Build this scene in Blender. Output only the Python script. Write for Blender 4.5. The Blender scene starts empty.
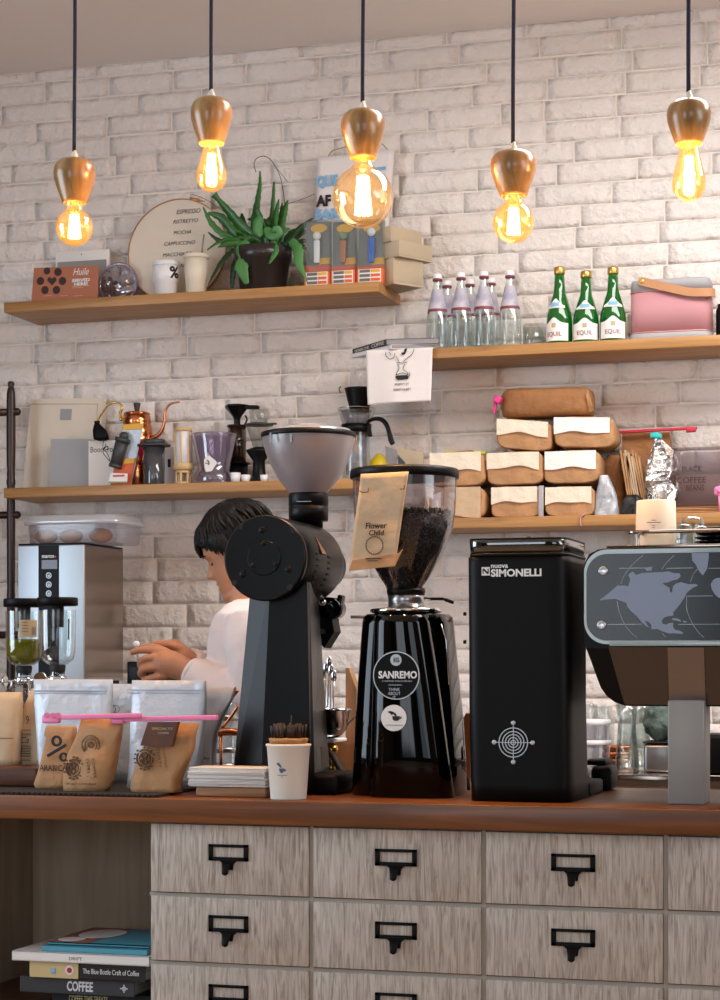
import bpy, bmesh, math, random
from mathutils import Vector, Matrix, noise
from mathutils.geometry import tessellate_polygon
random.seed(7)
C = bpy.context.scene.collection
PI = math.pi
# ------------------------------------------------------------------ camera
F = 2000.0; TH = math.atan(2000.0/6600.0); CT, ST = math.cos(TH), math.sin(TH); EYE = 1.30
cam = bpy.data.cameras.new('camera'); cam.sensor_width = 36; cam.lens = 36*F/1000; cam.shift_y = 0.164
cam.clip_start = 0.05
co = bpy.data.objects.new('camera', cam); C.objects.link(co)
co.location = (0, 0, EYE); co.rotation_euler = (PI/2, 0, TH)
bpy.context.scene.camera = co
# ------------------------------------------------------------------ light
SC = bpy.context.scene
SC.view_settings.view_transform = 'Standard'; SC.view_settings.look = 'None'
SC.view_settings.exposure = 0.5; SC.view_settings.gamma = 1.0; SC.view_settings.use_curve_mapping = False
w = bpy.data.worlds.new('sky'); SC.world = w; w.use_nodes = True
w.node_tree.nodes['Background'].inputs[0].default_value = (0.75, 0.86, 1.0, 1)
w.node_tree.nodes['Background'].inputs[1].default_value = 1.2
def area(name, loc, aim, sx, sy, power, col):
    l = bpy.data.lights.new(name, 'AREA'); l.shape = 'RECTANGLE'; l.size = sx; l.size_y = sy
    l.energy = power; l.color = col
    o = bpy.data.objects.new(name, l); C.objects.link(o); o.location = loc
    o.rotation_euler = (Vector(aim)-Vector(loc)).to_track_quat('-Z', 'Z').to_euler()
    return o
# daylight through the shop-front windows (wall behind the camera) and the window in the left wall
area('daylight_front_right', (1.75, -2.42, 2.2), (0.4, 6, 2.8), 2.5, 1.6, 10, (0.92, 0.95, 1.0))
area('daylight_front_left', (-2.2, -2.42, 1.9), (-1.6, 6, 2.6), 1.7, 2.0, 20, (0.9, 0.95, 1.0))
# added overhead area light under the closed ceiling, brightening the upper brick wall
area('added_overhead_light', (0.45, 4.75, 3.28), (0.45, 4.76, 0), 3.0, 0.9, 72, (1.0, 0.975, 0.955))
area('daylight_left', (-4.12, 2.6, 1.9), (4, 3.2, 1.9), 2.2, 1.7, 46, (0.74, 0.87, 1.0))
area('added_light_right', (3.45, 2.3, 2.3), (-0.5, 6.2, 2.7), 2.8, 1.5, 40, (0.95, 0.96, 1.0))  # unseen light, added to brighten the right part of the brick wall

# ------------------------------------------------------------------ pixel helpers
def tt(u, Y): return Y/(CT+ST*(u-360)/F)
def P(u, v, Y):
    t = tt(u, Y)
    return Vector((t*(-ST+CT*(u-360)/F), Y, EYE+t*(664-v)/F))
def X(u, Y): return P(u, 0, Y).x
def Z(u, v, Y): return P(u, v, Y).z
def sz(u, Y): return tt(u, Y)/F
# ------------------------------------------------------------------ materials
def hx(h, k=1.0):
    h = h.lstrip('#'); r = []
    for i in (0, 2, 4):
        c = int(h[i:i+2], 16)/255
        r.append(k*(c/12.92 if c <= 0.04045 else ((c+0.055)/1.055)**2.4))
    return (*r, 1)
def nt(name):
    m = bpy.data.materials.new(name); m.use_nodes = True
    return m, m.node_tree.nodes, m.node_tree.links, m.node_tree.nodes['Principled BSDF']
def mat(name, col, rough=0.5, metal=0.0, vary=0.0, vscale=8.0, bump=0.0, bscale=60.0, col2=None, stretch=None, coat=0.0, spec=0.5, trans=0.0, sss=0.0, dist=0.002, sheen=0.0, emit=None, es=0.0, contrast=(0.35, 0.65)):
    m, N, L, b = nt(name)
    c = hx(col) if isinstance(col, str) else col
    b.inputs['Base Color'].default_value = c
    b.inputs['Roughness'].default_value = rough; b.inputs['Metallic'].default_value = metal
    b.inputs['Coat Weight'].default_value = coat; b.inputs['Specular IOR Level'].default_value = spec
    b.inputs['Transmission Weight'].default_value = trans
    if sheen: b.inputs['Sheen Weight'].default_value = sheen
    if sss:
        b.inputs['Subsurface Weight'].default_value = sss; b.inputs['Subsurface Scale'].default_value = 0.02
        b.inputs['Subsurface Radius'].default_value = (1, .4, .25)
    if emit:
        b.inputs['Emission Color'].default_value = hx(emit); b.inputs['Emission Strength'].default_value = es
    tc = N.new('ShaderNodeTexCoord'); mp = N.new('ShaderNodeMapping')
    L.new(tc.outputs['Object'], mp.inputs[0])
    if stretch: mp.inputs['Scale'].default_value = stretch
    if vary or col2:
        n = N.new('ShaderNodeTexNoise'); n.inputs['Scale'].default_value = vscale; n.inputs['Detail'].default_value = 6
        L.new(mp.outputs[0], n.inputs['Vector'])
        r = N.new('ShaderNodeValToRGB'); L.new(n.outputs[0], r.inputs[0])
        r.color_ramp.elements[0].position, r.color_ramp.elements[1].position = contrast
        c2 = hx(col2) if col2 else tuple(x*(1-vary) for x in c[:3])+(1,)
        r.color_ramp.elements[0].color = c2; r.color_ramp.elements[1].color = c
        L.new(r.outputs[0], b.inputs['Base Color'])
    if bump:
        n = N.new('ShaderNodeTexNoise'); n.inputs['Scale'].default_value = bscale; n.inputs['Detail'].default_value = 5
        L.new(mp.outputs[0], n.inputs['Vector'])
        bp = N.new('ShaderNodeBump'); bp.inputs['Strength'].default_value = bump; bp.inputs['Distance'].default_value = dist
        L.new(n.outputs[0], bp.inputs['Height']); L.new(bp.outputs[0], b.inputs['Normal'])
    return m
def glass(name, tint='#ffffff', gl=0.12, rough=0.02, body=0.0, bcol='#ffffff', glow=0.0):
    """thin-walled glass / clear plastic: transparent + fresnel gloss (+ some milky body)"""
    m, N, L, b = nt(name); N.remove(b)
    out = N['Material Output']
    t = N.new('ShaderNodeBsdfTransparent'); t.inputs[0].default_value = hx(tint)
    g = N.new('ShaderNodeBsdfGlossy'); g.inputs['Roughness'].default_value = rough
    lw = N.new('ShaderNodeLayerWeight'); lw.inputs[0].default_value = 0.35
    ma = N.new('ShaderNodeMath'); ma.operation = 'MULTIPLY_ADD'; ma.inputs[1].default_value = 0.55; ma.inputs[2].default_value = gl*0.4
    L.new(lw.outputs['Facing'], ma.inputs[0])
    mx = N.new('ShaderNodeMixShader'); L.new(ma.outputs[0], mx.inputs[0])
    src = t.outputs[0]
    if body:
        d = N.new('ShaderNodeBsdfDiffuse'); d.inputs[0].default_value = hx(bcol)
        tr = N.new('ShaderNodeBsdfTranslucent'); tr.inputs[0].default_value = hx(bcol)
        m2 = N.new('ShaderNodeMixShader'); m2.inputs[0].default_value = 0.5
        L.new(d.outputs[0], m2.inputs[1]); L.new(tr.outputs[0], m2.inputs[2])
        m3 = N.new('ShaderNodeMixShader'); m3.inputs[0].default_value = body
        L.new(t.outputs[0], m3.inputs[1]); L.new(m2.outputs[0], m3.inputs[2]); src = m3.outputs[0]
    if glow:
        em = N.new('ShaderNodeEmission'); em.inputs[0].default_value = hx('#ffab45'); em.inputs[1].default_value = glow
        ad = N.new('ShaderNodeAddShader'); L.new(src, ad.inputs[0]); L.new(em.outputs[0], ad.inputs[1]); src = ad.outputs[0]
    L.new(src, mx.inputs[1]); L.new(g.outputs[0], mx.inputs[2]); L.new(mx.outputs[0], out.inputs[0])
    return m
def wood(name, c1, c2, axis='x', scale=1.0, rough=0.5, c3=None, bump=0.15, coat=0.0):
    m, N, L, b = nt(name)
    tc = N.new('ShaderNodeTexCoord'); mp = N.new('ShaderNodeMapping'); L.new(tc.outputs['Object'], mp.inputs[0])
    s = {'x': (1.2, 22, 22), 'z': (22, 22, 1.8), 'y': (22, 1.2, 22)}[axis]
    mp.inputs['Scale'].default_value = tuple(q*scale for q in s)
    n = N.new('ShaderNodeTexNoise'); n.inputs['Scale'].default_value = 2.0; n.inputs['Detail'].default_value = 8; n.inputs['Distortion'].default_value = 1.2
    L.new(mp.outputs[0], n.inputs['Vector'])
    r = N.new('ShaderNodeValToRGB'); L.new(n.outputs[0], r.inputs[0])
    e = r.color_ramp.elements; e[0].position = .3; e[0].color = hx(c2); e[1].position = .7; e[1].color = hx(c1)
    if c3:
        q = e.new(.5); q.color = hx(c3)
    L.new(r.outputs[0], b.inputs['Base Color'])
    b.inputs['Roughness'].default_value = rough; b.inputs['Coat Weight'].default_value = coat
    bp = N.new('ShaderNodeBump'); bp.inputs['Strength'].default_value = bump; bp.inputs['Distance'].default_value = .002
    L.new(n.outputs[0], bp.inputs['Height']); L.new(bp.outputs[0], b.inputs['Normal'])
    return m
MT = {}
def brick_mat():
    m, N, L, b = nt('painted_brick')
    tc = N.new('ShaderNodeTexCoord')
    n1 = N.new('ShaderNodeTexNoise'); n1.inputs['Scale'].default_value = 34; n1.inputs['Detail'].default_value = 7; n1.inputs['Roughness'].default_value = .6
    n2 = N.new('ShaderNodeTexVoronoi'); n2.inputs['Scale'].default_value = 26
    n3 = N.new('ShaderNodeTexNoise'); n3.inputs['Scale'].default_value = 1.5; n3.inputs['Detail'].default_value = 3
    for n in (n1, n2, n3): L.new(tc.outputs['Object'], n.inputs['Vector'])
    L.new(n1.outputs['Color'], n2.inputs['Vector']) if False else None
    ad = N.new('ShaderNodeMath'); ad.operation = 'ADD'; L.new(n1.outputs[0], ad.inputs[0])
    ml = N.new('ShaderNodeMath'); ml.operation = 'MULTIPLY'; ml.inputs[1].default_value = .35
    L.new(n2.outputs['Distance'], ml.inputs[0]); L.new(ml.outputs[0], ad.inputs[1])
    bp = N.new('ShaderNodeBump'); bp.inputs['Strength'].default_value = 1.0; bp.inputs['Distance'].default_value = .013
    L.new(ad.outputs[0], bp.inputs['Height']); L.new(bp.outputs[0], b.inputs['Normal'])
    r = N.new('ShaderNodeValToRGB'); L.new(n3.outputs[0], r.inputs[0])
    r.color_ramp.elements[0].color = hx('#e0d7cf'); r.color_ramp.elements[1].color = hx('#ebe5e0')
    r.color_ramp.elements[0].position = .3; r.color_ramp.elements[1].position = .7
    L.new(r.outputs[0], b.inputs['Base Color']); b.inputs['Roughness'].default_value = .75
    return m
MT['brick'] = brick_mat()
MT['mortar'] = mat('mortar_paint', '#e2dad0', .9, bump=.3, bscale=90)
MT['ceiling'] = mat('ceiling_paint', '#e6e0dc', .9)
MT['plaster'] = mat('plaster', '#7a5a40', .9)
MT['panelling'] = wood('dark_panelling', '#4a3426', '#33231a', 'z', .3, .6)
MT['floor'] = mat('floor_concrete', '#b8926a', .5, vary=.15)
MT['shelf'] = wood('oak_shelf', '#b98a52', '#8d6233', 'x', 1.0, .45, '#a87a45')
MT['counter'] = wood('counter_wood', '#80491d', '#4e2a0f', 'x', .8, .38, '#683a16', coat=.08)
MT['wash'] = wood('whitewashed_wood', '#c0b8ae', '#857a6f', 'z', 3.6, .75, '#aba298', bump=.5)
MT['wash_frame'] = mat('cabinet_frame_paint', '#a39d94', .7, vary=.15)
MT['niche'] = wood('niche_board', '#b8a58e', '#a08d76', 'z', .5, .8, bump=.05)
MT['darkwood'] = wood('dark_turned_wood', '#3a2118', '#1f110c', 'z', 1.2, .35)
MT['boardwood'] = wood('walnut_board', '#5d3520', '#3a2014', 'x', 1, .4)
MT['black'] = mat('black_satin', '#040405', .42, spec=.2)
MT['blackg'] = mat('black_gloss', '#030404', .06, spec=.3)
MT['blackm'] = mat('black_matte', '#040405', .48, spec=.16, bump=.1, bscale=400)
MT['ekbody'] = mat('grinder_powdercoat', '#040506', .32, spec=.22, bump=.08, bscale=900)
MT['rubber'] = mat('black_rubber', '#0b0b0c', .7)
MT['mat'] = mat('bar_mat', '#131112', .75, bump=.4, bscale=300)
MT['steel'] = mat('brushed_steel', '#b9bcbf', .28, 1.0)
MT['steelb'] = mat('boiler_steel', '#b4bdc4', .42, .75)
MT['steelm'] = mat('mirror_steel', '#9a8d84', .12, 1.0)
MT['steeld'] = mat('dark_satin_steel', '#5d5652', .25, 1.0)
MT['steeld2'] = mat('mid_satin_steel', '#8a8078', .3, 1.0)
MT['chrome'] = mat('chrome', '#d8d8d8', .08, 1.0)
MT['grey'] = mat('satin_grey', '#8d8a86', .45, .3)
MT['copper'] = mat('copper', '#d58a5e', .18, 1.0)
MT['brass'] = mat('brass', '#c79a4b', .22, 1.0)
MT['gold'] = mat('gold_cap', '#c9a45c', .3, .9)
MT['white'] = mat('white_paper', '#e6e3de', .7)
MT['whitec'] = mat('white_crumpled_paper', '#eae5df', .7, bump=.8, bscale=14, dist=.014)
MT['whitep'] = mat('white_plastic', '#e9e9ea', .35)
MT['cream'] = mat('cream_plastic', '#ddd3bf', .45)
MT['canvas'] = mat('cream_canvas', '#d8cdbd', .9, bump=.2, bscale=500)
MT['cloth'] = mat('white_cotton', '#e3dcd8', .95, bump=.25, bscale=40, dist=.004)
MT['kraft'] = mat('kraft_paper', '#b88a5e', .75, vary=.22, vscale=14, bump=.9, bscale=16, dist=.014)
MT['kraftd'] = mat('dark_kraft_paper', '#9c6a3d', .7, vary=.2, vscale=12, bump=.9, bscale=16, dist=.014)
MT['kraftl'] = mat('light_kraft_paper', '#c3a988', .8, vary=.15, vscale=14, bump=.7, bscale=16, dist=.01)
MT['label'] = mat('cream_paper_label', '#e2d5bf', .75, bump=.8, bscale=14, dist=.014)
MT['card'] = mat('cardboard', '#b9a98f', .85)
MT['zip'] = mat('white_foil_pouch', '#b9c3cd', .38, .15, bump=.8, bscale=11, dist=.02)
MT['zipd'] = mat('grey_foil_pouch', '#a5a9ae', .4, .2, bump=.4, bscale=9, dist=.012)
MT['foil'] = mat('silver_foil', '#cfccca', .22, .95, bump=.9, bscale=16, dist=.02)
MT['pink'] = mat('pink_plastic', '#e884b4', .4)
MT['hotpink'] = mat('hot_pink_plastic', '#e03a86', .4)
MT['red'] = mat('crimson_plastic', '#b8263f', .4)
MT['teal'] = mat('teal_plastic', '#2fb5b3', .4)
MT['yellow'] = mat('lemon_yellow', '#e6c81a', .45, bump=.2, bscale=120)
MT['lime'] = mat('lime_plastic', '#b9c62a', .45)
MT['ink'] = mat('black_ink', '#1b1a1c', .7)
MT['inkb'] = mat('brown_ink', '#5a4028', .8)
MT['inkg'] = mat('grey_ink', '#6d6a68', .8)
MT['blueink'] = mat('blue_ink', '#7fb2d6', .7)
MT['whiteink'] = mat('white_ink', '#e2e2e2', .6)
MT['silverink'] = mat('silver_ink', '#aeb2b5', .35, .6)
MT['terra'] = mat('terracotta_card', '#a9694c', .7)
MT['plum'] = mat('chocolate_print', '#3a2826', .8)
MT['glass'] = glass('clear_glass', '#eef3f2', .15)
MT['bottleg'] = glass('pale_bottle_glass', '#f4faf9', .2, body=.03)
MT['frost'] = glass('smoky_frosted_plastic', '#b0a5a8', .12, .35, body=.66, bcol='#c6bcbf')
MT['lidblue'] = glass('clear_blue_lid', '#c7d6e8', .3, .1, body=.75, bcol='#c4d4ea')
MT['hopper'] = glass('clear_hopper', '#d9d2d6', .06, .05, body=.02)
MT['tub'] = glass('milky_tub_plastic', '#eceaf0', .12, .2, body=.16, bcol='#cfd3e0')
MT['smoke'] = glass('smoked_plastic', '#6b6e70', .3, .06, body=.15, bcol='#303438')
MT['lilac'] = glass('lilac_clear_plastic', '#e6e0ee', .3, .08, body=.14, bcol='#d8d2ea')
MT['amberglass'] = glass('amber_bulb_glass', '#ffeccb', .15, .02, glow=.12)
MT['amberglow'] = glass('lit_bulb_glass', '#ffe6b8', .15, .02, glow=.38)
MT['greeng'] = mat('green_bottle_glass', '#0c6a1e', .06, trans=.35, coat=.6)
MT['oil'] = mat('yellow_oil', '#8f8a12', .1, trans=.5)
MT['filament'] = mat('glowing_filament', '#ffb35a', .5, emit='#ffb860', es=45)
MT['leaf'] = mat('leaf_green', '#2f6a22', .4, col2='#1d4a18', vscale=10, coat=.1)
MT['leafl'] = mat('leaf_pale', '#5a9350', .45, col2='#3d763a', vscale=10)
MT['leafd'] = mat('leaf_dark', '#1c3f1d', .45)
MT['pot'] = mat('dark_plastic_pot', '#2a2423', .28)
MT['stem'] = mat('dry_stem', '#4c4030', .7)
MT['rosepink'] = mat('rose_fabric', '#b98489', .75, bump=.3, bscale=600)
MT['greyrub'] = mat('speaker_grey', '#9c9c9e', .5)
MT['pinkmetal'] = mat('pink_metal', '#c9918f', .3, .6)
MT['leather'] = mat('tan_leather', '#b4835a', .5)
MT['skin'] = mat('skin', '#b67f5e', .5, vary=.12, vscale=20, sss=.10)
MT['hair'] = mat('black_hair', '#080606', .5, spec=.25, bump=.8, bscale=60, stretch=(1, 1, .25), dist=.006)
MT['shirt'] = mat('white_shirt_cloth', '#e0d4d2', .9, bump=.3, bscale=12, dist=.012)
MT['trouser'] = mat('dark_cloth', '#1d1f24', .9)
MT['cord'] = mat('braided_cord', '#1d1830', .8)
MT['bean'] = mat('roasted_beans', '#1d0f0b', .35, vary=.4, vscale=60)
MT['bun'] = mat('golden_bun', '#c27a2c', .6, col2='#874a12', vscale=16)
MT['screen'] = mat('dim_display', '#3c3344', .2)
MT['purple'] = mat('faded_purple_label', '#8f90a6', .5, col2='#c3bcc0', vscale=22)
MT['maroon'] = mat('maroon_trim', '#7a3942', .5)
MT['orange'] = mat('orange_print', '#d9653a', .6)
MT['yellowp'] = mat('yellow_print', '#e0a93a', .6)
MT['bluep'] = mat('blue_plastic', '#2a62c4', .35)
MT['olive'] = mat('sage_green', '#7d8f68', .6)
MT['sleeveo'] = mat('tan_plastic', '#b2704f', .4)
MT['book_grey'] = mat('magazine_grey', '#8f8b8c', .6)
MT['book_dk'] = mat('charcoal_cover', '#3a3a3c', .5)
MT['book_blk'] = mat('black_cover', '#141414', .5)
MT['book_cream'] = mat('cream_cover', '#cdb884', .6)
MT['book_blue'] = mat('turquoise_cover', '#4f9bb0', .5)
MT['pages'] = mat('page_edges', '#bdb5a8', .9, stretch=(1, 1, 60), vary=.3, vscale=6)
MT['maplight'] = mat('frosted_blue_grey_print', '#7d8aa0', .35)
MT['mapdark'] = mat('smoked_back_panel', '#14171c', .18, spec=.35)
MT['edgeglass'] = mat('pale_glass_edge', '#93a5a6', .2, coat=.5)
MT['cup'] = mat('paper_cup_white', '#dcd7cd', .6)
MT['brownstick'] = mat('brown_straws', '#2d1c14', .5)
MT['napkin'] = mat('napkin_tissue', '#dcd9d4', .95, stretch=(1, 1, 12), bump=.5, bscale=30, vary=.15, vscale=12, dist=.004)
MT['towelg'] = mat('sage_towel', '#5d6f6a', .95, bump=.9, bscale=90, dist=.006)
MT['bulbwood'] = wood('turned_lamp_wood', '#a98552', '#74502a', 'z', .8, .3, '#94703f', coat=.4, bump=.05)
MT['khaki'] = mat('khaki_label', '#b9a582', .7)

# ------------------------------------------------------------------ mesh builder
def rotm(rx=0, ry=0, rz=0): return Matrix.Rotation(rz, 4, 'Z') @ Matrix.Rotation(ry, 4, 'Y') @ Matrix.Rotation(rx, 4, 'X')
def TR(v): return Matrix.Translation(Vector(v))
def wloc(o):
    v = Vector((0, 0, 0))
    while o is not None: v += o.location; o = o.parent
    return v
class MB:
    def __init__(s): s.v = []; s.f = []; s.sm = []; s.mi = []; s.cur = 0
    def add(s, vs, fs, smooth=False, mx=None):
        b = len(s.v)
        for p in vs:
            p = Vector(p); s.v.append(mx @ p if mx else p)
        for q in fs:
            s.f.append([b+i for i in q]); s.sm.append(smooth); s.mi.append(s.cur)
        return s
    def bm(s, bm, smooth=False, mx=None):
        bm.verts.ensure_lookup_table()
        s.add([v.co.copy() for v in bm.verts], [[v.index for v in f.verts] for f in bm.faces], smooth, mx); bm.free(); return s
    def box(s, c, d, rot=None, bev=0.0, seg=2, mx=None):
        bm = bmesh.new(); bmesh.ops.create_cube(bm, size=1)
        for v in bm.verts: v.co = Vector((v.co.x*d[0], v.co.y*d[1], v.co.z*d[2]))
        if bev: bmesh.ops.bevel(bm, geom=bm.edges[:], offset=min(bev, min(d)*.49), segments=seg, affect='EDGES', profile=.5)
        bm.verts.index_update()
        m = TR(c) @ (rot if rot else Matrix.Identity(4))
        if mx: m = mx @ m
        return s.bm(bm, bool(bev), m)
    def bb(s, x0, x1, y0, y1, z0, z1, bev=0.0, seg=2):
        return s.box(((x0+x1)/2, (y0+y1)/2, (z0+z1)/2), (abs(x1-x0), abs(y1-y0), abs(z1-z0)), None, bev, seg)
    def lathe(s, prof, seg=32, c=(0, 0, 0), mx=None, smooth=True, a0=0, a1=2*PI, capb=True, capt=True):
        full = abs(a1-a0-2*PI) < 1e-6; n = seg if full else seg+1
        vs = []; fs = []
        for r, z in prof:
            for i in range(n):
                a = a0+(a1-a0)*i/seg; vs.append((c[0]+r*math.cos(a), c[1]+r*math.sin(a), c[2]+z))
        m = len(prof)
        for j in range(m-1):
            for i in range(seg):
                k = (i+1) % n if full else i+1
                fs.append((j*n+i, j*n+k, (j+1)*n+k, (j+1)*n+i))
        s.add(vs, fs, smooth, mx)
        if full and not (len(prof) > 3 and prof[0] == prof[-1]):
            b = len(s.v)-len(vs)
            if capb and prof[0][0] > 1e-5: s.f.append([b+i for i in range(n)][::-1]); s.sm.append(False); s.mi.append(s.cur)
            if capt and prof[-1][0] > 1e-5: s.f.append([b+(m-1)*n+i for i in range(n)]); s.sm.append(False); s.mi.append(s.cur)
        return s
    def cyl(s, p0, p1, r, seg=16, r2=None):
        p0 = Vector(p0); p1 = Vector(p1); d = p1-p0
        m = TR(p0) @ d.to_track_quat('Z', 'Y').to_matrix().to_4x4()
        return s.lathe([(r, 0), (r if r2 is None else r2, d.length)], seg, mx=m)
    def sph(s, c, r, seg=20, rings=12, sc=(1, 1, 1), mx=None):
        m = TR(c) @ (mx if mx else Matrix.Identity(4)) @ Matrix.Diagonal((sc[0], sc[1], sc[2], 1))
        return s.lathe([(max(1e-6, r*math.sin(PI*i/rings)), -r*math.cos(PI*i/rings)) for i in range(rings+1)], seg, mx=m)
    def tube(s, pts, r, seg=8, closed=False, flat=1.0, sub=0, caps=True):
        pts = [Vector(p) for p in pts]
        if sub: pts, r = spline(pts, sub, r, closed)
        n = len(pts); R = r if isinstance(r, (list, tuple)) else [r]*n
        vs = []; fs = []; up = None
        for i, p in enumerate(pts):
            a = pts[(i-1) % n] if (closed or i > 0) else p; b = pts[(i+1) % n] if (closed or i < n-1) else p
            t = (b-a).normalized() if (b-a).length > 1e-9 else Vector((0, 0, 1))
            if up is None:
                up = Vector((0, 0, 1)) if abs(t.z) < .9 else Vector((0, 1, 0))
            up = (up-t*up.dot(t)); up = up.normalized() if up.length > 1e-6 else t.orthogonal().normalized()
            sd = t.cross(up)
            for k in range(seg):
                an = 2*PI*k/seg; vs.append(p+(sd*math.cos(an)+up*math.sin(an)*flat)*R[i])
        for i in range(n if closed else n-1):
            j = (i+1) % n
            for k in range(seg):
                l = (k+1) % seg; fs.append((i*seg+k, i*seg+l, j*seg+l, j*seg+k))
        if not closed and caps: fs.append(list(range(seg))[::-1]); fs.append([(n-1)*seg+k for k in range(seg)])
        return s.add(vs, fs, True)
    def loft(s, rings, smooth=True, cap0=True, cap1=True):
        n = len(rings[0]); vs = [p for r in rings for p in r]; fs = []
        for j in range(len(rings)-1):
            for i in range(n):
                k = (i+1) % n; fs.append((j*n+i, j*n+k, (j+1)*n+k, (j+1)*n+i))
        s.add(vs, fs, smooth); b = len(s.v)-len(vs)
        if cap0: s.f.append([b+i for i in range(n)][::-1]); s.sm.append(False); s.mi.append(s.cur)
        if cap1: s.f.append([b+(len(rings)-1)*n+i for i in range(n)]); s.sm.append(False); s.mi.append(s.cur)
        return s
    def prism(s, poly, y0, y1, smooth=False, bev=0):
        """polygon in the XZ plane given as (x,z); extruded from y0 to y1"""
        n = len(poly)
        vs = [(p[0], y0, p[1]) for p in poly]+[(p[0], y1, p[1]) for p in poly]
        fs = [(i, (i+1) % n, n+(i+1) % n, n+i) for i in range(n)]
        s.add(vs, fs, smooth); b = len(s.v)-2*n
        tri = tessellate_polygon([[Vector((p[0], p[1], 0)) for p in poly]])
        for t in tri:
            t = list(t); s.f.append([b+i for i in t]); s.sm.append(False); s.mi.append(s.cur)
            s.f.append([b+n+i for i in t[::-1]]); s.sm.append(False); s.mi.append(s.cur)
        return s
    def xf(s, m, start=0):
        for i in range(start, len(s.v)): s.v[i] = m @ s.v[i]
        return s
    def build(s, name, mats, parent=None, origin=None, **tags):
        me = bpy.data.meshes.new(name)
        o = bpy.data.objects.new(name, me); C.objects.link(o)
        if parent is not None: off = wloc(parent); o.parent = parent
        else:
            off = Vector(origin) if origin is not None else Vector((0, 0, 0)); o.location = off
        me.from_pydata([p-off for p in s.v], [], s.f)
        for m in (mats if isinstance(mats, (list, tuple)) else [mats]): me.materials.append(MT[m] if isinstance(m, str) else m)
        me.polygons.foreach_set('use_smooth', s.sm); me.polygons.foreach_set('material_index', s.mi)
        bm = bmesh.new(); bm.from_mesh(me); bmesh.ops.recalc_face_normals(bm, faces=bm.faces[:]); bm.to_mesh(me); bm.free()
        me.update()
        for k, v in tags.items(): o[k] = v
        return o
def spline(pts, sub, r, closed=False):
    n = len(pts); out = []; ro = []; R = list(r) if isinstance(r, (list, tuple)) else [r]*n
    rng = n if closed else n-1
    for i in range(rng):
        g = lambda k: pts[k % n] if closed else pts[max(0, min(n-1, k))]
        a, b, c, d = g(i-1), g(i), g(i+1), g(i+2)
        for j in range(sub):
            t = j/sub
            out.append(.5*((2*b)+(c-a)*t+(2*a-5*b+4*c-d)*t*t+(3*b-a-3*c+d)*t**3))
            ro.append(R[i]*(1-t)+R[(i+1) % n]*t)
    if not closed: out.append(pts[-1]); ro.append(R[-1])
    return out, ro
def thing(name, label, cat, loc, group=None):
    o = bpy.data.objects.new(name, None); C.objects.link(o); o.location = loc; o.empty_display_size = .05
    o['label'] = label; o['category'] = cat
    if group: o['group'] = group
    return o
def tag(o, label, cat, group=None, kind=None):
    o['label'] = label; o['category'] = cat
    if group: o['group'] = group
    if kind: o['kind'] = kind
    return o
def struct(o): o['kind'] = 'structure'; return o
def dup(root, delta, label=None, rz=0):
    r = root.copy(); C.objects.link(r); r.location = root.location+Vector(delta); r.rotation_euler.z += rz
    if label: r['label'] = label
    for ch in list(root.children):
        c = ch.copy(); C.objects.link(c); c.parent = r
        for g in list(ch.children):
            d = g.copy(); C.objects.link(d); d.parent = c
    return r
def text(s, u0, v0, u1, v1, Y, m, parent, name='lettering', bold=0.0, shear=0.0, th=.0006, mx=None, keep=False, fit=None):
    """lettering as a mesh, fitted into the rectangle u0..u1, v0..v1 on the plane at depth Y (facing the counter side)"""
    cu = bpy.data.curves.new('t', 'FONT'); cu.body = s; cu.size = 1; cu.shear = shear; cu.offset = bold; cu.resolution_u = 3
    cu.align_x = 'CENTER' if '\n' in s else 'LEFT'; cu.space_line = .9
    t = bpy.data.objects.new('t', cu); C.objects.link(t); bpy.context.view_layer.update()
    me = bpy.data.meshes.new_from_object(t.evaluated_get(bpy.context.evaluated_depsgraph_get()))
    vs = [v.co.copy() for v in me.vertices]; fs = [list(p.vertices) for p in me.polygons]
    bpy.data.objects.remove(t); bpy.data.curves.remove(cu); bpy.data.meshes.remove(me)
    xs = [v.x for v in vs]; ys = [v.y for v in vs]; ax, bx, ay, by = min(xs), max(xs), min(ys), max(ys)
    if fit: X0, X1, Z0, Z1 = fit
    else:
        um = (u0+u1)/2; X0, X1 = X(u0, Y), X(u1, Y); Z0, Z1 = Z(um, v1, Y), Z(um, v0, Y)
    b = MB(); n = len(vs)
    q = [Vector((X0+(v.x-ax)/(bx-ax)*(X1-X0), Y, Z0+(v.y-ay)/(by-ay)*(Z1-Z0))) for v in vs]
    b.add([p-Vector((0, th, 0)) for p in q]+q, fs+[[n+i for i in f[::-1]] for f in fs])
    if mx: b.xf(mx)
    return b.build(name, m, parent)
def se_ring(cx, cy, z, a, b, p=4.0, n=40, jit=0.0, seed=0, axis='z'):
    r = []
    for i in range(n):
        t = 2*PI*i/n; c, s = math.cos(t), math.sin(t)
        x = a*math.copysign(abs(c)**(2/p), c); y = b*math.copysign(abs(s)**(2/p), s)
        if jit:
            k = jit*noise.noise(Vector((x*14+seed, y*14, z*16+seed))); L = math.hypot(x, y) or 1; x += x/L*k; y += y/L*k
        r.append(Vector((cx+x, cy+y, z)) if axis == 'z' else Vector((cx+x, z, cy+y)))
    return r
def prof(u, Y, vb, pts):
    k = sz(u, Y); return [(r*k, (vb-v)*k) for r, v in pts]
def faceang(x, y): return math.atan2(-y, -x)
def patch(b, rz, ha, c, ang, seg=12, off=.0008):
    """curved label: rz = [(r,z)..], half-angle ha around ang"""
    b.lathe([(r+off, z) for r, z in rz], seg, c, a0=ang-ha, a1=ang+ha)
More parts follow.
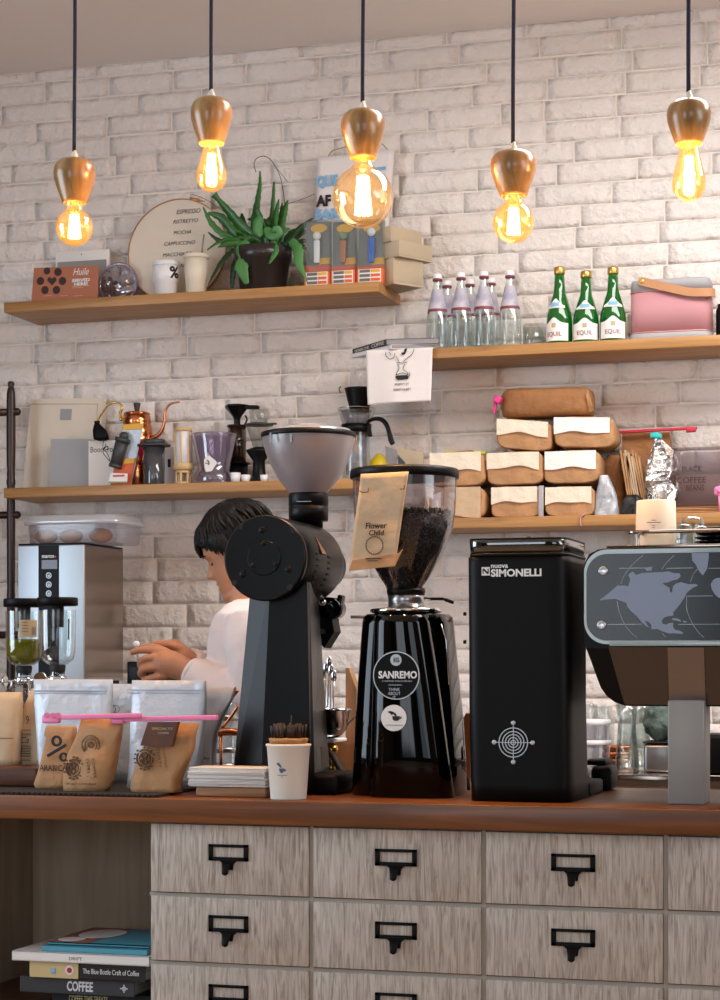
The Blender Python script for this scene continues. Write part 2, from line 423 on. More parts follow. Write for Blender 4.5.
# ================================================================== the room
WY = 6.17; SF = 5.92; CEIL = 3.31
XL, XR, YF = -4.3, 3.6, -2.6
b = MB(); b.bb(XL-.15, XR+.15, YF-.15, WY+.2, -.1, 0); struct(b.build('floor', 'floor'))
b = MB(); b.bb(XL-.15, XR+.15, YF-.15, WY+.2, CEIL, CEIL+.1); struct(b.build('ceiling', 'ceiling'))
b = MB()
for q in ((-1.12, -1.06, 4.24, 5.26), (1.96, 2.02, 4.24, 5.26), (-1.06, 1.96, 4.24, 4.29), (-1.06, 1.96, 5.21, 5.26)): b.bb(*q, CEIL-.05, CEIL)
struct(b.build('trim_1', 'wash_frame'))  # frame made up around the added overhead light; the ceiling has no opening
# brick wall: real bricks on a mortar bed
vl = [18, 32.4]
for a, c, n in ((32.4, 270, 11), (270, 430, 7), (430, 576, 6)):
    for i in range(1, n+1): vl.append(a+(c-a)*i/n)
zl = [CEIL+.0]+[Z(580, v, WY) for v in vl[1:]]
while zl[-1] > .08: zl.append(zl[-1]-.0765)
zl[-1] = 0.0
b = MB(); b.bb(XL, XR, WY+.0045, WY+.2, 0, CEIL); b.cur = 1
rb = random.Random(3)
for j in range(len(zl)-1):
    z1, z0 = zl[j]-.0022, zl[j+1]+.0022
    x = XL+(.12 if j % 2 else 0)-.05+rb.uniform(-.02, .02)
    while x < XR:
        L = .243+rb.uniform(-.02, .02)
        if rb.random() < .08: L *= .6
        xa, xb = max(x, XL), min(x+L-.0055, XR); x += L
        if xb-xa < .02: continue
        d = rb.uniform(-.003, .004); nx = max(3, int((xb-xa)/.03)); nz = 4
        if xb < -3.7 or xa > .2: nx, nz = 2, 2
        jz = rb.uniform(-.0015, .0015)
        vs = []; fs = []
        for iz in range(nz+1):
            for ix in range(nx+1):
                fx, fz = ix/nx, iz/nz
                px = xa+(xb-xa)*fx; pz = z0+jz+(z1-z0)*fz
                ed = (ix in (0, nx)) or (iz in (0, nz))
                n = noise.noise(Vector((px*18, pz*30, j*.7)))
                py = WY+(.0028 if ed else d-.001+n*.0045)
                q = .0028
                if ed:
                    px += (noise.noise(Vector((px*30, pz*30, 5)))*q); pz += noise.noise(Vector((px*30, pz*30, 9)))*q
                vs.append((px, py, pz))
        w_ = nx+1
        for iz in range(nz):
            for ix in range(nx): fs.append((iz*w_+ix, iz*w_+ix+1, (iz+1)*w_+ix+1, (iz+1)*w_+ix))
        ring = [ix for ix in range(nx+1)]+[iz*w_+nx for iz in range(1, nz+1)]+[nz*w_+ix for ix in range(nx-1, -1, -1)]+[iz*w_ for iz in range(nz-1, 0, -1)]
        k = len(vs)
        for i in ring: vs.append((vs[i][0], WY+.008, vs[i][2]))
        m = len(ring)
        for i in range(m): fs.append((ring[i], ring[(i+1) % m], k+(i+1) % m, k+i))
        b.add(vs, fs, True)
struct(b.build('wall_back', ['mortar', 'brick']))
def wall_with_holes(name, axis, pos, a0, a1, holes):
    """axis 'x': wall in the XZ plane at y=pos; 'y': wall in the YZ plane at x=pos"""
    b = MB(); cuts = sorted(holes); cur = a0
    def seg(p, q, z0, z1):
        if q-p < .01 or z1-z0 < .01: return
        if axis == 'x': b.bb(p, q, pos-.15, pos, z0, z1)
        else: b.bb(pos-.15, pos, p, q, z0, z1)
    for h0, h1, z0, z1 in cuts:
        seg(cur, h0, 0, CEIL); seg(h0, h1, 0, z0); seg(h0, h1, z1, CEIL); cur = h1
    seg(cur, a1, 0, CEIL)
    return struct(b.build(name, 'plaster'))
wall_with_holes('wall_front', 'x', YF, XL, XR, [(-3.1, -1.3, .85, 2.95), (.45, 3.05, 1.0, 3.0)]).data.materials[0] = MT['panelling']
wall_with_holes('wall_left', 'y', XL, YF, WY, [(1.4, 3.8, 1.05, 2.75)])
b = MB()
for q in ((YF, .9, 0, CEIL), (3.7, WY, 0, CEIL), (.9, 3.7, 0, 1.5), (.9, 3.7, 3.1, CEIL)): b.bb(XR, XR+.15, *q)
struct(b.build('wall_right', 'plaster'))
def window(name, axis, pos, a0, a1, z0, z1):
    b = MB(); t = .05
    def bar(p, q, r, s):
        if axis == 'x': b.bb(p, q, pos-.11, pos-.05, r, s)
        else: b.bb(pos-.11, pos-.05, p, q, r, s)
    bar(a0, a0+t, z0, z1); bar(a1-t, a1, z0, z1); bar(a0, a1, z0, z0+t); bar(a0, a1, z1-t, z1); mid = (a0+a1)/2; bar(mid-.02, mid+.02, z0, z1)
    return struct(b.build(name, 'darkwood'))
window('window_1', 'x', YF, -3.1, -1.3, .85, 2.95)
window('window_2', 'x', YF, .45, 3.05, 1.0, 3.0)
window('window_3', 'y', XL, 1.4, 3.8, 1.05, 2.75)
window('added_window', 'y', XR+.15, .9, 3.7, 1.5, 3.1)  # unseen window, made up to go with the added light on the right

# ================================================================== shelves
def shelf(x0, x1, ztop, label, group='oak wall shelves'):
    b = MB(); b.bb(x0, x1, SF, WY, ztop-.032, ztop, .0015)
    return tag(b.build('wall_shelf', 'shelf', origin=((x0+x1)/2, WY, ztop-.032)), label, 'shelf', group)
ZUL, ZLL, ZUR, ZLR = EYE+1.181, EYE+.575, EYE+.966, EYE+.445
XS0 = X(3.7, SF); XS1 = X(378.5, SF)
shelf(XS0, XS1, ZUL, 'oak plank shelf high on the left carrying the potted plant and round menu sign')
shelf(XS0, XS1, ZLL, 'oak plank shelf on the left carrying the copper kettle and brewing gear')
shelf(X(366, SF), X(800, SF), ZUR, 'oak plank shelf on the right carrying the green bottles and pink speaker')
shelf(X(392, SF), X(800, SF), ZLR, 'oak plank shelf on the right carrying the stacked kraft coffee bags')

# ================================================================== front counter
CF, CB, CZ = 3.83, 4.45, EYE-.277
cx0, cx1 = -3.2, 1.3
b = MB(); b.bb(cx0, cx1, CF, CB, CZ-.05, CZ, .003)
tag(b.build('countertop', 'counter', origin=(-1, CF, CZ-.05)), 'long reddish brown wooden bar countertop running across the photo', 'countertop')
# drawer cabinet with card-catalogue drawers
CY = CF+.018
ca = thing('drawer_cabinet', 'whitewashed wooden cabinet of many small drawers with black label pulls under the bar', 'cabinet', (X(480, CY), CY, 0))
xc = [X(148.5, CY), X(311, CY), X(483.5, CY), X(665.5, CY)]
xc.append(xc[-1]+(xc[3]-xc[2])*1.0); xc.append(xc[-1]+.37)
zt = CZ-.05; rows = 7; pitch = .142
b = MB(); b.bb(xc[0]-.002, xc[-1], CY+.02, CB-.03, .05, zt-.001)
for x in xc[1:-1]: b.bb(x-.004, x+.004, CY+.005, CY+.02, .05, zt-.001)
for r in range(1, rows): b.bb(xc[0], xc[-1], CY+.006, CY+.02, zt-.008-pitch*r-.004, zt-.008-pitch*r+.003)
b.build('cabinet_body', 'wash_frame', ca)
def pull(par, x, z):
    w, h = .087, .034
    b = MB(); y0, y1 = CY-.004, CY
    b.bb(x-w/2, x+w/2, y0, y1, z+h/2-.006, z+h/2, .001); b.bb(x-w/2, x+w/2, y0, y1, z-h/2, z-h/2+.008, .001)
    b.bb(x-w/2, x-w/2+.010, y0, y1, z-h/2, z+h/2, .001); b.bb(x+w/2-.010, x+w/2, y0, y1, z-h/2, z+h/2, .001)
    # finger pull under the frame
    rings = []
    for i, (dy, dz, a, c) in enumerate(((0, 0, .014, .004), (-.008, -.004, .012, .004), (-.016, -.012, .009, .004), (-.020, -.020, .0075, .0045), (-.021, -.026, .007, .004), (-.020, -.029, .003, .002))):
        cz = z-h/2+.002+dz; cy = y0+dy+.003
        rings.append([Vector((x+a*math.cos(t*PI/8), cy+c*math.sin(t*PI/8), cz+c*.5*math.sin(t*PI/8))) for t in range(16)])
    b.loft(rings)
    b.prism([(x-.022, z-h/2+.004), (x+.022, z-h/2+.004), (x+.011, z-h/2-.006), (x+.009, z-h/2-.018), (x-.009, z-h/2-.018), (x-.011, z-h/2-.006)], y0-.002, y1)
    return b.build('label_pull', 'blackm', par)
for c in range(5):
    for r in range(rows):
        x0, x1 = xc[c]+.005, xc[c+1]-.005
        z1 = zt-.004-pitch*r-(.008 if r else 0); z0 = zt-.008-pitch*(r+1)+.005
        b = MB(); b.bb(x0, x1, CY, CY+.3, z0, z1, .0015)
        d = b.build('drawer', 'wash', ca)
        if r < 4: pull(d, (x0+x1)/2, z1-(.056 if r == 0 else .052))
# open niche on the left of the drawers
ni = thing('open_shelf_unit', 'open wooden shelf unit under the left end of the bar holding books', 'shelving', (-1.9, CF, 0))
NB = 4.36
xa = X(33, NB); x0 = xa-.03
b = MB(); b.bb(x0, xa, CY, NB, .05, zt-.001); b.build('side_panel', 'niche', ni)
b = MB(); b.bb(xa, xc[0]-.004, NB, NB+.02, .05, zt-.001); b.build('back_panel', 'niche', ni)
NZ = EYE-.739
b = MB(); b.bb(xa, xc[0]-.004, CY+.002, NB, NZ-.025, NZ); b.build('shelf_board', 'boardwood', ni)
b = MB(); b.bb(x0, xc[0]-.004, CY, NB+.02, .0, .05); b.build('plinth', 'wash_frame', ni)
# books in the niche
def book(x0, x1, y0, y1, z0, z1, cov, label, rz=0, spine_u=None, pages=True):
    cxx, cyy = (x0+x1)/2, (y0+y1)/2
    t = thing('book', label, 'book', (cxx, cyy, z0), 'books and magazines under the bar')
    mx = TR((cxx, cyy, 0)) @ rotm(0, 0, rz) @ TR((-cxx, -cyy, 0)); c = .0022
    b = MB(); b.bb(x0, x1, y0, y1, z0, z0+c); b.bb(x0, x1, y0, y1, z1-c, z1); b.bb(x0, x1, y0, y0+c, z0, z1); b.xf(mx); b.build('cover', cov, t)
    b = MB(); b.bb(x0+.004, x1-.004, y0+c, y1-.004, z0+c, z1-c); b.xf(mx); b.build('pages', 'pages', t)
    return t, mx
BY = 3.95
def xz(u, v, Y=BY): p = P(u, v, Y); return p.x, p.z
z = NZ; xk = X(146, BY)
h = [.03, .034, .036, .026, .014]
us = [(50, 150), (20, 141), (32, 148), (12, 150), (44, 150)]
t1, m1 = book(X(48, BY), X(150, BY), BY+.02, BY+.22, z, z+h[0]*.9, 'book_blk', 'black book lowest of the pile in the open shelf, gold lettering on its spine', 0); zb = z
text('COFFEE TIME TREATS', 65, 0, 104, 1, BY+.02, 'book_cream', t1, 'spine_title', fit=(X(65, BY), X(104, BY), z+.007, z+.021), bold=.02)
z += h[0]*.9
t1, m1 = book(X(20, BY), X(134, BY), BY+.0, BY+.21, z, z+h[1], 'book_dk', 'dark grey book second from the bottom of the pile with COFFEE on its spine', 0)
text('COFFEE', 67, 0, 93, 1, BY, 'whiteink', t1, 'spine_title', fit=(X(67, BY), X(93, BY), z+.006, z+.028), bold=.03)
text('CLARA CREWE', 95, 0, 119, 1, BY, 'inkg', t1, 'spine_author', fit=(X(95, BY), X(118, BY), z+.014, z+.019)) if False else None
b = MB(); p = Vector((X(124, BY), BY, z+.017))
for k in range(4):
    a = k*PI/4; b.box(p, (.017 if k % 2 == 0 else .01, .0012, .0025), rotm(0, a, 0))
b.build('star_emblem', 'whiteink', t1)
z += h[1]
t1, m1 = book(X(32, BY), X(147, BY), BY-.01, BY+.2, z, z+h[2], 'book_blk', 'black book with a cream panel and red dot on its spine, mid pile', 0)
b = MB(); b.bb(X(32, BY), X(80.5, BY), BY-.0118, BY-.0098, z+.001, z+h[2]-.001); b.build('cream_spine_panel', 'book_cream', t1, label='cream panel on the spine')
text('The Blue Bottle Craft of Coffee', 85, 0, 141, 1, BY-.0105, 'whiteink', t1, 'spine_title', fit=(X(85, BY), X(141, BY), z+.013, z+.024))
b = MB(); b.lathe([(.010, 0), (.010, .0012)], 24, mx=TR((X(72, BY), BY-.0118, z+.019)) @ rotm(PI/2)); b.build('white_cup_print', 'whiteink', t1)
b = MB(); b.lathe([(.006, 0), (.006, .0014)], 24, mx=TR((X(72, BY), BY-.0125, z+.019)) @ rotm(PI/2)); b.build('red_dot_print', 'red', t1)
b = MB(); b.bb(X(53.5, BY), X(58, BY), BY-.013, BY-.0115, z+.010, z+.022, .0005); b.build('blue_bottle_print', 'blueink', t1)
z += h[2]
t1, m1 = book(X(12, BY-.02), X(149, BY-.02), BY-.02, BY+.26, z, z+h[3]*.8, 'white', 'thick white magazine lying on the books, directly under the turquoise magazines', 0)
text('DRIFT', 73, 0, 86, 1, BY-.02, 'inkg', t1, 'spine_title', fit=(X(73, BY), X(86, BY), z+.006, z+.013))
z += h[3]*.8
t1, m1 = book(X(44, BY), X(149, BY), BY-.01, BY+.24, z, z+.012, 'book_blue', 'turquoise magazine second from the top of the pile', 0); z += .012
t1, m1 = book(X(46, BY), X(147, BY), BY+.01, BY+.25, z, z+.007, 'book_blue', 'turquoise magazine with a brown corner and white oval lying on top of the pile', 0)
b = MB(); zz = z+.0072; b.bb(X(46, BY), X(86, BY), BY+.012, BY+.246, zz, zz+.0006); b.build('brown_print', 'terra', t1)
b = MB()
b.lathe([(1, 0), (1, .0006)], 30, mx=TR((X(103, BY+.15), BY+.15, zz+.0008)) @ Matrix.Diagonal((.05, .07, 1, 1)))
b.lathe([(1, 0), (1, .0006)], 30, mx=TR((X(72, BY+.05), BY+.05, zz+.0008)) @ Matrix.Diagonal((.03, .03, 1, 1))); b.build('white_oval_print', 'white', t1)

# ================================================================== steel back bench along the wall
BZ = EYE-.307; BF = 5.55
be = thing('steel_bench', 'stainless steel work bench along the brick wall behind the bar', 'bench', (-1.2, 5.8, 0))
b = MB(); b.bb(-2.96, .9, BF, WY-.004, BZ-.036, BZ, .002); b.build('bench_top', 'steelm', be)
b = MB(); b.bb(-2.93, .85, BF+.04, WY-.03, BZ-.35, BZ-.33); b.build('lower_shelf', 'steelm', be)
for x in (-2.9, -2.0, -.6, .8):
    for y in (BF+.05, WY-.06):
        b = MB(); b.cyl((x, y, 0), (x, y, BZ-.036), .018); b.build('leg', 'steel', be)

# ================================================================== pendants
PY = 3.95
def bell(u, v0, v1, k):
    "wood cap profile, from the bottom mouth (v1) up to the top (v0)"
    h = (v1-v0)
    pts = [(.58, 0), (.62, .05), (.74, .20), (.88, .38), (.97, .53), (1.0, .66), (.97, .78), (.86, .88), (.66, .95), (.36, .99), (.06, 1.0)]
    return pts
pend = [  # u, nut top, cap top, cap bottom, half width, kind, bulb bottom, bulb half width
    (74.5, 152, 158, 203, 21.0, 'globe', 246, 18.6, 'leftmost pendant lamp with a turned wooden cap and small globe bulb'),
    (211.5, 92, 97, 144.5, 21.0, 'tear', 192, 15.2, 'pendant lamp second from the left with a teardrop bulb above the round menu sign'),
    (363, 104, 109, 158.5, 22.3, 'bigglobe', 228, 30.8, 'middle pendant lamp with the largest globe bulb'),
    (513.5, 145, 150, 196, 23.2, 'globe', 243, 20.8, 'pendant lamp second from the right with a small globe bulb above the clear bottles'),
    (689, 93, 99, 145, 22.3, 'tear', 202, 17.0, 'rightmost pendant lamp with a teardrop bulb above the pink speaker')]
for u, vn, vt, vb, hw, kind, bb_, bw, lab in pend:
    x = X(u, PY); k = sz(u, PY); zc0 = Z(u, vb, PY); ztp = Z(u, vt, PY)
    t = thing('pendant_lamp', lab, 'pendant lamp', (x, PY, CEIL), 'wooden pendant lamps over the bar')
    hcap = ztp-zc0
    pr = [(r*hw*k, q*hcap) for r, q in bell(u, 0, 1, k)]
    inner = [(.52*hw*k, .10*hcap), (.54*hw*k, 0)]
    b = MB(); b.lathe([(.001, .06*hcap)]+inner+pr, 40, (x, PY, zc0)); b.build('lamp_cap', 'bulbwood', t)
    b = MB(); b.lathe([(.010, 0), (.010, .004), (.007, .006), (.007, .010), (.004, .013), (.004, .018)], 12, (x, PY, ztp-.002)); b.build('cord_nut', 'cream', t)
    pts = [Vector((x+math.sin(i*.9+u)*.0012, PY, ztp+.014+(CEIL-ztp-.014)*i/8)) for i in range(9)]
    b = MB(); b.tube(pts, .0042, 8, sub=3); b.build('cord', 'cord', t)
    b = MB(); b.lathe([(.001, -.04), (.012, -.04), (.045, -.012), (.05, 0)], 24, (x, PY, CEIL)); b.build('ceiling_rose', 'black', t)
    zb = Z(u, bb_, PY); H = zc0-zb; R = bw*k
    if kind == 'tear':
        q = [(0.001, 0), (.35, .02), (.72, .09), (.95, .20), (1, .32), (.93, .48), (.80, .62), (.66, .78), (.58, .9), (.55, 1.0), (.55, 1.06)]
        pb = [(r*R, z_*H) for r, z_ in q]
    else:
        pb = [(max(.0006, R*math.sin(a)), R-R*math.cos(a)) for a in [PI*i/20*.86 for i in range(21)]]
        pb += [(.50*hw*k*.8, H*.92), (.42*hw*k, H*1.05)]
    b = MB(); b.lathe(pb, 40, (x, PY, zb), capt=False); bu = b.build('bulb', 'amberglass' if kind == 'bigglobe' else 'amberglow', t)
    b = MB(); zc_ = zb+H*.5 if kind == 'tear' else zb+R*1.05
    hh = H*.30 if kind == 'tear' else R*.62; rr = .0085 if kind == 'tear' else .011*(1.4 if kind == 'bigglobe' else 1)
    n = 9
    for i in range(n):
        a = 2*PI*i/n; a2 = 2*PI*(i+.5)/n
        b.cyl((x+rr*.6*math.cos(a), PY+rr*.6*math.sin(a), zc_+hh), (x+rr*math.cos(a2), PY+rr*math.sin(a2), zc_-hh), .0034, 6)
    b.build('filament', 'filament', bu)
    b = MB(); b.lathe([(.0025, -.0), (.004, .01), (.009, .018), (.012, .03)], 12, (x, PY, zc_+hh-.004)); b.build('glass_stem', 'glass', bu)
    l = bpy.data.lights.new('bulb_glow', 'POINT'); l.energy = 34 if kind != 'bigglobe' else 40; l.color = (1, .60, .30); l.shadow_soft_size = .012
    lo = bpy.data.objects.new('bulb_glow', l); C.objects.link(lo); lo.parent = t; lo.location = Vector((x, PY, zc_-.002))-t.location
# ================================================================== big conical-side grinder (drum body, frosted hopper)
def gy(): pass
GY = 3.97
gx = X(265, GY); gz = Z(265, 558, GY); gr = 43.2*sz(265, GY)
t = thing('coffee_grinder', 'tall matt black grinder with a round drum body and smoky frosted bowl hopper', 'coffee grinder', (gx, GY+.2, CZ))
AX = lambda y: TR((gx, y, gz)) @ rotm(-PI/2)     # local z -> +Y
b = MB(); b.lathe([(gr*.93, 0.004), (gr*.985, .012), (gr*.985, .262), (gr*.93, .285)], 64, mx=AX(GY)); b.build('drum_body', 'ekbody', t)
b = MB(); b.lathe([(gr*.96, -.004), (gr, 0), (gr, .010), (gr*.97, .013)], 64, mx=AX(GY)); fd = b.build('front_disc', 'ekbody', t)
b = MB(); b.lathe([(.0355, -.0075), (.037, -.006), (.037, .002)], 40, mx=AX(GY)); b.build('centre_cap', 'ekbody', fd)
for a in (95, 215, 335):
    r = .059; b = MB(); b.sph((gx+r*math.cos(math.radians(a)), GY-.004, gz+r*math.sin(math.radians(a))), .0075, 16, 8, (1, .5, 1)); b.build('screw', 'black', fd)
for a in (92, 212, 332):
    r = .030; b = MB(); b.sph((gx+r*math.cos(math.radians(a)), GY-.008, gz+r*math.sin(math.radians(a))), .005, 12, 8, (1, .5, 1)); b.build('screw', 'black', fd)
for a in (42, 128, 218, 312):
    r = gr*.93; b = MB(); b.cyl((gx+r*math.cos(math.radians(a)), GY-.0075, gz+r*math.sin(math.radians(a))), (gx+r*math.cos(math.radians(a)), GY+.004, gz+r*math.sin(math.radians(a))), .0062, 6); b.build('edge_bolt', 'rubber', fd)
# burr case tapering away at the barista's side
b = MB(); b.lathe([(gr*.93, .28), (gr*.86, .30), (gr*.66, .335), (gr*.60, .36), (gr*.60, .40), (gr*.5, .41)], 48, mx=AX(GY)); b.build('burr_case', 'ekbody', t)
b = MB()
for row, yy in enumerate((.085, .165)):
    for i in range(7):
        a = math.radians(8-i*8.2-row*2)
        b.box((gx+(gr*.985)*math.cos(a), GY+yy+.004*i*0, gz+(gr*.985)*math.sin(a)), (.003, .024, .0052), rotm(0, -a, 0), .0006)
b.build('cooling_slots', 'rubber', t, label='two columns of cooling slots')
# triangular copper badge on the flank
a = math.radians(24); bm_ = TR((gx, GY+.115, gz)) @ rotm(0, -a, 0)
b = MB(); rr = gr*.985
vs = [(rr+.0005, -.012, -.026), (rr+.0005, .018, -.026), (rr+.0005, -.010, .016)]
b.add([(p[0]+.0012, p[1], p[2]) for p in vs]+vs, [(0, 1, 2), (3, 5, 4), (0, 3, 4, 1), (1, 4, 5, 2), (2, 5, 3, 0)], mx=bm_); b.build('triangle_badge', 'copper', t, label='copper triangle badge')
# tower
def ringpts(l): return [Vector(p) for p in l]
zt_ = gz-gr*.55; zb_ = CZ+.012
def px_(u, Y): return X(u, Y)
Yf, Yc, Yb = GY+.03, GY+.056, GY+.26
top = [(px_(270, Yf), Yf, zt_), (px_(307, Yf), Yf, zt_), (px_(309.5, Yf+.02), Yf+.02, zt_), (px_(318, Yb), Yb, zt_), (px_(270, Yb), Yb, zt_), (px_(251, Yc), Yc, zt_)]
bot = [(px_(260.5, Yf), Yf, zb_), (px_(311, Yf), Yf, zb_), (px_(315, Yf+.02), Yf+.02, zb_), (px_(330, Yb), Yb, zb_), (px_(256, Yb), Yb, zb_), (px_(232, Yc), Yc, zb_)]
b = MB(); b.loft([ringpts(bot), ringpts(top)], smooth=False); b.build('tower', 'ekbody', t)
b = MB(); b.bb(px_(262, GY+.1), px_(338, GY+.1), GY+.07, GY+.33, CZ, CZ+.03, .004)
b.bb(px_(310, GY+.1), px_(345, GY+.1), GY+.05, GY+.22, CZ, CZ+.045, .012); b.build('base', 'blackm', t)
b = MB(); Yr = GY+.11; b.box((px_(322, Yr), Yr+.02, Z(320, 757, Yr)), (.0012, .05, .045), rotm(0, math.radians(-4), 0)); b.build('rating_sticker', 'inkg', t)
# chute and knocker hanging at the right
Yk = GY+.33; k = sz(330, Yk)
b = MB(); b.prism([(X(318, Yk), Z(318, 596, Yk)), (X(336, Yk), Z(336, 598, Yk)), (X(335, Yk), Z(335, 622, Yk)), (X(337, Yk), Z(337, 632, Yk)), (X(327, Yk), Z(327, 648, Yk)), (X(320, Yk), Z(320, 641, Yk)), (X(316, Yk), Z(316, 620, Yk))], Yk-.02, Yk+.03); b.build('dosing_chute', 'black', t)
b = MB(); b.cyl((X(334, Yk), Yk-.035, Z(334, 609, Yk)), (X(334, Yk), Yk+.015, Z(334, 609, Yk)), .024, 24); b.cyl((X(334, Yk), Yk-.045, Z(334, 609, Yk)), (X(334, Yk), Yk-.03, Z(334, 609, Yk)), .011, 16)
b.box((X(341, Yk), Yk-.01, Z(341, 606, Yk)), (.012, .03, .05), rotm(0, .2, 0), .004); b.build('bag_clamp', 'blackg', t)
b = MB(); b.bb(X(323, Yk), X(328, Yk), Yk-.023, Yk-.019, Z(323, 634, Yk), Z(323, 629.5, Yk)); b.build('chute_window', 'steel', t)
b = MB(); b.cyl((X(331, Yk), Yk-.04, Z(331, 606, Yk)), (X(331, Yk), Yk-.06, Z(331, 603, Yk)), .005, 10); b.sph((X(331, Yk), Yk-.06, Z(331, 603, Yk)), .008); b.build('clamp_lever', 'chrome', t)
# neck and hopper
HY = GY+.266; kx = X(308.5, HY); ks = sz(308.5, HY); zn = Z(308.5, 531, HY)
b = MB(); zz = lambda v: (531-v)*ks
b.lathe([(14.5*ks, zz(531)-.02), (14.5*ks, zz(521)), (19.7*ks, zz(521)), (19.9*ks, zz(507)), (19.3*ks, zz(506.5)), (19.9*ks, zz(506)), (19.9*ks, zz(495)), (19*ks, zz(493.5))], 40, (kx, HY, zn)); nk = b.build('hopper_neck', 'black', t)
b = MB(); b.box((kx+.004, HY-19.9*ks, zn+zz(503)), (.034, .002, .0012)); b.build('slide_gate', 'steel', nk)
hp = [(17, 495), (18, 494), (24, 487), (31, 478), (37, 467), (42, 455), (45, 445), (46.3, 438), (46.6, 435)]
b = MB(); b.lathe([(r*ks, zz(v)) for r, v in hp], 56, (kx, HY, zn), capb=False, capt=False); b.build('hopper_bowl', 'frost', t)
b = MB(); b.lathe([(4*ks, zz(493)), (5*ks, zz(484)), (3*ks, zz(480)), (8*ks, zz(478)), (8*ks, zz(475)), (.01*ks, zz(474))], 24, (kx, HY, zn)); b.build('feed_cone', 'grey', t)
b = MB(); b.lathe([(47*ks, zz(438)), (47.6*ks, zz(437.5)), (47.6*ks, zz(433.5)), (46*ks, zz(432.5)), (44*ks, zz(433)), (44*ks, zz(437))], 56, (kx, HY, zn), capb=False); b.build('hopper_rim', 'black', t)
b = MB(); b.lathe([(44*ks, zz(433)), (42*ks, zz(430)), (25*ks, zz(428)), (24*ks, zz(426)), (1*ks, zz(425.5))], 48, (kx, HY, zn), capb=False); b.build('hopper_lid', 'lidblue', t)
for du in (-24, -3):
    b = MB(); b.bb(kx+(du-1)*ks, kx+(du+1)*ks, HY-46*ks, HY-44.6*ks, zn+zz(447), zn+zz(437)); b.build('lid_clip', 'steel', t)
# corrugated cable going right
b = MB(); pts = []; base = [Vector((X(310, 4.28), 4.28, CZ+.07)), Vector((X(328, 4.28), 4.28, CZ+.08)), Vector((X(342, 4.28), 4.26, CZ+.045)), Vector((X(349, 4.25), 4.24, CZ+.012))]
sp, _ = spline(base, 14, .01)
b.tube(sp, [.0085 if i % 2 else .0062 for i in range(len(sp))], 10); tag(b.build('power_hose', 'rubber', origin=sp[0]), 'black ribbed hose curling down between the two tall grinders', 'hose')

# ================================================================== glossy on-demand grinder with clear hopper
SY = 4.10; su = 406; sx = X(su, SY); ss = sz(su, SY)
t = thing('coffee_grinder', 'glossy black grinder with a clear hopper full of dark beans and round logo badges', 'coffee grinder', (sx, SY, CZ))
rings = []
for v, l, r, dp in ((800, 354.5, 461, .105), (760, 356, 459.5, .103), (720, 358, 457, .10), (685, 360, 453.5, .096), (650, 362.5, 450, .091), (630, 364, 448, .088), (623, 365, 447, .086), (620, 368, 444, .08)):
    cx = (X(l, SY)+X(r, SY))/2; a = (X(r, SY)-X(l, SY))/2
    rings.append(se_ring(cx, SY+.02, CZ+(800-v)*ss, a, dp, 3.2, 56))
b = MB(); b.loft(rings); b.build('body', 'blackg', t)
# narrower front apron with the logo
rings = []
for v, l, r in ((800, 368, 452), (760, 369, 446), (700, 371, 438), (660, 372, 432), (630, 373, 427), (622, 374, 426)):
    cx = (X(l, 4.0)+X(r, 4.0))/2; a = (X(r, 4.0)-X(l, 4.0))/2
    rings.append(se_ring(cx, 4.0+.02, CZ+(800-v)*ss, a, .048, 2.4, 48))
b = MB(); b.loft(rings); b.build('front_apron', 'blackg', t)
FYs = 3.971
b = MB(); b.tube([P(441, 624, 4.03), P(446, 640, 4.03), P(449, 684, 4.03), P(448, 684.5, 4.03)], .0016, 8); b.build('chrome_edge_trim', 'chrome', t)
def disc(b, u, v, r, Y, th=.0015, seg=48, r0=0, th0=0):
    p = P(u, v, Y); k = sz(u, Y); m = TR(p) @ rotm(PI/2)
    if r0: b.lathe([(r0*k, 0), (r*k, 0), (r*k, th), (r0*k, th), (r0*k, 0)], seg, mx=m, smooth=False)
    else: b.lathe([(r*k, 0), (r*k, th)], seg, mx=m, smooth=False)
    return b
b = MB(); disc(b, 396.5, 675.5, 23.4, FYs+.0, .002); lg = b.build('logo_badge', 'book_dk' if False else 'blackm', t)
b = MB(); disc(b, 396.5, 675.5, 24.2, FYs, .0026, r0=23.2); b.build('badge_ring', 'silverink', lg)
b = MB(); disc(b, 396, 660, 5.8, FYs-.002, .0008); b.build('badge_emblem', 'silverink', lg)
b = MB(); p = P(396, 660, FYs-.0030); k = sz(396, FYs)
b.box(p, (5*k, .001, 1.1*k)); b.box(p+Vector((-2*k, 0, 0)), (1*k, .001, 5*k)); b.box(p+Vector((1.2*k, 0, 1.8*k)), (4*k, .001, .9*k)); b.box(p+Vector((1.2*k, 0, -1.8*k)), (4*k, .001, .9*k)); b.box(p+Vector((3.0*k, 0, -.9*k)), (.9*k, .001, 1.8*k)); b.build('emblem_cut', 'blackm', lg)
text('SANREMO', 378.5, 671, 417, 678.5, FYs-.0022, 'whiteink', lg, bold=.03)
text('COFFEE MACHINES', 382, 680.4, 412, 681.8, FYs-.0022, 'silverink', lg, 'small_lettering')
b = MB(); b.box(P(395, 685, FYs-.0022), (14*k, .0006, .5*k)); b.build('badge_line', 'silverink', lg)
text('THINK\nABOUT\nIT', 388, 688, 400.5, 699, FYs-.0022, 'silverink', lg, 'small_lettering')
b = MB(); disc(b, 394, 718, 13.2, FYs-.001, .0016); st = b.build('round_white_sticker', 'white', t)
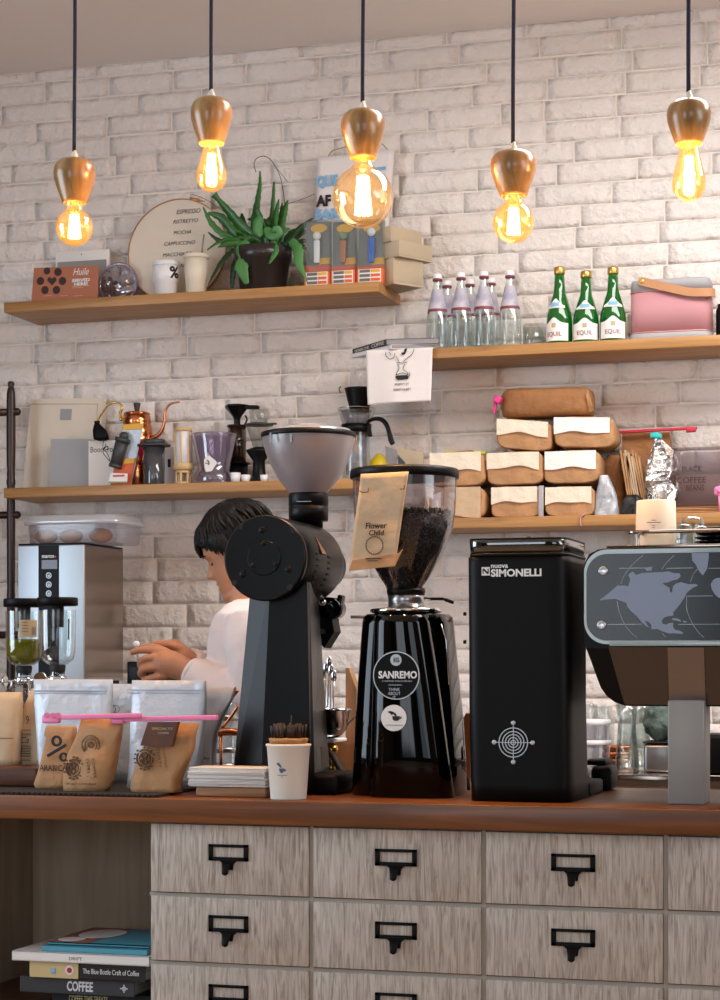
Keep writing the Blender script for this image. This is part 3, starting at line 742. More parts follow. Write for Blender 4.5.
def spoutcup(par, u, v, s, Y, m='ink'):
    "small emblem: a splash pouring into a cup"
    b = MB(); q = lambda pts: [(P(u+a*s, v+c*s, Y).x, P(u+a*s, v+c*s, Y).z) for a, c in pts]
    b.prism(q([(-2.2, -.6), (3.0, -.6), (2.7, 1.6), (1.7, 2.6), (-.9, 2.6), (-1.9, 1.6)]), Y-.0007, Y)
    b.prism(q([(-5.6, -3.6), (-3.6, -4.2), (-1.6, -3.6), (.2, -2.4), (1.0, -.7), (-.6, -.7), (-1.2, -1.9), (-2.8, -1.4), (-3.6, -2.4)]), Y-.0007, Y)
    b.prism(q([(2.9, -.2), (4.1, -.2), (4.2, .8), (3.2, 1.5), (2.6, 1.5), (2.7, 1.1), (3.4, .7), (3.4, .3), (2.8, .3)]), Y-.0007, Y)
    return b.build('cup_emblem', m, par)
spoutcup(st, 395.5, 717, 1.45, FYs-.0027)
text('COFFEE SMITH', 384, 724, 404, 725.2, FYs-.0027, 'inkg', st, 'small_lettering') if False else None
b = MB(); b.bb(X(386, FYs), X(403, FYs), FYs-.0032, FYs-.0026, Z(394, 725.4, FYs), Z(394, 724.8, FYs)); b.build('sticker_line', 'inkg', st)
# fork plate, collar
b = MB(); b.lathe([(30*ss, (800-620)*ss), (36*ss, (800-618)*ss), (36*ss, (800-615)*ss), (20*ss, (800-613)*ss)], 48, (sx, SY, CZ)); b.build('chrome_plate', 'chrome', t)
b = MB(); b.cyl(P(351, 617, SY-.03), P(376, 617, SY-.03), .0035, 10); b.build('side_rod', 'grey', t)
b = MB(); b.box(P(427, 616.5, SY-.05), (.045, .03, .008), None, .003); b.build('tamper_lug', 'black', t)
b = MB(); b.lathe([(18*ss, (800-613)*ss), (18*ss, (800-598)*ss)], 40, (sx, SY, CZ)); b.build('chrome_collar', 'steel', t)
b = MB(); b.lathe([(18.6*ss, (800-601)*ss), (19.5*ss, (800-597)*ss), (18.6*ss, (800-594)*ss)], 40, (sx, SY, CZ)); b.build('collar_seal', 'black', t)
b = MB(); b.tube([P(424, 598, SY-.01), P(436, 599, SY-.01), P(446, 599, SY-.01)], [.0018, .0018, .0018], 8); b.box(P(437, 598.8, SY-.01), (.03, .006, .006), None, .002); b.box(P(449, 601, SY-.01), (.022, .006, .007), rotm(0, .35, 0), .002); b.build('gate_lever', 'black', t)
hcx = X(404.5, SY)
hp = [(17.5, 597), (19.5, 591), (25, 583), (32, 571), (38.5, 559), (44, 547), (48.5, 534), (50.8, 518), (51.6, 500), (52, 484)]
b = MB(); b.lathe([(r*ss, (800-v)*ss) for r, v in hp], 56, (hcx, SY, CZ), capb=False, capt=False); b.build('hopper_glass', 'hopper', t)
b = MB(); b.lathe([(52*ss, (800-485)*ss), (54.4*ss, (800-484.5)*ss), (54.8*ss, (800-478)*ss), (53.5*ss, (800-475.5)*ss), (48*ss, (800-474.5)*ss), (.1*ss, (800-474)*ss)], 56, (hcx, SY, CZ)); b.build('hopper_lid', 'black', t)
# beans
bh = [(16.5, 597), (18.5, 591), (24, 583), (31, 571), (37.3, 559), (42.8, 547), (47.2, 534), (49.2, 524), (47, 522), (20, 521), (.0004, 521)]
b = MB(); b.lathe([(r*ss*.985, (800-v)*ss) for r, v in bh], 64, (hcx, SY, CZ))
rb = random.Random(5)
bm0 = MB(); bm0.sph((0, 0, 0), 1, 8, 5)
def bean(b, p, s, rz):
    m = TR(p) @ rotm(rb.uniform(0, 6), rb.uniform(0, 6), rz) @ Matrix.Diagonal((s*1.3, s, s*.75, 1))
    b.add(bm0.v, bm0.f, True, m)
for i in range(1500):
    a = rb.uniform(PI, 2*PI) if rb.random() < .85 else rb.uniform(0, PI); q = rb.uniform(522, 592)
    for j in range(len(hp)-1):
        if hp[j][1] >= q >= hp[j+1][1]:
            f_ = (hp[j][1]-q)/(hp[j][1]-hp[j+1][1]); r = hp[j][0]+(hp[j+1][0]-hp[j][0])*f_; break
    bean(b, (hcx+(r*ss-.0065)*math.cos(a), SY+(r*ss-.0065)*math.sin(a), CZ+(800-q)*ss), .0042, a)
for i in range(500):
    a = rb.uniform(0, 2*PI); r = 47*ss*math.sqrt(rb.random())
    bean(b, (hcx+r*math.cos(a), SY+r*math.sin(a), CZ+(800-521.5)*ss+.003+rb.uniform(-.002, .006)), .0044, a)
tag(b.build('coffee_beans', 'bean', origin=(hcx, SY, CZ+(800-597)*ss)), 'dark roasted coffee beans filling the clear hopper', 'coffee beans', kind='stuff')
# kraft bag hung over the lid
def quadbag(name, pts, Y, th, m, label, cat, group=None, fold=None, bulge=.0):
    """flat paper bag: 4 px corners tl,tr,br,bl at depth Y; front skin slightly bulged"""
    tl, tr, br, bl = [P(u, v, Y) for u, v in pts]
    o = thing(name, label, cat, (bl+br)/2+Vector((0, th/2, 0)), group)
    n, mm = 14, 18; b = MB(); V = []; Fc = []
    for s_ in (0, 1):
        for j in range(mm+1):
            for i in range(n+1):
                a, c = i/n, j/mm
                p = tl.lerp(tr, a).lerp(bl.lerp(br, a), c)
                e = math.sin(PI*a)*math.sin(PI*min(1, c*1.0))
                w_ = noise.noise(Vector((p.x*25, p.z*18, 3)))*.003
                V.append(p+Vector((0, (-(bulge*e)+w_) if s_ == 0 else th, 0)))
    N1 = (n+1)*(mm+1)
    for j in range(mm):
        for i in range(n):
            q = j*(n+1)+i; Fc.append((q, q+1, q+n+2, q+n+1)); Fc.append((N1+q, N1+q+n+1, N1+q+n+2, N1+q+1))
    ed = [i for i in range(n+1)]+[(j)*(n+1)+n for j in range(1, mm+1)]+[mm*(n+1)+i for i in range(n-1, -1, -1)]+[j*(n+1) for j in range(mm-1, 0, -1)]
    for a in range(len(ed)): q, r = ed[a], ed[(a+1) % len(ed)]; Fc.append((q, N1+q, N1+r, r))
    b.add(V, Fc, True); b.build('paper_body', m, o)
    return o
FB = 3.976
o = quadbag('paper_bag', [(361, 474), (408, 471.5), (394.5, 566), (348.5, 571)], FB, .005, 'kraftl', 'small kraft paper bag hanging over the clear hopper, printed with a small wreath', 'paper bag')
text('Flower', 365.5, 522.5, 387, 528.6, FB-.004, 'ink', o, shear=.1, bold=.02); text('Child', 369, 530, 384, 535.5, FB-.0045, 'ink', o, shear=.1, bold=.02)
b = MB(); p = P(374.5, 545.5, FB-.0035); k = sz(374, FB)
for i in range(26):
    a = 2*PI*i/26; rr = 8.8*k; q = p+Vector((rr*math.cos(a), 0, rr*math.sin(a)))
    b.box(q, (.0042, .0006, .0011), rotm(0, -a-.6, 0)); b.box(q, (.0032, .0006, .0009), rotm(0, -a+.9, 0)); 
    b.box(q, (.0009, .0006, .0042), rotm(0, -a, 0))
b.build('wreath_print', 'inkb', o)
text('SINGLE ORIGIN', 366, 558, 383, 559.3, FB-.0035, 'ink', o, 'small_lettering') if False else None
b = MB(); b.bb(X(366, FB), X(382, FB), FB-.0045, FB-.0035, Z(374, 559.2, FB), Z(374, 558.2, FB)); b.bb(X(368, FB), X(379, FB), FB-.0045, FB-.0035, Z(374, 561.2, FB), Z(374, 560.6, FB)); b.build('small_print_lines', 'ink', o)
b = MB(); V = [P(349, 571, FB-.003), P(394.5, 566, FB-.003), P(402.5, 549, FB+.02), P(398.5, 553, FB-.002), P(352, 560.5, FB-.003)]
b.add(V+[v+Vector((0, .004, 0)) for v in V], [(0, 1, 2, 3, 4), (9, 8, 7, 6, 5)]+[(i, (i+1) % 5, 5+(i+1) % 5, 5+i) for i in range(5)]); b.build('bottom_fold', 'kraft', o, label='folded bottom end, browner than the bag')
b = MB()
b.tube([P(359.5, 490.5, FB-.003), P(362, 492.5, FB-.004), P(368, 492, FB-.004), P(368.5, 488, FB-.004)], .0011, 6); b.tube([P(400, 489, FB-.003), P(404, 489, FB-.004), P(404.5, 485, FB-.004)], .0011, 6); b.build('slit_edges', 'inkb', o)

# ================================================================== boxy black grinder
MY = 3.93; k = sz(517, MY)
t = thing('coffee_grinder', 'boxy matt black grinder with a white logo on top and a silver target emblem', 'coffee grinder', (X(518, MY), MY+.12, CZ))
def mbox(v, l, r, y0, y1, p=7, zz=None):
    x0, x1 = X(l, MY), X(r, MY); return se_ring((x0+x1)/2, (y0+y1)/2, CZ+(800-v)*k if zz is None else zz, (x1-x0)/2, (y1-y0)/2, p, 64)
b = MB(); b.loft([mbox(v, l, r, MY, MY+d) for v, l, r, d in ((800, 466, 570.5, .31), (783, 466, 570.3, .30), (776, 466, 570, .235), (700, 465, 569, .225), (680, 465, 568.8, .23), (620, 464.5, 568, .235), (560, 464, 567, .24), (554, 464, 567, .24))]); b.build('body', 'blackm', t)
b = MB(); b.loft([mbox(554, 466, 567, MY, MY+.24), mbox(552.5, 465.5, 567.5, MY-.002, MY+.242), mbox(551, 465.5, 567.5, MY-.002, MY+.242)]); b.build('lid_rim', 'black', t)
b = MB(); b.loft([mbox(551, 466, 567, MY, MY+.24), mbox(538, 465, 566, MY, MY+.25), mbox(536, 466, 565, MY+.002, MY+.248)]); b.build('hopper_lid', 'smoke', t)
b = MB(); b.loft([mbox(537, 465, 566, MY, MY+.25), mbox(535.5, 465, 566, MY, MY+.25)]); b.build('lid_top_edge', 'black', t)
b = MB(); b.sph((X(527, MY+.1), MY+.12, CZ+(800-535)*k), .009); b.build('lid_knob', 'black', t)
for v in (614, 642):
    b = MB(); p = P(466, v, MY+.03); b.cyl(p, p-Vector((.005, 0, 0)), .004, 10); b.build('side_screw', 'black', t)
text('SIMONELLI', 491, 568.8, 541.5, 576.6, MY-.0005, 'whiteink', t, bold=.035); text('nuova', 491, 564.6, 508, 568, MY-.0005, 'whiteink', t, 'small_lettering', bold=.02)
b = MB(); p = P(485.7, 571.3, MY-.0004); b.box(p, (8.4*k, .0008, 8.4*k)); b.build('logo_square', 'whiteink', t)
b = MB(); b.box(p+Vector((0, -.0007, 0)), (6.6*k, .0006, 1.5*k), rotm(0, PI/4, 0)); b.box(p+Vector((-2.6*k, -.0007, 0)), (1*k, .0006, 5*k)); b.box(p+Vector((2.6*k, -.0007, 0)), (1*k, .0006, 5*k)); b.build('logo_slash', 'blackm', t)
b = MB(); u0, v0 = 513.3, 742.5
for r in (2.3, 5.0, 8.0, 11.0, 14.6): disc(b, u0, v0, r+.45, MY, .0016, 48, r0=r-.45)
p = P(u0, v0, MY-.0008)
b.box(p, (36*k, .0012, .7*k)); b.box(p, (.7*k, .0012, 36*k))
for a in range(4):
    q = p+Vector((math.cos(a*PI/2), 0, math.sin(a*PI/2)))*19.6*k; b.lathe([(1.2*k, 0), (2.3*k, 0), (2.3*k, .0012), (1.2*k, .0012)], 16, mx=TR(q) @ rotm(PI/2))
b.build('target_emblem', 'silverink', t, label='silver target emblem of rings and a cross')
b = MB(); b.bb(X(573, MY+.2), X(590, MY+.2), MY+.2, MY+.36, CZ, CZ+.03, .006); b.build('foot', 'rubber', t)

# ================================================================== espresso machine (back side towards us)
EY = 3.95; k = sz(640, EY)
t = thing('espresso_machine', 'large espresso machine seen from behind, its dark back panel etched with a world map', 'espresso machine', (X(760, EY), EY+.25, CZ))
mz = lambda v: EYE+(664-v)*k
EX0, EX1 = X(583, EY), X(1040, EY)
def outline(x0, x1, z0, z1, rtl, rbl, n=10, mirror=True):
    pts = []
    def arc(cx, cz, r, a0, a1):
        for i in range(n+1): a = a0+(a1-a0)*i/n; pts.append((cx+r*math.cos(a), cz+r*math.sin(a)))
    arc(x0+rtl, z1-rtl, rtl, PI, PI/2); arc(x1-rtl, z1-rtl, rtl, PI/2, 0); arc(x1-rbl, z0+rbl, rbl, 0, -PI/2); arc(x0+rbl, z0+rbl, rbl, -PI/2, -PI)
    return pts
# black side-and-bottom shell: front outline tapering to the underside
l = [(583, 640), (582.5, 575), (583.5, 562), (588, 553), (597, 548.5), (609, 547), (760, 547)]
lo = [(760, 706.5), (622, 706.5), (612, 703), (604, 697), (598, 688), (594, 676), (589, 660), (585, 648)]
half = [(X(u, EY), mz(v)) for u, v in l+lo]
xm = (EX0+EX1)/2; left = [p for p in half if p[0] < xm-.001]
nl = len([1 for u, v in l if X(u, EY) < xm-.001])
upl, lol = [(X(u, EY), mz(v)) for u, v in l[:-1]], [(X(u, EY), mz(v)) for u, v in lo[1:]]
poly = upl+[(2*xm-x, z) for x, z in upl[::-1]]+[(2*xm-x, z) for x, z in lol[::-1]]+lol
poly2 = []
for p in poly:
    if not poly2 or (abs(p[0]-poly2[-1][0])+abs(p[1]-poly2[-1][1])) > 1e-4: poly2.append(p)
sl_ = lambda z: EY+.012+max(0, mz(647)-z)/(mz(647)-mz(706))*.028
up_ = [p for p in poly2 if p[1] >= mz(648.5)]; lw_ = [p for p in poly2 if p[1] < mz(640.5)]
b = MB(); b.prism(up_, EY+.012, EY+.50); n0 = len(b.v); b.prism(lw_, EY+.012, EY+.50)
for i in range(n0, len(b.v)):
    if abs(b.v[i].y-(EY+.012)) < 1e-5: b.v[i].y = sl_(b.v[i].z)
b.build('housing', 'black', t)
b = MB(); x0, x1 = X(607, EY), 2*xm-X(607, EY)
V = [(X(608, EY), EY+.010, mz(647)), (2*xm-X(608, EY), EY+.010, mz(647)), (2*xm-X(622, EY), EY+.010, mz(705)), (X(622, EY), EY+.010, mz(705))]
b.prism([(p[0], p[2]) for p in V], EY+.004, EY+.014)
for i in range(len(b.v)): b.v[i].y += sl_(b.v[i].z)-EY-.012
b.build('lower_steel_panel', 'steeld', t)
b = MB(); b.prism(outline(X(584.5, EY), 2*xm-X(584.5, EY), mz(644), mz(549), .045, .045), EY-.004, EY+.013); bp = b.build('back_panel', 'edgeglass', t)
b = MB(); b.prism(outline(X(587, EY), 2*xm-X(587, EY), mz(640.5), mz(553.5), .041, .041), EY-.006, EY); b.build('smoked_panel', 'mapdark', bp)
def zq(pts): return [(P(560+a/4.5, 520+c/4.5, EY).x, P(560+a/4.5, 520+c/4.5, EY).z) for a, c in pts]
america = [(180,362),(215,335),(262,295),(290,296),(310,298),(318,268),(310,245),(330,232),(345,248),(370,240),(400,238),(440,236),(490,232),(515,240),(540,240),(545,255),(530,268),(510,272),(490,280),(462,285),(480,297),(495,305),(498,325),(507,327),(510,300),(525,286),(545,280),(580,290),(610,288),(625,295),(600,305),(575,325),(565,345),(555,360),(545,375),(530,395),(512,415),(512,430),(490,433),(470,440),(460,452),(462,465),(478,472),(495,464),(513,462),(510,480),(520,495),(540,498),(555,505),(555,513),(520,510),(490,510),(460,500),(440,490),(415,492),(412,470),(400,458),(385,452),(392,470),(405,485),(392,480),(375,465),(358,445),(345,430),(322,410),(305,390),(302,375),(280,365),(250,355),(215,358)]
b = MB()
b.prism(zq(america), EY-.0068, EY-.006)
b.prism(zq([(595,150),(672,148),(670,180),(664,220),(645,250),(630,235),(612,200),(598,185)]), EY-.0068, EY-.006)
b.prism(zq([(680,290),(690,272),(705,262),(740,258),(780,262),(840,255),(900,262),(900,330),(850,345),(820,340),(760,355),(715,350),(698,335),(685,312)]), EY-.0068, EY-.006)
b.prism(zq([(385,218),(400,212),(418,212),(414,228),(392,230)]), EY-.0068, EY-.006)
b.prism(zq([(505,443),(525,442),(545,450),(545,458),(522,452),(508,450)]), EY-.0068, EY-.006)
b.prism(zq([(553,453),(572,455),(572,462),(556,460)]), EY-.0068, EY-.006)
b.prism(zq([(980,240),(1300,225),(1500,250),(1560,290),(1450,340),(1400,400),(1330,430),(1290,390),(1200,420),(1150,370),(1050,360),(960,330)]), EY-.0068, EY-.006)
b.prism(zq([(760,380),(900,375),(960,430),(900,520),(820,528),(770,450)]), EY-.0068, EY-.006)
b.build('world_map_print', 'maplight', bp, label='pale blue grey map of the continents')
b = MB(); lw = .0009
def zp(a, c): return P(560+a/4.5, 520+c/4.5, EY)
for c, sg in ((218, [(270, 390), (480, 600), (670, 1900)]), (343, [(570, 690)]), (470, [(215, 370), (535, 1900)])):
    for a0, a1 in sg:
        p, q = zp(a0, c), zp(a1, c); b.bb(p.x, q.x, EY-.0066, EY-.006, p.z-lw/2, p.z+lw/2)
for arc in ([(375,160),(330,200),(295,245),(275,290)], [(260,365),(268,410),(290,465),(320,505),(350,530)], [(515,160),(480,195),(460,222)], [(462,510),(480,530)], [(640,205),(605,240),(588,280)], [(572,345),(572,400),(590,450),(620,500),(650,530)]):
    b.tube([zp(a, c)+Vector((0, -.006, 0)) for a, c in arc], lw*.6, 6, sub=4)
b.build('map_grid', 'edgeglass', bp)
for a, c in ((197, 230), (190, 473)):
    b = MB(); p = zp(a, c)+Vector((0, -.006, 0)); b.lathe([(.0095, 0), (.0095, .002), (.008, .0035), (.0035, .0035), (.0035, .001)], 24, mx=TR(p) @ rotm(PI/2)); sc_ = b.build('panel_screw', 'steel', bp)
b = MB(); b.bb(X(610, EY), 2*xm-X(610, EY), EY-.008, EY-.003, mz(646), mz(641.5), .001); b.build('bottom_trim', 'edgeglass', t)
b = MB(); b.bb(X(606, EY), 2*xm-X(606, EY), EY+.0, EY+.5, mz(548), mz(545), .001); b.build('top_tray', 'steelm', t)
# rail
zr = mz(533)
b = MB(); xr0 = X(637, EY+.02); xr1 = 2*xm-xr0
b.tube([Vector((xr0, EY+.03, mz(546))), Vector((xr0, EY+.03, mz(536))), Vector((xr0+.008, EY+.03, zr+.003)), Vector((xr0+.03, EY+.03, zr+.004)), Vector((xr1-.03, EY+.03, zr+.004)), Vector((xr1-.008, EY+.03, zr)), Vector((xr1, EY+.03, mz(546)))], .0038, 10, sub=4)
b.build('cup_rail', 'copper' if False else 'steelm', t)
b = MB(); b.tube([Vector((X(630, EY), EY+.33, mz(546))), Vector((X(630, EY), EY+.33, mz(533))), Vector((X(632, EY), EY+.31, mz(531))), Vector((X(636, EY), EY+.2, mz(531))), Vector((X(636, EY), EY+.06, mz(531)))], .0038, 10, sub=4); b.build('side_rail', 'steelm', t)
for xx in (0, 1):
    a, c = X(667.5, EY), X(704, EY)
    if xx: a, c = 2*xm-c, 2*xm-a
    b = MB(); b.bb(a, c, EY+.002, EY+.10, CZ, mz(700), .003); b.build('leg', 'grey', t)
    b = MB(); b.bb(a, c, EY-.001, EY+.010, mz(704), mz(647.5))
    for i in range(len(b.v)): b.v[i].y += sl_(b.v[i].z)-EY-.012
    b.build('leg_panel', 'steeld2', t)
b = MB(); b.bb(X(640, EY+.3), 2*xm-X(640, EY+.3), EY+.30, EY+.48, mz(706)-.0, mz(690)); b.build('group_deck', 'black', t)
MZT = mz(545)
# things standing on the machine
yq = EY+.12
cx = X(656, yq); kk = sz(656, yq); zb = MZT
b = MB(); b.lathe([(20.5*kk, 0), (20.6*kk, 3*kk), (19.4*kk, 47*kk), (18.6*kk, 47.5*kk), (19.4*kk, 5*kk), (.1*kk, 5*kk)], 48, (cx, yq, zb))
cn = thing('canister', 'matt cream cylindrical canister standing on the espresso machine', 'canister', (cx, yq, zb)); b.build('body', 'cream', cn)
b = MB(); a = faceang(cx, yq)-.12
patch(b, [(20.2*kk, 24.2*kk), (20.2*kk, 24.7*kk)], .35, (cx, yq, zb), a); patch(b, [(20.2*kk, 26.4*kk), (20.2*kk, 26.9*kk)], .10, (cx, yq, zb), a); patch(b, [(20.2*kk, 21*kk), (20.2*kk, 21.4*kk)], .09, (cx, yq, zb), a); patch(b, [(20.2*kk, 19*kk), (20.2*kk, 19.4*kk)], .07, (cx, yq, zb), a); b.build('small_print', 'ink', cn)
def tumbler(u, y, r, h, label, z0=MZT):
    x = X(u, y); kq = sz(u, y); o = thing('glass_tumbler', label, 'glass', (x, y, z0), 'upturned glasses on the espresso machine')
    b = MB(); n = 48; vs = []; rings = [(r*1.0, 0), (r*1.02, 1), (r*.97, h*.35), (r*.90, h*.7), (r*.85, h*.9), (r*.70, h*.985), (r*.4, h), (.01, h)]
    for rr, hh in rings: vs.append([Vector((x+rr*kq*(1+.025*math.cos(10*2*PI*i/n)*(hh < h*.9))*math.cos(2*PI*i/n), y+rr*kq*(1+.025*math.cos(10*2*PI*i/n))*math.sin(2*PI*i/n), z0+hh*kq)) for i in range(n)])
    b.loft(vs, cap0=False); b.build('glass_wall', 'glass', o); return o
tumbler(692, EY+.30, 13.5, 36, 'upturned ribbed glass tumbler behind, the taller one between canister and black saucers')
tumbler(684, EY+.10, 9, 23, 'upturned ribbed glass tumbler right beside the cream canister')
tumbler(701, EY+.14, 9, 22, 'upturned ribbed glass tumbler behind the black saucers') 
b = MB(); x = X(716, EY+.28); kq = sz(716, EY+.28); b.lathe([(7*kq, 0), (9*kq, 24*kq), (8.3*kq, 24.4*kq), (6.3*kq, 2*kq), (.0004, 2*kq)], 32, (x, EY+.28, MZT)); tag(b.build('cup', 'khaki', origin=(x, EY+.28, MZT)), 'small khaki cup at the right edge behind the black saucers', 'cup')
for i in range(4):
    b = MB(); y = EY+.10; x = X(722+i*.6, y); kq = sz(722, y); z0 = MZT+i*4.3*kq
    b.lathe([(13*kq, 0), (16*kq, .6*kq), (27*kq, 4.0*kq), (28*kq, 5.0*kq), (27*kq, 5.0*kq), (16*kq, 1.8*kq), (.1*kq, 1.8*kq)], 48, (x, y, z0))
    tag(b.build('saucer', 'blackg', origin=(x, y, z0)), ['glossy black saucer at the bottom of the stack on the espresso machine', 'glossy black saucer second from the bottom of its stack', 'glossy black saucer second from the top of its stack', 'glossy black saucer on top of the stack on the espresso machine'][i], 'saucer', 'stacked black saucers')
# ================================================================== upper left shelf
def pbox(name, u0, v0, u1, v1, Y, d, m, par, bev=0, rz=0, origin=None):
    b = MB(); um = (u0+u1)/2; b.bb(X(u0, Y), X(u1, Y), Y, Y+d, Z(um, v1, Y), Z(um, v0, Y), bev)
    return b.build(name, m, par, origin)
def lean(par_pts, Y0, Y1, zb, zt):
    "matrix that shears y with height (things leaning back)"
    m = Matrix.Identity(4); m[1][2] = (Y1-Y0)/(zt-zb); m[1][3] = -m[1][2]*zb; return m
# brown table card
Y = 5.975; t = thing('table_card', 'brown SERVED HERE! card with round chocolate pictures at the left end of the top shelf', 'card', (X(64, Y), Y, ZUL))
k = sz(64, Y)
b = MB(); V = [(X(31, Y), ZUL), (X(97.5, Y), ZUL), (X(98.5, Y), ZUL+35*k), (X(34, Y), ZUL+36.5*k)]
b.prism(V, Y, Y+.004)
b.add([(V[0][0], Y+.003, ZUL+.001), (V[1][0], Y+.003, ZUL+.001), (V[1][0], Y+.07, ZUL+.001), (V[0][0], Y+.07, ZUL+.001), (V[0][0], Y+.003, ZUL+.003), (V[1][0], Y+.003, ZUL+.003), (V[1][0], Y+.07, ZUL+.003), (V[0][0], Y+.07, ZUL+.003)], [(0, 1, 2, 3), (7, 6, 5, 4), (0, 4, 5, 1), (1, 5, 6, 2), (2, 6, 7, 3), (3, 7, 4, 0)])
b.build('card_sheet', 'terra', t)
b = MB()
for u, v in ((58, 272), (40.5, 281), (62.5, 281), (45, 290), (56.5, 290), (47, 271)): disc(b, u, v, 4.1 if u != 47 else 3.6, Y, .0008, 20)
q = [(52, 285.5), (47.3, 280.5), (47.8, 277.7), (50, 277), (52, 278.8), (54, 277), (56.3, 277.8), (56.6, 280.5)]
b.prism([(P(a, c, Y).x, P(a, c, Y).z) for a, c in q], Y-.0008, Y); b.build('chocolate_pictures', 'plum', t)
text('Huile', 73, 268, 89, 275, Y, 'whiteink', t, shear=.4); text('SERVED\nHERE!', 72, 278.5, 90, 285.5, Y, 'whiteink', t, bold=.04)
b = MB(); 
for v, a, c in ((286.6, 72, 90), (288, 72, 83), (296, 44, 52), (296, 60, 68), (296, 74, 83)): p, q = P(a, v, Y), P(c, v, Y); b.bb(p.x, q.x, Y-.0006, Y, p.z-.0008, p.z+.0008)
b.build('small_print_lines', 'khaki', t)
# pale card behind
Y = 6.12; t = thing('picture_card', 'pale card with a grey lower half standing behind the brown SERVED HERE! card', 'card', (X(83, Y), Y, ZUL))
b = MB(); b.bb(X(55.5, Y), X(109, Y), Y, Y+.012, ZUL, Z(80, 251, Y), .001); b.build('card_sheet', 'white', t)
b = MB(); b.bb(X(57.5, Y), X(106.5, Y), Y-.001, Y, ZUL+.004, Z(80, 261, Y)); b.build('grey_picture', 'grey', t, label='grey picture area')
b = MB(); disc(b, 81.5, 254.5, .6, Y, .001, 10); b.build('pin_hole', 'ink', t)
# crumpled plastic wrapped disc
Y = 6.07; u = 118; x = X(u, Y); k = sz(u, Y); r = 20*k
b = MB(); b.tube([Vector((x+r*math.cos(a), Y+.02*math.sin(a)*0, ZUL+r+.004+r*math.sin(a))) for a in [2*PI*i/40 for i in range(40)]], .007, 8, closed=True)
o = thing('wrapped_plate', 'round shiny plate wrapped in crumpled clear plastic beside the brown card', 'plate', (x, Y, ZUL)); b.build('rim', 'lilac', o)
bm = bmesh.new(); bmesh.ops.create_circle(bm, cap_ends=False, segments=8, radius=.01); bm.free()
V = [Vector((x, Y, ZUL+r+.004))]; Fc = []; R_, A_ = 9, 36
for i in range(1, R_+1):
    for j in range(A_):
        a = 2*PI*j/A_; q = r*i/R_; p = Vector((x+q*math.cos(a), Y, ZUL+r+.004+q*math.sin(a)))
        p.y = Y-.022*(1-(i/R_)**2)+noise.noise(p*38)*.016*(1-(i/R_)**6); V.append(p)
for j in range(A_): Fc.append((0, 1+j, 1+(j+1) % A_))
for i in range(1, R_):
    for j in range(A_): q = 1+(i-1)*A_; Fc.append((q+j, q+A_+j, q+A_+(j+1) % A_, q+(j+1) % A_))
n0 = len(V); b = MB(); b.add([p for p in V]+[p+Vector((0, .008, 0)) for p in V], Fc+[[n0+i for i in f[::-1]] for f in Fc], False)
b.build('crumpled_wrap', glass('crumpled_wrap_plastic', '#c9c6d6', .9, .1, body=.45, bcol='#b5b0c4'), o)
# round menu sign (embroidery hoop)
Y0, Y1 = 6.06, 6.15; Ym = 6.1; u, v = 177.5, 242; k = sz(u, Ym); R = 53.0*k; x = X(u, Ym); zc = ZUL+R
t = thing('round_menu_sign', 'large round cream hoop sign listing coffees, leaning against the bricks on the top shelf', 'sign', (x, Ym, ZUL))
ML = TR((x, Ym, zc)) @ rotm(math.radians(-6)) @ TR((-x, -Ym, -zc))
b = MB(); b.lathe([(R-.001, 0), (R-.001, .004)], 72, mx=TR((x, Ym, zc)) @ rotm(PI/2)); b.xf(ML); b.build('canvas', 'canvas', t)
b = MB(); b.lathe([(R-.0035, .0075), (R, .0075), (R, -.004), (R-.0035, -.004), (R-.0035, .0075)], 72, mx=TR((x, Ym, zc)) @ rotm(PI/2)); b.xf(ML); b.build('hoop_ring', 'leather', t)
aa = math.radians(72); hx_ = Vector((x+R*math.cos(aa), Ym, zc+R*math.sin(aa)))
b = MB(); b.box(hx_+Vector((0, 0, .004)), (.034, .010, .008), rotm(0, .25, 0), .002); b.cyl(hx_+Vector((-.02, 0, .004)), hx_+Vector((.035, 0, -.004)), .0025, 8); b.xf(ML); b.build('hoop_screw', 'brass', t)
def stext(s, u0, v0, u1, v1): text(s, u0, v0, u1, v1, Ym-.0044, 'ink', t, shear=.25, mx=ML, bold=.0)
stext('ESPRESSO', 175, 208, 199, 212.6); stext('RISTRETTO', 172, 218.5, 197, 222.3); stext('MOCHA', 173, 230, 190.5, 233.8); stext('CAPPUCCINO', 164, 241.2, 195, 245); stext('MACCHIATO', 163, 252.6, 192, 256.4); stext('AMERICANO', 162, 264.5, 192, 268.3)
# white percent cup
Y = 6.0; u = 166.5; k = sz(u, Y); x = X(u, Y)
t = thing('travel_cup', 'white lidded travel cup with a black percent sign in front of the round sign', 'cup', (x, Y, ZUL))
b = MB(); b.lathe([(10.3*k, 0), (10.8*k, .3*k), (12.3*k, 15.6*k), (13.5*k, 16.4*k), (13.8*k, 32*k)], 40, (x, Y, ZUL)); b.build('body', 'whitep', t)
b = MB(); b.lathe([(14*k, 31.5*k), (14.3*k, 33*k), (13.6*k, 35.5*k), (12*k, 37*k), (11*k, 36.2*k), (.1*k, 36.2*k)], 40, (x, Y, ZUL)); b.build('lid', 'whitep', t)
a = faceang(x, Y)+.0
def cyltext(s, u, Y, z, w, h, r, m, par, c, ang, bold=.0, shear=0):
    o = text(s, 0, 0, 1, 1, 0, m, None, bold=bold, shear=shear, fit=(-w/2, w/2, -h/2, h/2), th=.0006)
    me = o.data; off = wloc(par)
    for vv in me.vertices:
        q = ang+vv.co.x/r; rr = r+.0006-vv.co.y
        vv.co = Vector((c[0]+rr*math.cos(q), c[1]+rr*math.sin(q), z+vv.co.z))-off
    me.update(); o.parent = par; return o
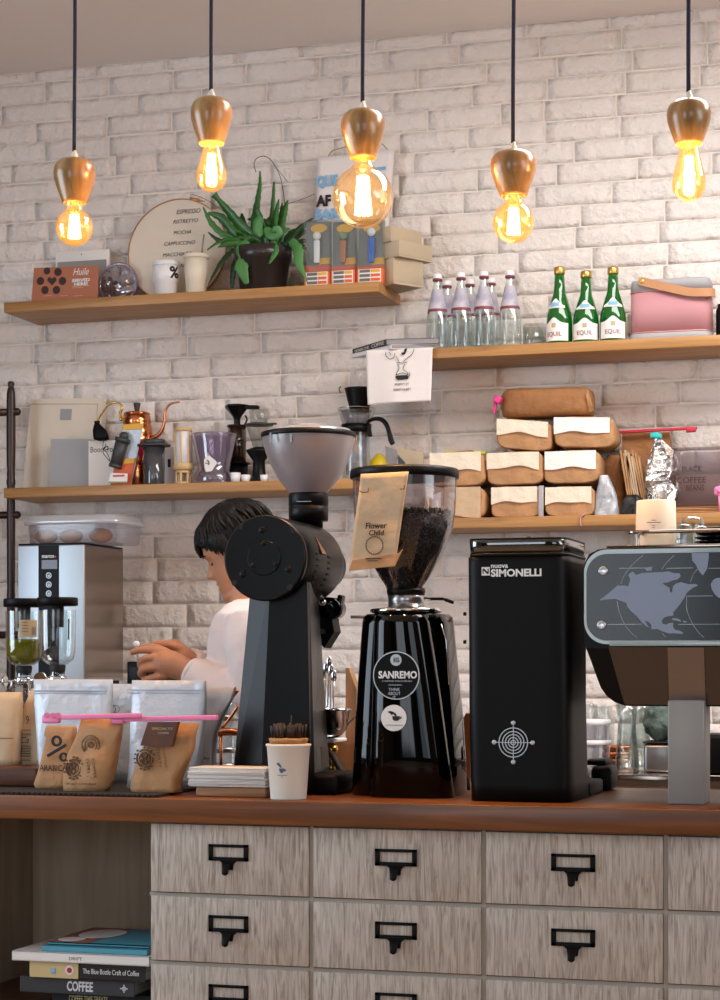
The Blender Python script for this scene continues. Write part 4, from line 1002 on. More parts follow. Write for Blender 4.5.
cyltext('%', 0, 0, ZUL+24*k, 11*k, 12*k, 13.7*k, 'ink', t, (x, Y), a+.62, bold=.03)
# cream tumbler
Y = 5.99; u = 196; k = sz(u, Y); x = X(u, Y)
t = thing('tumbler', 'tall cream tumbler with a grey straw between the percent cup and the plant', 'tumbler', (x, Y, ZUL))
b = MB(); b.lathe([(9.4*k, 0), (9.8*k, .3*k), (10.6*k, 16*k), (11.2*k, 17*k), (12*k, 37*k)], 40, (x, Y, ZUL)); b.build('body', 'cream', t)
b = MB(); b.lathe([(12.7*k, 37*k), (13.2*k, 38*k), (13*k, 40.5*k), (11.5*k, 41.5*k), (8*k, 42*k), (.1*k, 42*k)], 40, (x, Y, ZUL)); b.build('lid', 'cream', t)
b = MB(); b.cyl((x+6*k, Y, ZUL+40*k), (x+8.5*k, Y, ZUL+61*k), .9*k, 10); b.build('straw', 'grey', t)
# potted plant
Y = 6.02; u = 263; k = sz(u, Y); x = X(u, Y); vb = 286
t = thing('potted_plant', 'green strap-leaved cactus plant in a dark pot at the middle of the top shelf', 'plant', (x, Y, ZUL))
b = MB(); b.lathe([(.1*k, 1*k), (22*k, 0), (22.6*k, .5*k), (26.6*k, 31*k), (28.4*k, 31.5*k), (29.3*k, 45*k), (27.8*k, 45.2*k), (27*k, 38*k), (.1*k, 38*k)], 48, (x, Y, ZUL)); b.build('pot', 'pot', t)
def leaf(pts, w, m, dy=(0, 0), name='leaf', th=.0016, seed=0, notch=.12, tip=.15):
    """pts: px points base->tip; w: widths px at those points; dy depth offsets base/tip"""
    n = len(pts); pp = [P(a, c, Y+dy[0]+(dy[1]-dy[0])*i/(n-1)) for i, (a, c) in enumerate(pts)]
    ww = [q*k/2 for q in w]; sp, sw = spline(pp, 7, ww)
    V = []; Fc = []; N = len(sp)
    for i, p in enumerate(sp):
        d = (sp[min(N-1, i+1)]-sp[max(0, i-1)]).normalized()
        view = Vector((.25*math.sin(seed*2.1), -1, .25*math.cos(seed*1.7))).normalized(); s_ = d.cross(view).normalized(); nn = s_.cross(d).normalized()
        q = sw[i]*(1+notch*(1 if i % 3 == 0 else -.5)*(0 < i < N-1))
        V += [p+s_*q+nn*q*.25, p+s_*q*.3, p+nn*q*.22+Vector((0, -.0005, 0)), p-s_*q*.3, p-s_*q+nn*q*.25]
    for i in range(N-1):
        for j in range(4): a = i*5+j; Fc.append((a, a+1, a+6, a+5))
    n0 = len(V); ring = [j for j in range(5)]+[i*5+4 for i in range(1, N)]+[(N-1)*5+j for j in (3, 2, 1, 0)]+[i*5 for i in range(N-2, 0, -1)]
    V2 = [p+Vector((0, th, 0)) for p in V]; b = MB()
    b.add(V+V2, Fc+[[n0+i for i in f[::-1]] for f in Fc]+[(ring[i], ring[(i+1) % len(ring)], n0+ring[(i+1) % len(ring)], n0+ring[i]) for i in range(len(ring))], True)
    b.build(name, m, t)
L1, L2, L3 = 'leaf', 'leafl', 'leafd'
leaf([(260, 248), (255, 225), (258, 200), (260, 185), (260, 171)], [5, 9, 6, 4, 1], L1, (0, .0))
leaf([(270, 248), (271, 222), (273, 205), (274, 182)], [5, 4, 4.5, 2], L1, (0, .01), seed=1)
leaf([(276, 246), (274, 230), (276, 215), (279, 199)], [5, 9, 7, 1], L1, (-.01, -.02), seed=2)
leaf([(281, 243), (282, 225), (285, 210), (288, 200)], [5, 8, 7, 1], L1, (0, 0), seed=3)
leaf([(279, 247), (280, 232), (281, 218), (282, 203)], [5, 8, 6, 1], L3, (.01, .02), seed=4)
leaf([(262, 246), (254, 236), (240, 224), (226, 208), (219, 200), (214, 194)], [5, 9, 11, 8, 5, 8], L1, (0, -.03), seed=5)
leaf([(258, 248), (248, 240), (234, 232), (222, 218), (208, 213)], [5, 10, 9, 9, 2], L1, (0, -.02), seed=6)
leaf([(256, 250), (240, 242), (225, 236), (212, 224), (203, 207)], [5, 7, 7, 6, 1], L2, (0, .02), seed=7)
leaf([(252, 250), (236, 243), (220, 241), (208, 232)], [4, 6, 5, 1], L3, (-.01, .0), seed=8)
leaf([(250, 248), (238, 244), (228, 244), (218, 247)], [5, 8, 6, 1], L1, (-.02, -.06), seed=9)
leaf([(252, 246), (233, 239), (219, 242), (207, 250)], [3, 4, 3, 1], L1, (-.02, -.05), seed=10)
leaf([(240, 246), (232, 252), (222, 262), (208, 285)], [4, 6, 6, 1], L3, (-.02, -.05), seed=11)
leaf([(245, 248), (236, 262), (233, 275), (232, 288)], [5, 7, 6, 3], L3, (.0, .02), seed=12)
leaf([(249, 242), (243, 250), (243, 258), (242, 268), (247, 284)], [8, 14, 8, 14, 4], L2, (-.06, -.09), seed=13, notch=.05)
leaf([(272, 240), (276, 250), (274, 256), (269, 264)], [5, 8, 6, 1], L2, (-.06, -.09), seed=14)
leaf([(291, 240), (298, 250), (299, 262), (303, 272), (307, 282)], [7, 11, 9, 4, 1], L2, (-.05, -.1), seed=15)
leaf([(282, 248), (290, 240), (300, 229), (313, 218)], [5, 8, 7, 1], L3, (0, .0), seed=16)
leaf([(284, 249), (296, 238), (306, 231)], [5, 6, 3], L1, (0, .02), seed=17)
leaf([(286, 250), (300, 242), (309, 241)], [5, 6, 2], L3, (-.01, .0), seed=18)
leaf([(288, 247), (300, 246), (309, 251)], [4, 6, 1], L3, (-.01, -.03), seed=19)
leaf([(266, 248), (264, 235), (260, 222), (256, 208)], [6, 11, 11, 8], L1, (-.03, -.04), seed=20, notch=.03)
leaf([(262, 236), (258, 230), (259, 222), (262, 218)], [6, 10, 10, 6], L2, (-.05, -.06), seed=21, notch=.03)
leaf([(265, 228), (271, 234), (277, 233), (276, 226)], [4, 13, 13, 6], L2, (-.05, -.07), seed=22, notch=.03)
leaf([(254, 250), (246, 238), (240, 228), (232, 215)], [6, 9, 9, 3], L1, (.02, .05), seed=23)
leaf([(268, 249), (262, 243), (252, 238), (244, 240)], [7, 9, 8, 5], L1, (-.02, -.04), seed=24)
rl = random.Random(12)
for i in range(16):
    a0 = 250+rl.uniform(0, 30); an = math.radians(rl.uniform(20, 160)); L_ = rl.uniform(28, 52); bend = rl.uniform(-10, 14)
    tx, ty = a0+math.cos(an)*L_*.9, 247-math.sin(an)*L_*.75
    leaf([(a0, 249), (a0+(tx-a0)*.35, 249-(249-ty)*.45), (a0+(tx-a0)*.7, 249-(249-ty)*.85), (tx+bend*.3, ty+abs(bend)*.4)], [4, rl.uniform(5, 8), rl.uniform(4, 7), 1], [L1, L3, L1, L2][i % 4], (rl.uniform(0, .03), rl.uniform(-.04, .07)), seed=30+i)
b = MB()
b.tube([P(a, c, Y+.01) for a, c in ((285, 206), (283, 190), (280, 176), (275, 166), (270, 159), (263, 156), (256, 159), (254, 165), (256, 172))], .0013, 6, sub=4)
b.tube([P(a, c, Y+.02) for a, c in ((250, 222), (245, 224), (228, 214), (205, 199), (190, 194))], .0009, 6, sub=4)
b.tube([P(a, c, Y) for a, c in ((275, 166), (283, 176), (288, 182))], .0009, 6, sub=3)
b.tube([P(a, c, Y+.02) for a, c in ((262, 230), (280, 208), (300, 200), (315, 194))], .0009, 6, sub=4)
b.build('dry_stems', 'stem', t)
b = MB(); b.lathe([(.1*k, 37*k), (26.8*k, 37.5*k)], 30, (x, Y, ZUL+.4*k)); b.build('soil', 'brownstick', t)
# jar behind plant
Y = 6.1; u = 297; k = sz(u, Y); x = X(u, Y); b = MB(); b.lathe([(8*k, 0), (9*k, 2*k), (9*k, 17*k), (7*k, 20*k), (7*k, 25*k)], 32, (x, Y, ZUL), capt=False)
tag(b.build('glass_jar', 'glass', origin=(x, Y, ZUL)), 'small clear glass jar between plant pot and the toy dispenser packs', 'jar')
# tote bag on the wall
Y = 6.125
t = quadbag('tote_bag', [(317, 158), (394, 149), (384, 279), (314, 279)], Y, .01, 'cloth', 'white cotton tote bag with blue and black pixel lettering behind the middle lamp', 'tote bag')
pts = [(327, 160), (332, 151), (345, 147), (365, 141), (380, 143), (388, 150)]
b = MB(); b.tube([P(a, c, Y+.004) for a, c in pts], .0022, 6, flat=2, sub=4); b.build('handle', 'khaki', t)
text('QUE', 316, 175, 338, 188.5, Y-.0045, 'blueink', t, bold=.05); text('AF', 316, 195, 331, 206.5, Y-.0045, 'ink', t, bold=.05); text('EAR', 315, 208.5, 340, 219.5, Y-.0045, 'blueink', t, bold=.05)
b = MB(); b.prism([(P(a, c, Y).x, P(a, c, Y).z) for a, c in ((374, 168), (386, 166.5), (386, 170), (374, 171))], Y-.0045, Y-.003); b.build('blue_print', 'blueink', t)
# dispenser packs
Y = 5.965
for i, (u0, u1, vt, lab, cm, hm) in enumerate(((303.5, 330.5, 220.5, 'toy dispenser pack with a white stick, leftmost of three, right of the plant', 'whitep', 'white'), (330, 356, 220, 'toy dispenser pack with a tan stick and green top, middle of three', 'sleeveo', 'olive'), (356, 384, 219.5, 'toy dispenser pack with a bright blue stick, next to the cardboard boxes', 'bluep', 'whitep'))):
    um = (u0+u1)/2; vb = 664-(ZUL-EYE)/sz(um, Y); dv = vb-281
    t = thing('dispenser_pack', lab, 'toy pack', (X(um, Y), Y, ZUL), 'toy dispenser packs')
    b = MB(); xa, xb = X(u0+.8, Y), X(u1-.8, Y); zt = Z(um, vt, Y); b.bb(xa, xb, Y+.02, Y+.023, ZUL, zt, .001); b.build('backing_card', 'grey', t)
    b = MB(); b.bb(xa+.0, xb, Y+.0185, Y+.0205, ZUL, Z(um, 264.5, Y)); b.build('orange_print', 'orange', t)
    b = MB(); b.bb((xa+xb)/2, xb-.002, Y+.0178, Y+.0195, Z(um, 263.5, Y), Z(um, 257, Y)); b.build('yellow_print', 'yellowp', t)
    b = MB(); b.lathe([(.030*(i < 9)*.9, 0), (.027, .001)], 30, mx=TR((X(um, Y), Y+.0196, Z(um, 227, Y))) @ rotm(PI/2) @ Matrix.Diagonal((1, .5, 1, 1))); b.build('logo_oval', 'yellowp', t)
    b = MB(); bx0, bx1 = xa+.006, xb-.006; bz0, bz1 = ZUL+.006, ZUL+.048; b.bb(bx0, bx1, Y-.004, Y+.0, bz0, bz1, .001); sq = b.build('price_block', 'white', t)
    for r in range(3):
        b = MB()
        zq0 = bz0+.004+r*.0135
        b.bb(bx0+.004, bx0+.038, Y-.0046, Y-.004, zq0, zq0+.009); b.build('letter_row', 'inkg', t)
        b = MB(); b.bb(bx0+.040, bx1-.003, Y-.0046, Y-.004, zq0, zq0+.009); b.build('colour_row', ('orange', 'orange', 'yellowp')[r], t)
    b = MB(); xm_ = X(um-.8+(i == 2)*1.5, Y); b.bb(xm_-.0095, xm_+.0095, Y+.001, Y+.012, Z(um, 262.5, Y), Z(um, 240 if i != 2 else 237, Y), .003); b.build('dispenser_stick', cm, t)
    b = MB(); b.sph((xm_, Y+.006, Z(um, 235.5 if i != 2 else 231.5, Y)), .0135, 16, 10, (1, .6, 1)); b.build('dispenser_top', hm, t)
    b = MB(); b.prism([(xa, ZUL+.05), (xb, ZUL+.05), (xb, zt-.004), (xb-.008, zt), (xa+.008, zt), (xa, zt-.004)], Y-.006, Y+.019); b.build('blister', 'glass', t)
    b = MB(); b.bb(xa, xb, Y-.0035, Y+.019, ZUL+.0005, ZUL+.05, .001); b.build('orange_front', 'orange', t)
# cardboard boxes
def cbox(cu, cv_bottom, w, d, h, rz, z0, Y, lab, cxoff=0):
    x = X(cu, Y); o = thing('cardboard_box', lab, 'box', (x, Y, z0), 'small cardboard boxes at the end of the top shelf')
    mx = TR((x, Y, z0)) @ rotm(0, 0, rz)
    b = MB(); b.box((0, 0, h*.45), (w-.002, d-.002, h*.9)); b.xf(mx); b.build('box_base', 'card', o)
    b = MB(); b.box((0, 0, h*.55), (w, d, h*.9), None, .001); b.xf(mx); b.build('box_lid', 'card', o)
    return o
Yb = 6.055
cbox(396, 292, .125, .12, 26*sz(400, Yb), -.62, ZUL, Yb, 'small cardboard box at the bottom of the stack of three at the shelf end')
cbox(401, 266, .13, .15, 16*sz(400, Yb), -.5, ZUL+26*sz(400, Yb)+.0005, Yb, 'flat cardboard box in the middle of the stack of three')
cbox(394, 250, .11, .14, 15*sz(400, Yb), -.5, ZUL+42*sz(400, Yb)+.001, Yb, 'small cardboard box on top of the stack of three')

# ================================================================== upper right shelf
Y = 5.93
def mag(pts, z0, h, cov, lab, tline=None):
    """magazine lying flat: footprint polygon (x,y)"""
    c = sum((Vector((p[0], p[1], 0)) for p in pts), Vector())/4; o = thing('magazine', lab, 'magazine', (c.x, c.y, z0), 'magazines on the right shelf end')
    n = 4
    def pr(p, za, zb): return [(q[0], q[1], za) for q in p]+[(q[0], q[1], zb) for q in p]
    fs = [(0, 3, 2, 1), (4, 5, 6, 7)]+[(i, (i+1) % 4, 4+(i+1) % 4, 4+i) for i in range(4)]
    b = MB(); b.add(pr(pts, z0, z0+.0012), fs); b.add(pr(pts, z0+h-.0012, z0+h), fs)
    sp = [pts[0], pts[1], tuple(Vector(pts[1]).lerp(Vector(pts[2]), .012)), tuple(Vector(pts[0]).lerp(Vector(pts[3]), .012))]; b.add(pr(sp, z0, z0+h), fs); b.build('cover', cov, o)
    cc = Vector((c.x, c.y)); ins = [tuple(cc+(Vector(p)-cc)*.985) for p in pts]
    b = MB(); b.add(pr(ins, z0+.0012, z0+h-.0012), fs); b.build('pages', 'book_grey', o)
    return o
# spine end points: left-back to near-front
def fp(u, Yq): return (X(u, Yq), Yq)
m1 = [fp(350.5, 6.04), fp(391, 5.895), fp(437, 5.93), fp(397, 6.08)]
mg = mag(m1, ZUR, .013, 'whitep', 'lower white-spined magazine under the grey one at the left end of the right shelf')
m2 = [fp(352.5, 6.06), fp(386, 5.90), fp(439, 5.92), fp(405, 6.09)]
mg2 = mag(m2, ZUR+.0135, .018, 'book_dk', 'grey magazine with white spine lettering on top of the pair at the shelf end')
a = Vector((*m2[0], 0)); c = Vector((*m2[1], 0)); d = (c-a); L = d.length; ang = math.atan2(d.y, d.x)
def edgetext(s, f0, f1, z0, z1, par, m='whiteink'):
    text(s, 0, 0, 1, 1, -.0004, m, par, fit=(L*f0, L*f1, z0, z1), mx=None) if False else None
    o = text(s, 0, 0, 1, 1, -.0004, m, None, fit=(L*f0, L*f1, z0, z1)); off = wloc(par); M_ = TR((a.x, a.y, 0)) @ rotm(0, 0, ang)
    for vv in o.data.vertices: vv.co = (M_ @ vv.co)-off
    o.parent = par
edgetext('DOWN THE', .08, .5, ZUR+.0175, ZUR+.027, mg2); edgetext('COFFEE', .58, .95, ZUR+.017, ZUR+.028, mg2)
# towel over the edge
Yt = 5.905; x0, x1 = X(366, Yt), X(432.5, Yt); z1 = ZUR-.001; zb0 = Z(366, 404, Yt); 
t = thing('tea_towel', 'white cotton towel with a black line drawing hanging over the right shelf edge under magazines', 'towel', ((x0+x1)/2, Yt, zb0))
b = MB(); V = []; Fc = []; n, m_ = 30, 26
for s_ in (0, 1):
    for j in range(m_+1):
        for i in range(n+1):
            a_, c_ = i/n, j/m_
            xx = x0+(x1-x0)*a_+(.004*c_ if a_ < .5 else -.006*c_)*abs(a_-.5)*2
            zz_ = z1-(z1-zb0)*c_*(1+.03*(a_-.5)*-1); w_ = math.sin(a_*7+1)*.004*c_+noise.noise(Vector((xx*12, zz_*7, 1)))*.006*c_
            V.append((xx, Yt+w_-(.004 if s_ == 0 else 0)+.003, zz_))
q0 = (n+1)*(m_+1)
for j in range(m_):
    for i in range(n): q = j*(n+1)+i; Fc.append((q, q+1, q+n+2, q+n+1)); Fc.append((q0+q, q0+q+n+1, q0+q+n+2, q0+q+1))
ed = [i for i in range(n+1)]+[j*(n+1)+n for j in range(1, m_+1)]+[m_*(n+1)+i for i in range(n-1, -1, -1)]+[j*(n+1) for j in range(m_-1, 0, -1)]
for a_ in range(len(ed)): q, r = ed[a_], ed[(a_+1) % len(ed)]; Fc.append((q, q0+q, q0+r, r))
b.add(V, Fc, True); b.bb(x0, x1, Yt, Yt+.13, ZUR-.0005, ZUR+.0008); b.build('cloth', 'cloth', t)
Yd = Yt-.006
b = MB(); tb = lambda pts, r=.0009: b.tube([P(a, c, Yd) for a, c in pts], r, 6, sub=4)
tb([(386, 352), (386, 356), (390, 359), (394, 357), (395, 353)]); tb([(414, 349), (412, 354), (406, 359), (403, 362)]); tb([(396, 356), (399, 362), (397, 362.5)]); tb([(397, 362.5), (403, 363), (407, 362)]); tb([(398, 364), (399, 369), (397, 372), (396, 375)]); tb([(405, 364), (403, 369), (407, 372), (408, 375)]); tb([(396, 375), (402, 373), (409, 375)]); tb([(389, 352), (391, 355)]); tb([(409, 372), (410, 375), (408, 377)])
b.prism([(P(a, c, Yd).x, P(a, c, Yd).z) for a, c in ((401, 353), (404, 352), (404.5, 349), (407, 348), (406.5, 351), (405, 354), (402.5, 355))], Yd-.0005, Yd+.001)
b.prism([(P(a, c, Yd).x, P(a, c, Yd).z) for a, c in ((396, 375.5), (407, 375), (408.5, 377), (408, 379), (398, 380), (395.5, 378))], Yd-.0005, Yd+.001); b.build('line_drawing', 'ink', t)
text('ENJOY IT', 395, 383, 409, 385.5, Yd, 'ink', t, 'towel_lettering'); text('DON\'T HURRY', 393.5, 388.2, 411, 390.6, Yd, 'ink', t, 'towel_lettering')
# clear bottles
BP = [(1, 0), (1.02, .3), (1.02, 1)]
def clearbottle(u, Y, label, first=None):
    k = sz(471, 6.0); x = X(u, Y)
    t = thing('glass_bottle', label, 'bottle', (x, Y, ZUR), 'clear glass bottles with purple neck labels')
    b = MB(); b.lathe([(9.5*k, 0), (11.2*k, 1.2*k), (11.4*k, 4*k), (11.2*k, 26*k), (10.6*k, 34*k), (9.2*k, 42*k), (5.0*k, 62*k), (3.8*k, 68*k), (3.6*k, 73*k)], 36, (x, Y, ZUR), capt=False); b.build('glass_body', 'bottleg', t)
    b = MB(); b.lathe([(9.35*k+.0006, 41.5*k), (5.05*k+.0006, 62*k)], 30, (x, Y, ZUR), a0=PI*.9, a1=PI*2.05); b.build('neck_label', 'purple', t)
    b = MB(); b.lathe([(9.9*k+.0004, 38.5*k), (9.4*k+.0008, 41.5*k)], 30, (x, Y, ZUR), a0=PI*.9, a1=PI*2.05); b.build('label_edge', 'maroon', t)
    b = MB(); b.lathe([(4.6*k, 70*k), (4.9*k, 71*k), (4.9*k, 72.5*k), (4.2*k, 72.6*k)], 20, (x, Y, ZUR)); b.build('cap_band', 'maroon', t)
    b = MB(); b.lathe([(4.2*k, 72.5*k), (4.4*k, 73*k), (4.4*k, 76*k), (3.4*k, 77.5*k), (.1*k, 78*k)], 20, (x, Y, ZUR)); b.build('cap', 'whitep', t)
    return t
cb = clearbottle(437.5, 5.985, 'clear glass bottle nearest the towel, front row')
X0 = X(437.5, 5.985)
for u, Y, lb in ((461, 5.985, 'clear glass bottle, second from the left in the front row'), (484, 5.985, 'clear glass bottle, third from the left in the front row'), (510, 6.0, 'clear glass bottle standing apart at the right of the group'), (447, 6.10, 'clear glass bottle in the back row, behind the leftmost one'), (470, 6.10, 'clear glass bottle in the back row, behind the second one'), (491, 6.10, 'clear glass bottle in the back row, behind the third one')):
    dup(cb, (X(u, Y)-X0, Y-5.985, 0), lb)
Y = 6.03; u = 535; k = sz(u, Y); x = X(u, Y); b = MB(); b.lathe([(11*k, 0), (12*k, 1.5*k), (12.3*k, 24*k), (11.9*k, 24*k), (11.4*k, 2.6*k), (.1*k, 2.4*k)], 32, (x, Y, ZUR), capb=True)
tag(b.build('glass_tumbler', 'glass', origin=(x, Y, ZUR)), 'clear glass tumbler between the clear bottles and the green bottles', 'glass')
# green bottles
def gbottle(u, Y, vt, lab, ang):
    k = sz(u, Y); x = X(u, Y); s = (664-(ZUR-EYE)/k-vt)/72.
    t = thing('green_bottle', lab, 'bottle', (x, Y, ZUR), 'green water bottles on the right shelf')
    pr = [(12*k, 0), (12.9*k, 1.2*k), (13*k, 22*k*s), (12.6*k, 28*k*s), (9*k, 40*k*s), (6.2*k, 48*k*s), (5.4*k, 56*k*s), (4.9*k, 68*k*s)]
    b = MB(); b.lathe(pr, 40, (x, Y, ZUR)); b.build('glass_body', 'greeng', t)
    b = MB(); b.lathe([(5.3*k, 65.5*k*s), (5.6*k, 66*k*s), (5.6*k, 71*k*s), (4.8*k, 72.3*k*s), (.1*k, 72.4*k*s)], 24, (x, Y, ZUR)); b.build('cap', 'gold', t)
    b = MB(); a = faceang(x, Y)+ang
    # body label with a bump on top
    seg = 24; ha = 1.15; V = []; Fc = []
    for j in range(5):
        for i in range(seg+1):
            q = -ha+2*ha*i/seg; top = 19*k*s+5.2*k*s*math.exp(-(q/.42)**2); zz_ = 3.2*k+(top-3.2*k)*j/4; r = (13.0*k if zz_ < 22*k*s else 12.85*k)+.0009
            V.append((x+r*math.cos(a+q), Y+r*math.sin(a+q), ZUR+zz_))
    for j in range(4):
        for i in range(seg): c_ = j*(seg+1)+i; Fc.append((c_, c_+1, c_+seg+2, c_+seg+1))
    b.add(V, Fc, True); b.build('body_label', 'white', t)
    cyltext('EQUIL', 0, 0, ZUR+9.5*k, 16*k, 5.2*k, 13.1*k+.0006, 'maroon', t, (x, Y), a, bold=.0)
    b = MB(); patch(b, [(13.0*k+.0012, 15*k*s), (13.0*k+.0012, 19*k*s)], .16, (x, Y, ZUR), a); b.build('label_emblem', 'khaki', t)
    b = MB(); V = []; Fc = []; ha = .95
    for j in range(5):
        for i in range(seg+1):
            q = -ha+2*ha*i/seg; lo_, hi_ = 33.2*k*s, 33.2*k*s+(2.0+7*math.exp(-(q/.5)**2))*k*s; zz_ = lo_+(hi_-lo_)*j/4; f_ = (zz_-28*k*s)/(12*k*s); r = (12.6*k+(9*k-12.6*k)*f_)+.0012
            V.append((x+r*math.cos(a+q), Y+r*math.sin(a+q), ZUR+zz_))
    for j in range(4):
        for i in range(seg): c_ = j*(seg+1)+i; Fc.append((c_, c_+1, c_+seg+2, c_+seg+1))
    b.add(V, Fc, True); nl_ = b.build('neck_label', 'white', t)
    b = MB(); f_ = .62; patch(b, [(11.0*k+.0012, 35*k*s), (9.95*k+.0016, 38.4*k*s)], .42, (x, Y, ZUR), a); b.build('label_emblem', 'blueink', t)
gbottle(559.5, 5.985, 267.5, 'green bottle at the left of three, its label turned to the left', -.45)
gbottle(586, 5.985, 271.5, 'green bottle in the middle of three, slightly lower cap', -.1)
gbottle(613, 5.985, 267.5, 'green bottle at the right of three, next to the pink speaker', .0)
# speaker
Y = 5.965; u0, u1 = 628.5, 710; D = .12
t = thing('speaker', 'rose pink fabric speaker with grey top and tan leather strap on the right shelf', 'speaker', (X(670, Y), Y+.06, ZUR))
k = sz(670, Y); xa, xb = X(u0, Y), X(u1, Y); cx = (xa+xb)/2; hw = (xb-xa)/2; cy = Y+D/2
def sl(z, a, c_, p=5): return se_ring(cx, cy, ZUR+z*k, hw+a*k, D/2+c_*k, p, 64)
b = MB(); b.loft([sl(0, -.5, -.5), sl(.4, 0, 0), sl(7.5, 0, 0), sl(8, -.6, -.6)]); b.build('grey_base', 'greyrub', t)
b = MB(); b.loft([sl(7.6, .2, .2), sl(9, .2, .2)]); b.loft([sl(49, .0, .0), sl(50, .0, .0)]); b.build('pink_trim', 'pinkmetal', t)
b = MB(); b.loft([sl(8.6, -.4, -.4), sl(49.4, -.6, -.6)]); b.build('fabric_front', 'rosepink', t)
b = MB(); b.loft([sl(49.8, -.3, -.3), sl(59, -.8, -.8), sl(61.4, -1.6, -1.6), sl(62, -4, -4)]); b.build('grey_top', 'greyrub', t)
b = MB(); yy = Y-.004; zP = lambda v: Z(670, v, Y)
sp, _ = spline([Vector((X(642, yy), yy, Z(642, 281.5, yy))), Vector((X(665, yy), yy-.003, Z(665, 287, yy))), Vector((X(688, yy), yy-.004, Z(688, 292, yy))), Vector((X(702, yy), yy-.004, Z(702, 292.5, yy))), Vector((xb+.004, Y+.004, Z(706, 292, yy))), Vector((xb+.007, Y+.03, Z(708, 291.5, yy))), Vector((xb+.006, Y+.06, Z(710, 290, yy)))], 6, .01)
hh = .0125; V = []; Fc = []
for i, p in enumerate(sp):
    d = (sp[min(len(sp)-1, i+1)]-sp[max(0, i-1)]).normalized(); up = Vector((0, 0, 1)); n_ = d.cross(up).normalized(); up = n_.cross(d)
    for s_ in (0, .003):
        V += [p+up*hh-n_*-s_, p-up*hh-n_*-s_]
for i in range(len(sp)-1):
    q = i*4; Fc += [(q, q+1, q+5, q+4), (q+2, q+6, q+7, q+3), (q, q+4, q+6, q+2), (q+1, q+3, q+7, q+5)]
b.add(V, Fc, False); b.lathe([(hh, 0), (hh, .003)], 24, mx=TR(sp[0]+Vector((0, .0015, 0))) @ rotm(PI/2)); st = b.build('leather_strap', 'leather', t)
b = MB(); b.lathe([(.0062, 0), (.0062, .0025), (.005, .0035), (.0001, .0035)], 20, mx=TR(sp[0]+Vector((.001, -.001, 0))) @ rotm(PI/2)); b.build('strap_button', 'gold', st)
b = MB(); x = X(723, 6.03); k = sz(720, 6.03); b.lathe([(6*k, 0), (7*k, 1*k), (7*k, 30*k), (5.5*k, 33*k), (5.5*k, 36*k), (.1*k, 37*k)], 24, (x, 6.03, ZUR)); tag(b.build('flask', 'black', origin=(x, 6.03, ZUR)), 'dark flask cut off by the right photo edge beside the speaker', 'flask')

# ================================================================== lower left shelf
def fbox(name, pts, Y, d, m, par):
    b = MB(); b.prism([(P(a, c, Y).x, P(a, c, Y).z) for a, c in pts], Y, Y+d); return b.build(name, m, par)
zb_ = lambda u, Y, z0: 664-(z0-EYE)/sz(u, Y)
Y = 6.12; v_ = zb_(65, Y, ZLL)
t = thing('panel_box', 'large flat cream box with a small dark square label leaning on the bricks at left', 'box', (X(60, Y), Y, ZLL))
fbox('box_body', [(22, v_), (99, v_), (102.5, 397.5), (31, 399.5)], Y, .03, 'canvas', t)
fbox('square_label', [(60.5, 409), (71.5, 409), (71, 420), (60, 420)], Y-.002, .002, 'grey', t)
b = MB(); Yq = Y-.001
for a, c in (((97.5, 404), (94, v_)), ((31, 404), (97.5, 404))): b.tube([P(*a, Yq), P(*c, Yq)], .0008, 4)
b.build('border_line', 'khaki', t)
Y = 6.045; v_ = zb_(75, Y, ZLL)
o = fbox('white_box', [(50, v_), (90, v_), (90, 439), (51, 439)], Y, .05, 'tub' if False else 'greyrub', None)
o.data.transform(TR((-X(70, Y), -Y, -ZLL))); o.location = (X(70, Y), Y, ZLL); tag(o, 'plain pale grey box low in front of the large cream box', 'box')
Y = 6.02; t = thing('product_box', 'white box with thin grey capital lettering under the hanging black pouch', 'box', (X(102, Y), Y, ZLL)); v_ = zb_(102, Y, ZLL)
fbox('box_body', [(88.5, v_), (116.5, v_), (116.5, 440), (88.5, 441)], Y, .06, 'white', t)
text('Boon  rop', 90.5, 446.5, 116, 454, Y-.0006, 'inkg', t)
# copper kettle
Y = 6.085; u = 137; k = sz(u, Y); x = X(u, Y)
t = thing('gooseneck_kettle', 'polished copper gooseneck kettle with a dark lid knob and brass handle', 'kettle', (x, Y, ZLL))
pr = [(19*k, 0), (20*k, 2*k), (20.5*k, 18*k), (19*k, 32*k), (17.6*k, 34*k), (18.4*k, 37*k), (16.6*k, 48*k), (15.4*k, 50*k), (16.2*k, 53*k), (14.6*k, 63*k), (13.6*k, 65*k), (14.2*k, 67*k), (12.6*k, 75.5*k)]
b = MB(); b.lathe(pr, 48, (x, Y, ZLL)); b.build('kettle_body', 'copper', t)
b = MB(); b.lathe([(12.8*k, 74.5*k), (13.2*k, 76*k), (9*k, 77.5*k), (2.4*k, 78*k)], 40, (x, Y, ZLL)); b.build('lid', 'copper', t)
b = MB(); b.lathe([(2.2*k, 77.5*k), (2.4*k, 79*k), (3.6*k, 85*k), (3.4*k, 86.2*k), (.1*k, 86.4*k)], 20, (x, Y, ZLL)); b.build('lid_knob', 'darkwood', t)
b = MB(); b.tube([P(a, c, Y) for a, c in ((150, 440), (157, 436), (162, 430), (164.5, 421), (165, 412), (168, 406), (173, 403), (179.5, 402))], [.011, .008, .006, .005, .0045, .004, .0038, .0035], 12, sub=5); b.build('spout', 'copper', t)
b = MB(); b.tube([P(a, c, Y) for a, c in ((121, 421), (120, 414), (122, 408), (119.5, 404), (114, 402.5), (108, 405), (103, 412), (99, 418), (96.5, 424))], [.004, .005, .004, .004, .0035, .0035, .0035, .0035, .0035], 10, sub=5); b.tube([P(a, c, Y) for a, c in ((121, 421), (124, 416), (127, 414))], .0035, 8, sub=3); b.build('handle', 'brass', t)
